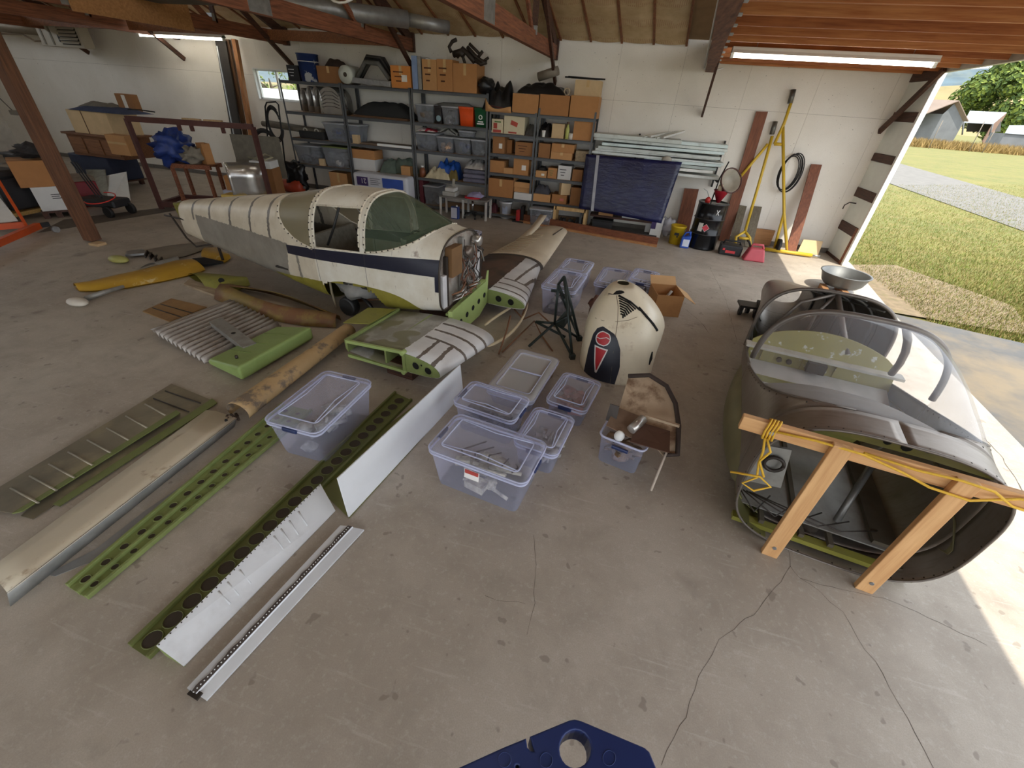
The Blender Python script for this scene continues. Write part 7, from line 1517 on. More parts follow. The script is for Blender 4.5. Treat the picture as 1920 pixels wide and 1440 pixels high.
# table the boxes stand on
t, xa, xb, z0, z1 = ybox(138, 292, 206, 335, 8.0, .7, mat('trunk_blue', srgb(44, 52, 74), .6), 'footlocker', 'dark blue footlocker under the pile of boxes at left', 'footlocker', False, bev=.02)
ZT = z1
LG = root('saw_bench', (xa + 1, 8.4, 0), 'plain dark bench beneath the blue footlocker', 'bench')
for x in (xa + .08, xb - .08):
    for y in (8.06, 8.64): MB().bb((x - .04, y - .04, 0), (x + .04, y + .04, z0 - .03)).build('leg', MDARKW, LG)
MB().bb((xa - .03, 7.98, z0 - .03), (xb + .03, 8.72, z0)).build('top', MDARKW, LG)
CRT = root('wooden_crate', (xa + 1, 8.4, ZT), 'brown wooden drawer chest under the long carton', 'wooden chest'); p, q = py(132, 270, 7.95), py(222, 270, 7.95); zc = ZT + .42; MCH_ = wood('chest_wood', srgb(130, 86, 54), srgb(92, 58, 36), 0)
MB().bb((p.x, 7.95, ZT), (q.x, 8.7, zc)).build('body', MCH_, CRT, bev=.006); MB().bb((p.x - .06, 7.9, zc), (q.x + .06, 8.75, zc + .04)).build('top', MCH_, CRT, bev=.006)
for k in range(2): MB().bb((p.x + .52 + k * .48, 7.93, ZT + .06), (p.x + .96 + k * .48, 7.95, zc - .06)).build('drawer', wood('drawer_wood', srgb(146, 98, 60), srgb(108, 68, 40), 0), CRT, bev=.006)
MB().bb((p.x + .08, 7.93, ZT + .05), (p.x + .46, 7.95, zc - .05)).build('door_panel', wood('drawer_wood', srgb(146, 98, 60), srgb(108, 68, 40), 0), CRT, bev=.006)
zt = py(180, 210, 8.0).z
p, q = py(131, 225, 7.98), py(204, 228, 7.98); LC = root('carton', ((p.x + q.x) / 2, 8.3, zc + .04), 'long tan carton on the drawer chest at left', 'cardboard box')
MB().bb((p.x, 7.98, zc + .04), (q.x, 8.65, zt)).build('body', CARDS[4], LC, bev=.006); MB().bb((p.x + .42, 7.975, zc + .04), (p.x + .44, 7.985, zt)).build('seam', OPR, LC)
heap('blue_mat', zt, 124, 197, 228, 'dark blue padded mat draped on the long carton', 'mat', CL('matblue', srgb(56, 66, 96)), Y=8.3, dep=.35, seed=41, jit=.3)
heap('plastic_bundle', zt + .06, 142, 188, 190, 'grey plastic wrapped bundle on the blue mat', 'bundle', CL('greybundle', srgb(118, 112, 102)), Y=8.35, dep=.25, seed=42, jit=.6)
p, q = py(206, 190, 8.3), py(236, 190, 8.3); t = root('carton', ((p.x + q.x) / 2, 8.6, zt), 'small upright carton with white tape behind the blue mat', 'cardboard box'); MB().bb((p.x, 8.45, zt), (q.x, 8.6, py(220, 176, 8.3).z)).build('body', CARDS[3], t, bev=.005); MB().bb((p.x + .18, 8.447, zt + .02), (p.x + .28, 8.449, py(220, 176, 8.3).z - .02)).build('tape', MPAPER, t)
q = py(275, 208, 8.3); MB().tube([py(240, 205, 8.2), py(262, 206, 8.2), py(290, 210, 8.2)], .012, 6).build('antenna_rod', MSLOT, label='thin dark rod sticking out right of the blue mat', cat='rod')
ybox(203, 254, 238, 290, 7.72, .22, CARDS[2], 'carton', 'yellowish carton in front of the drawer chest', 'cardboard box')
MB().quadslab([pz(204, 384), pz(244, 376), py(236, 322, 7.75), py(196, 330, 7.75)], (-.01, .02, 0)).build('white_board', MWHITE, label='white board leaning under the boxes at left', cat='board')
MB().quadslab([py(178, 372, 7.7) * 1, pz(206, 380), py(196, 318, 7.85), py(160, 318, 7.85)], (0, .02, 0)).build('grey_board', CL('greyboard', srgb(150, 150, 138)), label='grey green board leaning behind the white one', cat='board')
# dark red steel rack frame
MRK = mat('rack_red', srgb(84, 50, 44), .6, .2, .15, 8)
RA = pz(304, 392); RB = pz(474, 238, 1.60); RB.z = 0; RKt = root('steel_rack', (RA + RB) / 2, 'large dark red angle iron rack standing left of the fuselage tail', 'steel rack')
up = Vector((0, 0, 1.60)); d_ = (RB - RA).normalized(); n_ = Vector((-d_.y, d_.x, 0)); n_ = n_ if n_.x < 0 else -n_
for o in (Vector((0, 0, 0)), n_ * .75):
    for a in (RA, RB): MB().bar(a + o, a + o + up * (1 if o.length < .1 else .12), .07, .07, (0, 1, 0)).build('post', MRK, RKt)
    MB().bar(RA + o + Vector((0, 0, .10)), RB + o + Vector((0, 0, .10)), .07, .10).build('bottom_rail', MRK, RKt)
MB().bar(RA + up, RB + up, .08, .09).build('top_rail', MRK, RKt)
for a in (RA, RB): MB().bar(a + Vector((0, 0, .10)), a + n_ * .75 + Vector((0, 0, .10)), .08, .08).build('cross_rail', MRK, RKt)
for k in (.4, .5, .75): MB().box(RA.lerp(RB, k) + up + Vector((0, 0, -.09)), (.05, .05, .10)).build('bracket', MRK, RKt)
for k in (.45, .62): MB().bar(RA.lerp(RB, k) + up + Vector((0, 0, .06)), RA.lerp(RB, k + .14) + up + Vector((0, 0, .06)), .07, .025).build('offcut', wood('offcut', srgb(190, 160, 120), srgb(150, 120, 84), 1), RKt)
# things inside / behind the rack
def rk(s, t_, z): return RA.lerp(RB, s) + n_ * t_ + Vector((0, 0, z))
SWB = root('saw_horse', rk(.25, .5, 0), 'orange brown wooden stand with glass panes behind the rack', 'wooden stand')
for s in (.12, .42):
    for t_ in (.35, .75): MB().bar(rk(s, t_, .0), rk(s, t_, .78), .06, .05, (0, 1, 0)).build('leg', MREDW, SWB)
MB().bar(rk(.08, .35, .78), rk(.46, .35, .78), .06, .06).build('rail', MREDW, SWB); MB().bar(rk(.08, .75, .78), rk(.46, .75, .78), .06, .06).build('rail', MREDW, SWB); MB().bar(rk(.10, .35, .12), rk(.44, .35, .12), .05, .06).build('rail', MREDW, SWB)
b = MB(); b.hexa([rk(.08, .33, .81), rk(.46, .33, .81), rk(.46, .78, .81), rk(.08, .78, .81)], [rk(.08, .33, .83), rk(.46, .33, .83), rk(.46, .78, .83), rk(.08, .78, .83)]); b.build('top', MREDW, SWB)
def lump(c, r, m, name, lab, cat, seed=1, jit=.5):
    return MB().ball(c, r, 22, 14, jit, seed).build(name, m, label=lab, cat=cat)
lump(rk(.16, .5, 1.10), (.28, .36, .28), mat('tarp_navy', srgb(34, 56, 120), .5, var=.3, scale=12), 'blue_tarp', 'bunched blue tarp heaped on the wooden stand', 'tarp', 3, .6)
lump(rk(.30, .5, .98), (.20, .22, .16), CL('greyrag', srgb(130, 122, 108)), 'grey_rag', 'grey rags beside the bunched blue tarp', 'rag', 6, .6)
t, w = carton('carton', (rk(.40, .55, 0).x, rk(.40, .55, 0).y), .16, .24, .38, 70, 'upright tan carton beside the blue tarp', None, CARDS[0], z0=.83)
MB().quadslab([rk(.55, 1.0, .55), rk(1.0, 1.0, .55), rk(.97, 1.15, 1.35), rk(.52, 1.15, 1.35)], (-.03, .03, 0)).build('folding_table', CL('tabletop', srgb(104, 98, 86)), label='grey brown folding table top leaning behind the rack', cat='table', bev=.01)
def rkbox(s, t_, z, L, W, H, m, lab, name='carton', cat='cardboard box'):
    c = rk(s, t_, z); a = math.degrees(math.atan2(d_.y, d_.x)); tt = root(name, c, lab, cat, rz=rad(a)); MB().box(c + Vector((0, 0, H / 2)), (L, W, H), M=Matrix.Rotation(rad(a), 3, 'Z')).build('body', m, tt, bev=.006)
    if cat == 'cardboard box': MB().box(c + Vector((0, 0, H + .001)), (L, .05, .002), M=Matrix.Rotation(rad(a), 3, 'Z')).build('tape', MTAPE, tt)
    return tt
rkbox(.64, .55, .15, .62, .42, .22, mat('white_blue_box', srgb(180, 182, 200), .6, var=.1), 'white and blue flat box inside the rack', cat='flat box'); rkbox(.64, .55, .37, .46, .34, .28, CARDS[0], 'orange brown carton on the flat box inside the rack')
rkbox(.86, .80, .15, .40, .40, .65, CARDS[3], 'brown carton behind the polished sheet in the rack'); rkbox(.86, .75, .80, .42, .40, .14, MWHITE, 'white flat box on the brown carton in the rack', cat='flat box')
c0, c1 = rk(.60, .10, .17), rk(.88, .12, .17)
FMt = root('foam_blocks', rk(.62, .2, .15), 'yellow foam slabs stacked at the foot of the rack', 'foam')
for k, (s0, s1, z) in enumerate(((.52, .80, .15), (.55, .76, .25))):
    MB().hexa([rk(s0, .05, z), rk(s1, .05, z), rk(s1, .5, z), rk(s0, .5, z)], [rk(s0, .05, z + .09), rk(s1, .05, z + .09), rk(s1 - .02, .5, z + .09), rk(s0 + .02, .5, z + .09)]).build('slab', mat('foam_yellow', srgb(206, 176, 92), .85, var=.1), FMt, bev=.01)
rows = []
for i in range(15):
    t_ = i / 14; a = -.5 + 1.5 * t_
    rows.append([rk(.66 + .32 * t_, .06 + .20 * math.sin(2.6 * t_) ** 1., z) for z in (.16, .4, .65, .95)])
MB().grid(rows).build('polished_sheet', SP, label='curved polished aluminium sheet standing in the rack', cat='metal sheet', thick=.004)
MB().tube([rk(.80, .6, .97), rk(.9, .7, 1.06), rk(.98, .6, 1.02), rk(.9, .5, .96), rk(.75, .65, .99)], .02, 6).build('bent_pipe', CL('pipegrey', srgb(140, 134, 110)), label='bent pale pipe lying on the white box in the rack', cat='pipe')
# hand cart with hose by the window
HC = root('hand_truck', py(515, 330, 9.75), 'black hand truck handle with coiled hoses by the window', 'hand truck'); Yh = 9.6
hcp = lambda x, y: py(x, y, Yh)
MB().tube([hcp(508, 335), hcp(497, 200), hcp(500, 192), (hcp(517, 191)), hcp(522, 196), hcp(537, 330)], .016, 8).build('handle_frame', MBLK, HC)
for k in range(4): c = hcp(515, 232) + Vector((.02 * k, -.02 * k, 0)); MB().tube(arc(c, .36 + .03 * k, .3 + .2 * k, 6.0, 22, (.45, 0, 0), (0, 0, .8)), .012, 7).build('hose', MBLK, HC)
c = hcp(500, 275); MB().tube(arc(c, .34, 0, 6.28, 26, (.8, .2, 0), (0, 0, 1)), .05, 8).build('wheel_tyre', MBLK, HC)
c = hcp(530, 300); c.z = .35; lump(c + Vector((.1, .25, 0)), (.30, .2, .34), mat('black_film', srgb(22, 22, 24), .35), 'black_bag', 'black plastic bag slumped beside the hand truck', 'bag', 9, .5)
q = pz(518, 345); CYc = root('ochre_canister', (q.x, q.y, 0), 'ochre yellow canister standing before the black bag', 'canister'); MB().lathe([(.01, 0), (.11, 0), (.12, .02), (.10, .34), (.06, .38), (.01, .38)], (q.x, q.y, 0), 16).build('body', mat('ochre', srgb(170, 134, 72), .5), CYc); MB().cyl((q.x, q.y, .38), (q.x, q.y, .42), .03, 10).build('neck', MGALV, CYc)
# generator
G0 = pz(8, 425); GN = root('generator', (-10.85, 5.4, 0), 'black portable generator on a wheeled frame at far left', 'generator'); 
gx, gy = -10.85, 5.40; MGN = mat('gen_black', srgb(40, 40, 42), .5)
MB().box((gx, gy, .42), (.75, .55, .50), rz=.15).build('body', MGN, GN, bev=.03); MB().box((gx, gy, .72), (.68, .5, .14), rz=.15).build('fuel_tank', MGN, GN, bev=.05)
MB().box((gx + .05, gy - .285, .60), (.34, .02, .16), rz=.15).build('control_panel', mat('panel_pale', srgb(170, 170, 168), .5), GN)
for k in range(4): MB().box((gx - .06 + .075 * k, gy - .30 + .011 * k, .60 + .03 * (k % 2)), (.045, .012, .05), rz=.15).build('socket', MBLK, GN)
for s in (-1, 1): MB().tube([(gx + s * .36, gy - .27, .08), (gx + s * .37, gy - .27, .85), (gx + s * .36, gy - .2, .90), (gx + s * .36, gy + .25, .90), (gx + s * .36, gy + .28, .08)], .018, 8).build('frame_tube', MGALV, GN)
MB().box((gx, gy - .05, .12), (.85, .7, .06), rz=.15).build('wood_base', wood('pallet', srgb(190, 156, 92), srgb(150, 118, 66), 0), GN)
for s in (-1, 1): MB().cyl((gx + s * .38, gy - .3, .06), (gx + s * .42, gy - .3, .06), .06, 12).build('caster', MBLK, GN)
# orange engine hoist at the frame edge
MOR = mat('hoist_orange', srgb(206, 84, 34), .45); HO = root('engine_hoist', (-9.9, 4.75, 0), 'orange steel engine hoist leg with caster at the left edge', 'engine hoist')
MB().bar(pz(-60, 480, .13), pz(72, 423, .13), .07, .09).build('leg', MOR, HO); MB().bar(pz(-70, 430, .13), pz(50, 421, .13), .07, .09).build('leg', MOR, HO)
MB().bar(pz(48, 421, .16), py(-6, 333, pz(48, 421).y + .1), .04, .05).build('brace', MOR, HO); MB().bar(pz(72, 423, .13), pz(92, 420, .13), .05, .07).build('toe', MBLK, HO)
q = pz(104, 430, .05); MB().cyl(q + Vector((-.03, 0, 0)), q + Vector((.03, 0, 0)), .05, 14).build('caster', MGALV, HO)
b = MB(); b.quadslab([pz(-30, 420, .18), pz(32, 415, .18), py(-2, 372, pz(10, 415).y), py(-50, 372, pz(10, 415).y)], (0, .02, 0)); b.build('white_guard', MWHITE, label='white curved guard panel behind the orange hoist', cat='panel')
# black tote, cartons, mower trolley
q = py(30, 310, 7.0); TTb = root('black_tote', (q.x, 7.2, 0), 'black plastic tote with lid on a stand at far left', 'tote'); x0, x1 = py(14, 310, 7).x, py(62, 310, 7).x; zt, zb_ = py(40, 290, 7).z, py(40, 330, 7).z
MB().bb((x0, 7, zb_), (x1, 7.5, zt - .05)).build('body', MGN, TTb, bev=.02); MB().bb((x0 - .03, 6.97, zt - .05), (x1 + .03, 7.53, zt)).build('lid', mat('lid_black', srgb(60, 60, 62), .5), TTb, bev=.015); MB().bb((x0 + .05, 7.05, 0), (x1 - .05, 7.45, zb_)).build('stand', MDARKW, TTb)
w, h = fbox((80, 397), (140, 392), 352, .5, .12)
t = root('carton', w(.5, .5, 0), 'white lettered carton under the brown one beside the post', 'cardboard box'); hexw(w).build('body', mat('white_carton', srgb(206, 204, 200), .7, var=.04), t, bev=.006); 
for k in range(3): MB().quadslab([w(.50, -.004, .66 - .08 * k), w(.85 - .1 * (k % 2), -.004, .66 - .08 * k), w(.85 - .1 * (k % 2), -.004, .69 - .08 * k), w(.50, -.004, .69 - .08 * k)], (0, -.001, 0)).build('print', MBLK, t)
z2 = .12 + h; PL = root('pallet', w(.5, .5, -.3), 'low wooden pallet under the two cartons', 'pallet')
for k in range(3): hexw(w, -.05 + .4 * k, .15 + .4 * k, -.05, 1.05, -.12 / h + .0, -.03 / h).build('runner', MDARKW, PL)
hexw(w, -.05, 1.05, -.05, 1.05, -.03 / h, -.001).build('deck', MDARKW, PL)
t = root('carton', w(.5, .5, 1), 'big brown carton stacked on the white lettered one', 'cardboard box'); hexw(w, -.25, 1.0, 0, 1.1, 1.0, 2.05).build('body', CARDS[1], t, bev=.006); hexw(w, -.25, 1.0, .5, .56, 2.05, 2.055).build('tape', MTAPE, t)
c = w(.6, .6, 2.05); lump(c + Vector((0, 0, .12)), (.30, .2, .10), CL('blkor', srgb(44, 40, 40)), 'black_coat', 'black and orange coat lying on the big carton', 'coat', 12, .5)
w2, h2 = fbox((138, 392), (200, 385), 350, .5); t = root('red_cooler', w2(.5, .5, 0), 'dark red cooler box behind the trolley', 'cooler'); hexw(w2, k1=1.15).build('body', mat('cooler_red', srgb(130, 26, 34), .45), t, bev=.02); hexw(w2, -.02, 1.02, -.02, 1.02, 1.15, 1.35).build('lid', CL('coolerlid', srgb(124, 108, 92)), t, bev=.015)
q = pz(195, 402); MT = root('wheeled_trolley', (q.x, q.y, 0), 'black wheeled trolley with long wire handles and a red hoop', 'trolley')
MB().box((q.x, q.y + .1, .22), (.75, .4, .14), rz=.2).build('deck', MGN, MT, bev=.03)
for k, (dx, dy) in enumerate(((.34, -.12), (.34, .3), (-.34, -.12), (-.34, .3))): MB().cyl((q.x + dx, q.y + dy - .03, .10), (q.x + dx, q.y + dy + .03, .10), .10, 16).build('wheel', MBLK, MT)
for k in range(3): MB().tube([(q.x - .12 + .08 * k, q.y + .1, .28), py(133 + 5 * k, 304, q.y + .35)], .012, 6).build('handle_wire', MBLK, MT)
MB().tube(arc((q.x + .25, q.y - .1, .34), .26, -2.2, 2.0, 20, (1, .1, 0), (0, .8, .25)), .010, 6).build('red_hoop', mat('hoop_red', srgb(206, 54, 40), .5), MT)
# dark rubber mat strip on the floor
MB().quadslab([pz(70, 437, .001), pz(335, 394, .001), pz(318, 388, .001), pz(120, 412, .001)], (0, 0, .004)).build('floor_mat', CL('matfloor', srgb(92, 82, 72)), label='long dark rubber mat on the floor before the left clutter', cat='mat')
# ================================================================ right half of the back wall
# blue tarp covered panel on a low trestle
TP = root('tarp_panel', (-.1, 9.7, .4), 'large navy tarpaulin wrapped panel leaning in front of the shelves', 'tarp panel')
def m_tarp():
    m, nt, bs = _nt('navy_tarp'); v = coord(nt); n = noi(nt, v, 2.2, 4, .6); w_ = noi(nt, coord(nt, scale=(1, 1, 2.5)), 7, 4, .6, .6)
    setin(nt, bs.inputs['Base Color'], mixc(nt, ramp(nt, n, .3, .75), srgb(15, 14, 46), srgb(22, 28, 76))); bs.inputs['Roughness'].default_value = .33; bump(nt, bs, w_, .4, .03); return m
tl, tr, bl, br = py(1099, 289, 9.80), py(1279, 304, 9.80), py(1085, 390, 9.60), py(1238, 419, 9.60); br = py(1240, 419, 9.60)
rows = []
for i in range(17):
    a = tl.lerp(bl, i / 16); b_ = tr.lerp(br, i / 16); rows.append([a.lerp(b_, j / 20) + Vector((0, -.03 * math.sin(math.pi * j / 20) * math.sin(math.pi * i / 16) + .012 * noise.noise(Vector((j * .6, i * .5, 0))), 0)) for j in range(21)])
MB().grid(rows).build('tarp', m_tarp(), TP, thick=.07, off=1)
s0, s1 = tl.lerp(tr, .13), bl.lerp(br, .17); MB().quadslab([s0 + Vector((-.03, -.035, 0)), s0 + Vector((.03, -.035, 0)), s1 + Vector((.03, -.045, 0)), s1 + Vector((-.03, -.045, 0))], (0, -.004, 0)).build('grey_strap', mat('duct_tape', srgb(150, 150, 156), .35), TP)
# base trestle and what stands beneath
TS = root('low_trestle', (-.1, 9.5, 0), 'low trestle with white uprights beneath the tarp panel', 'trestle')
fl_, fr_ = pz(1066, 432), pz(1231, 463); bl_ = pz(975, 416)
MB().bar(bl_ + Vector((0, .05, .10)), fr_ + Vector((0, .05, .10)), .05, .14).build('front_board', wood('trestle_red', srgb(140, 84, 54), srgb(98, 54, 34), 0), TS); MB().bar(bl_ + Vector((0, 0, .02)), fr_ + Vector((0, 0, .02)), .09, .04).build('floor_strip', wood('trestle_pale', srgb(196, 142, 92), srgb(150, 100, 60), 0), TS)
for x, y in ((1100, 426), (1212, 446)): p = pz(x, y - 4) + Vector((0, .12, 0)); MB().bb((p.x - .06, p.y, 0), (p.x + .06, p.y + .05, .52)).build('white_upright', MWHITE, TS)
MB().bb((-.80, 9.95, .28), (.72, 10.3, .32)).build('shelf', MDARKW, TS); MB().bb((-.80, 9.9, .0), (.72, 10.35, .05)).build('bottom_board', mat('dark_sheet', srgb(72, 68, 64), .7), TS)
for x0, x1, z0, z1, m, lab, nm in ((-.62, -.30, .32, .46, CARDS[2], 'cream slotted box on the trestle shelf', 'carton'), (-.10, .28, .32, .46, MWHITE, 'white flat box in the middle of the trestle shelf', 'carton'), (.42, .66, .32, .42, CARDS[1], 'small brown box at the right of the trestle shelf', 'carton')):
    t = root(nm, ((x0 + x1) / 2, 10.1, z0), lab, 'cardboard box'); MB().bb((x0, 9.98, z0), (x1, 10.25, z1)).build('body', m, t, bev=.004); MB().bb((x0 + .05, 9.978, z0 + .07), (x1 - .05, 9.98, z0 + .10)).build('slot', OPR, t)
BK_ = root('battery_box', (-.5, 9.95, .05), 'black battery box on the trestle bottom board', 'battery box'); MB().bb((-.72, 9.92, .05), (-.28, 10.15, .20)).build('body', MGN, BK_, bev=.01); MB().bb((-.73, 9.91, .20), (-.27, 10.16, .24)).build('lid', MBLK, BK_, bev=.006)
q = pz(1228, 448); HB2 = root('paint_carton', (q.x, q.y + .2, 0), 'white and purple printed carton at the tarp corner', 'carton'); MB().bb((q.x - .14, q.y + .1, 0), (q.x + .10, q.y + .35, .42)).build('body', MWHITE, HB2, bev=.005); MB().bb((q.x - .14, q.y + .097, .18), (q.x - .04, q.y + .10, .40)).build('print', mat('print_purple', srgb(62, 44, 96), .5), HB2)
lump(Vector((q.x + .22, q.y + .2, .25)), (.14, .12, .18), mat('clear_bag', srgb(186, 186, 194), .35, var=.1), 'plastic_bag', 'white plastic bag beside the printed carton', 'bag', 14, .5)
# aluminium siding stack on the wall brackets
SD = root('siding_stack', (.35, 10.2, 1.2), 'stack of pale aluminium siding lengths on wall brackets', 'siding'); MSD = [mat('siding_%d' % k, c, .45, .25, .08, 6, stain=srgb(150, 148, 138), stscale=5) for k, c in enumerate((srgb(208, 212, 206), srgb(224, 224, 218), srgb(190, 196, 190), srgb(200, 214, 212)))]
x0, x1 = py(1113, 260, 10.0).x, py(1365, 285, 10.0).x
zz = [1.25, 1.32, 1.40, 1.45, 1.50, 1.55, 1.60, 1.66, 1.74]
for k, z in enumerate(zz):
    y0 = 9.98 + .06 * (k % 3); xa = x0 + .06 * ((k * 5) % 4) - (.0 if k > 3 else -.9); xb = x1 - .05 * ((k * 3) % 4); dz = (-.02 if k % 2 else .01)
    MB().hexa([(xa, y0, z), (xb, y0, z - dz), (xb, 10.45, z - dz), (xa, 10.45, z)], [(xa, y0, z + .052), (xb, y0, z + .052 - dz), (xb, 10.45, z + .052 - dz), (xa, 10.45, z + .052)]).build('siding_length', MSD[k % 4], SD, bev=.004)
MB().bb((x0, 9.92, 1.80), (x1 - .9, 10.48, 1.87)).build('siding_length', MSD[2], SD, bev=.004); MB().bb((x1 - 1.25, 10.05, 1.79), (x1 - .02, 10.46, 1.85)).build('siding_length', MSD[3], SD, bev=.004)
for k in range(4): p, q = py(1203 + k * 12, 272, 9.95), py(1246 + k * 12, 250, 10.35); MB().bar((p.x, 9.93, 1.87 + .02 * (k % 2)), (q.x, 10.4, 1.95 + .02 * k), .06, .03).build('offcut', MSD[k % 2], SD)
for x in (x0 + .9, x1 - .03): MB().bb((x - .015, 10.47, 1.05), (x + .015, 10.53, 1.9)).build('bracket_post', MBLK, SD); MB().bb((x - .015, 9.95, 1.20), (x + .015, 10.5, 1.24)).build('bracket_arm', MBLK, SD)
q = py(1250, 300, 9.95); MB().ball((q.x, 9.98, q.z), (.10, .06, .07), 12, 8).build('wire_clump', CL('clump', srgb(170, 164, 150)), SD)
# boards leaning on the wall
MBR = wood('red_board', srgb(138, 82, 52), srgb(98, 54, 34), 2); MBG = wood('grey_board_wood', srgb(122, 112, 90), srgb(86, 76, 60), 2)
def leanboard(top_l, top_r, bot, lab, m, Yt=10.50, dep=.30, th=.03, mid=None):
    a, b_ = py(*top_l, Yt), py(*top_r, Yt); w_ = b_.x - a.x; q = pz(*bot); c = (a + b_) / 2
    q.y = min(q.y, Yt - .08)
    MB().bar(q + Vector((0, 0, .012)), c, w_, th, (0, -1, .2)).build('leaning_board', m, label=lab, cat='board', group='boards leaning on the white wall')
leanboard((1418, 209), (1440, 209), (1356, 452), 'tall red brown board leaning left of the yellow tow bars', MBR)
leanboard((1521, 308), (1541, 309), (1480, 478), 'shorter red brown board leaning near the doorway', MBR)
leanboard((1284, 352), (1310, 356), (1276, 440), 'short dark red board between the tarp and the drum', MBR)
leanboard((1386, 385), (1400, 387), (1372, 462), 'grey weathered board behind the drum', MBG); leanboard((1413, 386), (1428, 389), (1402, 464), 'second grey weathered board behind the tow bar', MBG)
MB().bb((2.75, 10.44, .02), (3.15, 10.5, .34)).build('plywood_offcut', MPLY, label='small square plywood offcut low on the wall', cat='board')
# drum
DR = root('oil_drum', (1.63, 9.66, 0), 'black steel oil drum with a red diamond label and white X', 'drum'); dc = Vector((1.63, 9.66, 0)); MDR = mat('drum_black', srgb(24, 24, 26), .22, .3, .1, 6)
prof = [(.02, 0), (.275, 0), (.29, .01), (.285, .03), (.28, .28), (.292, .295), (.292, .31), (.28, .325), (.28, .57), (.292, .585), (.292, .60), (.28, .615), (.283, .86), (.292, .87), (.292, .885), (.28, .885), (.275, .87), (.02, .87)]
MB().lathe(prof, dc, 40).build('shell', MDR, DR)
for z in (.303, .593, .878): MB().tube(arc(dc + Vector((0, 0, z)), .288, 0, 6.283, 40), .009, 6).build('hoop', mat('hoop_steel', srgb(70, 70, 72), .3, .6), DR)
cd_ = lambda a, z, r=.283: dc + Vector((r * math.sin(a), -r * math.cos(a), z))
def curved(a0, a1, z0, z1, m, nm, r=.284, tilt=0): return MB().grid([[cd_(a0 + (a1 - a0) * j / 6, z, r) for j in range(7)] for z in (z0, z1)]).build(nm, m, DR)
def diamond(a, z, s, m, nm, r): return MB().add([cd_(a + s / .283 * x, z + s * y, r) for x, y in ((0, 1), (1, 0), (0, -1), (-1, 0))], [(3, 2, 1, 0)]).build(nm, m, DR)
diamond(-.22, .44, .075, mat('hazard_white', srgb(226, 214, 212), .5), 'hazard_label', .290); diamond(-.22, .44, .066, mat('hazard_red', srgb(206, 64, 78), .5), 'hazard_label', .292)
curved(-.75, -.42, .36, .52, MPAPER, 'side_label', .2845)
for s in (-1, 1): MB().tube([cd_(.28 - .10, .74 - s * .05, .286), cd_(.28 + .10, .74 + s * .05, .286)], .009, 5).build('chalk_x', mat('chalk', srgb(220, 220, 220), .8), DR)
# on the drum
FN = root('red_funnel', dc + Vector((.10, 0, .885)), 'red plastic funnel standing upside down on the drum', 'funnel'); MB().lathe([(.02, 0), (.03, .0), (.14, .22), (.15, .23), (.13, .22), (.02, .02)], dc + Vector((.06, -.03, .886)), 20).build('cone', mat('funnel_red', srgb(164, 36, 48), .4), FN)
PN2 = root('drain_pan', dc + Vector((.16, 0, 1.1)), 'cream round drain pan tipped on the red funnel', 'pan'); Mx = Matrix.Rotation(rad(62), 3, 'X') @ Matrix.Rotation(rad(25), 3, 'Y')
MB().lathe([(.01, 0), (.15, 0), (.20, .10), (.21, .10), (.16, -.01), (.01, -.01)], dc + Vector((.13, .06, 1.25)), 24, Mx).build('bowl', mat('pan_cream', srgb(150, 142, 126), .5), PN2); MB().tube([dc + Vector((.13, .06, 1.25)) + Mx @ Vector((.225 * math.cos(a), .225 * math.sin(a), .11)) for a in [k * math.pi / 14 for k in range(28)]], .012, 6, closed=True).build('dark_rim', mat('rim_brown', srgb(74, 40, 34), .6), PN2)
q = dc + Vector((-.14, -.06, .875)); OC = root('oil_can', q, 'small red oil can with spout on the drum', 'oil can'); MB().lathe([(.01, 0), (.05, 0), (.05, .07), (.02, .10), (.01, .10)], q, 14).build('body', mat('oilcan_red', srgb(176, 42, 36), .4), OC); MB().tube([q + Vector((0, 0, .1)), q + Vector((-.06, 0, .2)), q + Vector((-.14, -.02, .24))], .006, 6).build('spout', MGALV, OC)
q = dc + Vector((.02, -.10, .875)); MB().cyl(q + Vector((0, .05, .23)), q + Vector((0, .05, .33)), .045, 14).build('filter_can', mat('filter_cream', srgb(206, 190, 160), .5), label='small cream can standing in the red funnel', cat='can')
PM = MB(); PM.tube([dc + Vector((-.05, .05, .875)), dc + Vector((-.03, .06, 1.3)), dc + Vector((.05, .10, 1.6))], .012, 6); PM.build('dipstick_rod', MBLK, label='thin black rod standing on the drum', cat='rod')
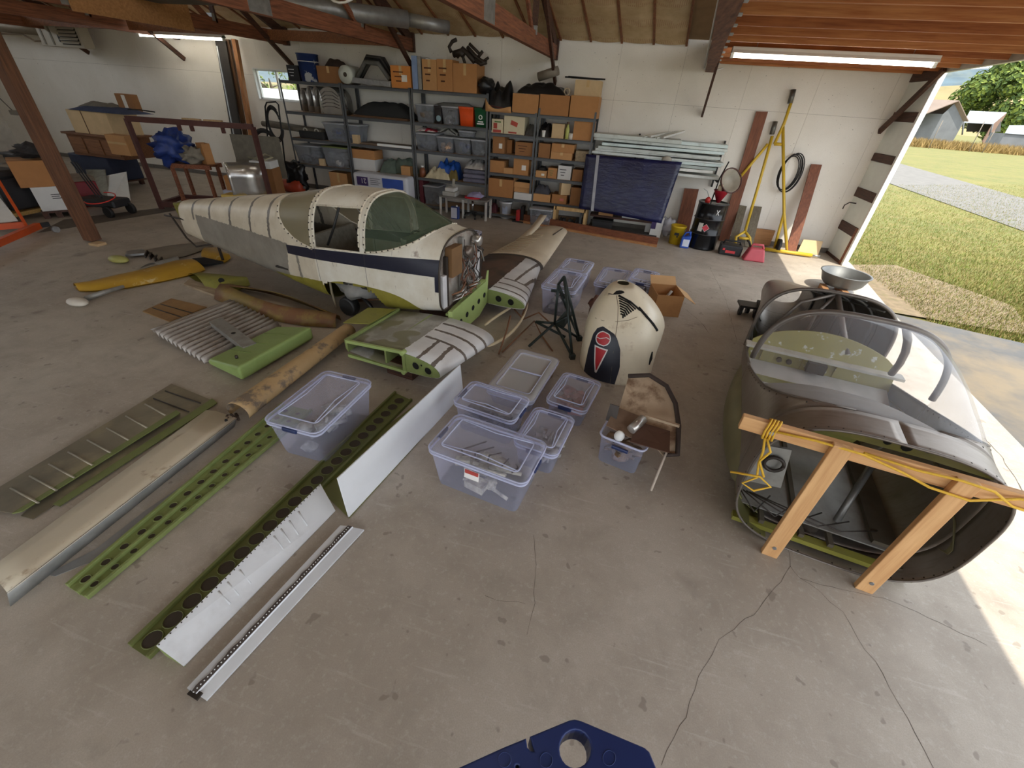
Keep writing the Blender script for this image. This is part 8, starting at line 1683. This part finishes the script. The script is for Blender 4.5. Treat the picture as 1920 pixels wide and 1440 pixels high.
# bucket, jug, charger, gas can
q = Vector((1.10, 9.68, 0)); YB_ = root('yellow_bucket', q, 'yellow plastic bucket beside the drum', 'bucket'); MB().lathe([(.02, 0), (.125, 0), (.15, .34), (.16, .345), (.16, .37), (.145, .37), (.115, .02), (.02, .02)], q, 26).build('shell', mat('bucket_yellow', srgb(206, 172, 36), .4), YB_)
MB().box(q + Vector((-.02, -.146, .22)), (.09, .012, .05)).build('print', MBLK, YB_); MB().box(q + Vector((.0, -.143, .17)), (.03, .012, .03)).build('print', MBLK, YB_); MB().tube(arc(q + Vector((0, 0, .35)), .165, 3.4, 6.0, 14, (1, 0, 0), (0, .5, .85)), .004, 5).build('handle', MGALV, YB_)
q = Vector((1.27, 9.42, 0)); BJ = root('blue_jug', q, 'blue plastic fluid jug with white label in front of the bucket', 'jug'); MB().hexa([q + Vector((-.09, -.06, 0)), q + Vector((.09, -.06, 0)), q + Vector((.09, .06, 0)), q + Vector((-.09, .06, 0))], [q + Vector((-.09, -.06, .22)), q + Vector((.09, -.06, .26)), q + Vector((.09, .06, .26)), q + Vector((-.09, .06, .22))]).build('body', mat('jug_blue', srgb(44, 84, 176), .35), BJ, bev=.02); MB().tube([q + Vector((.07, 0, .25)), q + Vector((.05, 0, .32)), q + Vector((-.03, 0, .30)), q + Vector((-.07, 0, .21))], .018, 8).build('handle', mat('jug_blue', srgb(44, 84, 176), .35), BJ); MB().cyl(q + Vector((.05, 0, .27)), q + Vector((.05, 0, .33)), .025, 10).build('cap', mat('jug_blue', srgb(44, 84, 176), .35), BJ); MB().bb((q.x - .05, q.y - .064, .04), (q.x + .075, q.y - .061, .18)).build('label', mat('jug_label', srgb(214, 220, 232), .5), BJ)
q = pz(1368, 480); q += Vector((0, .15, 0)); CHg = root('battery_charger', q, 'black and red battery charger case on the floor by the drum', 'battery charger'); MB().box(q + Vector((0, 0, .10)), (.42, .30, .20), rz=-.1).build('case', MGN, CHg, bev=.03); MB().box(q + Vector((-.02, -.16, .08)), (.18, .01, .05), rz=-.1).build('red_label', mat('label_red', srgb(206, 62, 66), .5), CHg); MB().tube([q + Vector((-.16, 0, .20)), q + Vector((-.14, 0, .26)), q + Vector((.14, 0, .26)), q + Vector((.16, 0, .20))], .018, 8).build('handle', MBLK, CHg); MB().box(q + Vector((-.15, -.155, .12)), (.04, .01, .04), rz=-.1).build('red_label', mat('label_red', srgb(206, 62, 66), .5), CHg)
q = pz(1412, 490); q += Vector((0, .08, 0)); GC = root('gas_can', q, 'faded red plastic gas can on the floor', 'gas can'); MGC = mat('gascan_red', srgb(196, 82, 92), .5, var=.08, scale=5)
MB().hexa([q + Vector((-.20, -.12, 0)), q + Vector((.20, -.12, 0)), q + Vector((.20, .12, 0)), q + Vector((-.20, .12, 0))], [q + Vector((-.13, -.09, .24)), q + Vector((.13, -.09, .24)), q + Vector((.13, .09, .24)), q + Vector((-.13, .09, .24))]).build('body', MGC, GC, bev=.03, seg=3); MB().tube([q + Vector((-.11, 0, .23)), q + Vector((-.09, 0, .30)), q + Vector((.09, 0, .30)), q + Vector((.12, 0, .23))], .022, 8).build('handle', MGC, GC); MB().tube([q + Vector((-.12, 0, .25)), q + Vector((-.17, 0, .33)), q + Vector((-.22, 0, .36))], .02, 8).build('spout', MBLK, GC)
# yellow tow bars
MYB = mat('tow_yellow', srgb(206, 170, 48), .45, var=.08, scale=6)
def towbar(nm, lab, segs, tip, m=MYB):
    t = root(nm, segs[0][-1], lab, 'tow bar', 'yellow tow bars leaning on the wall')
    for s in segs: MB().tube(s, .028, 8).build('bar', m, t)
    MB().tube(tip, .045, 8).build('grip_head', mat('grip_grey', srgb(110, 108, 100), .4, .6), t); return t
Yw = 10.42; A_ = lambda x, y, Y=10.3: py(x, y, Y)
t1 = towbar('tow_bar', 'taller yellow A frame tow bar leaning on the wall', [[A_(1484, 190, 10.45), A_(1470, 232, 10.4), A_(1452, 270, 10.38)], [A_(1468, 236, 10.4), A_(1470, 400, 10.2), (3.38, 9.98, .06)], [A_(1452, 270, 10.38), A_(1470, 271, 10.38)], [A_(1470, 400, 10.2), A_(1452, 465, 10.1)]], [A_(1488, 168, 10.48), A_(1481, 194, 10.45)])
MB().tube([(2.95, 9.98, .05), (3.85, 9.95, .05)], .035, 10).build('axle', MYB, t1); MB().cyl((3.85, 9.95, .05), (4.0, 9.95, .05), .02, 8).build('axle_end', MGALV, t1); MB().cyl((3.16, 10.05, .14), (3.22, 10.05, .14), .13, 18).build('wheel', MBLK, t1)
towbar('tow_bar', 'shorter yellow tow bar with forked foot leaning on the wall', [[A_(1448, 255, 10.42), A_(1430, 320, 10.35), A_(1397, 434, 10.05)], [A_(1440, 270, 10.42), A_(1376, 346, 10.44)], [A_(1397, 434, 10.05), A_(1380, 444, 10.0), (2.36, 9.93, .03)], [A_(1397, 434, 10.05), A_(1406, 446, 10.0), (2.66, 9.9, .03)], [A_(1386, 446, 10.0), A_(1404, 448, 10.0)]], [A_(1454, 228, 10.48), A_(1447, 252, 10.45)])
# cable coil, carton lid on the floor
CC = root('cable_coil', A_(1480, 322, 10.5), 'black cable coiled on a wall hook near the doorway', 'cable')
for k in range(5): c = A_(1479, 325, 10.48) + Vector((.012 * k - .02, -.012 * k, .01 * (k % 3))); MB().tube(arc(c, .30 + .012 * k, 0, 6.283, 30, (.55, 0, .18), (-.10, 0, 1)), .010, 6).build('turn', MBLK, CC)
MB().cyl(A_(1492, 288, 10.55), A_(1492, 288, 10.42), .01, 6).build('hook', MGALV, CC)
q = pz(1508, 478); MB().quadslab([(q.x - .20, 9.98, .01), (q.x + .22, 10.02, .01), (q.x + .24, 10.16, .30), (q.x - .14, 10.12, .30)], (0, .02, 0)).build('cardboard_sheet', CARDS[4], label='pale stained cardboard piece leaning at the foot of the wall', cat='cardboard')
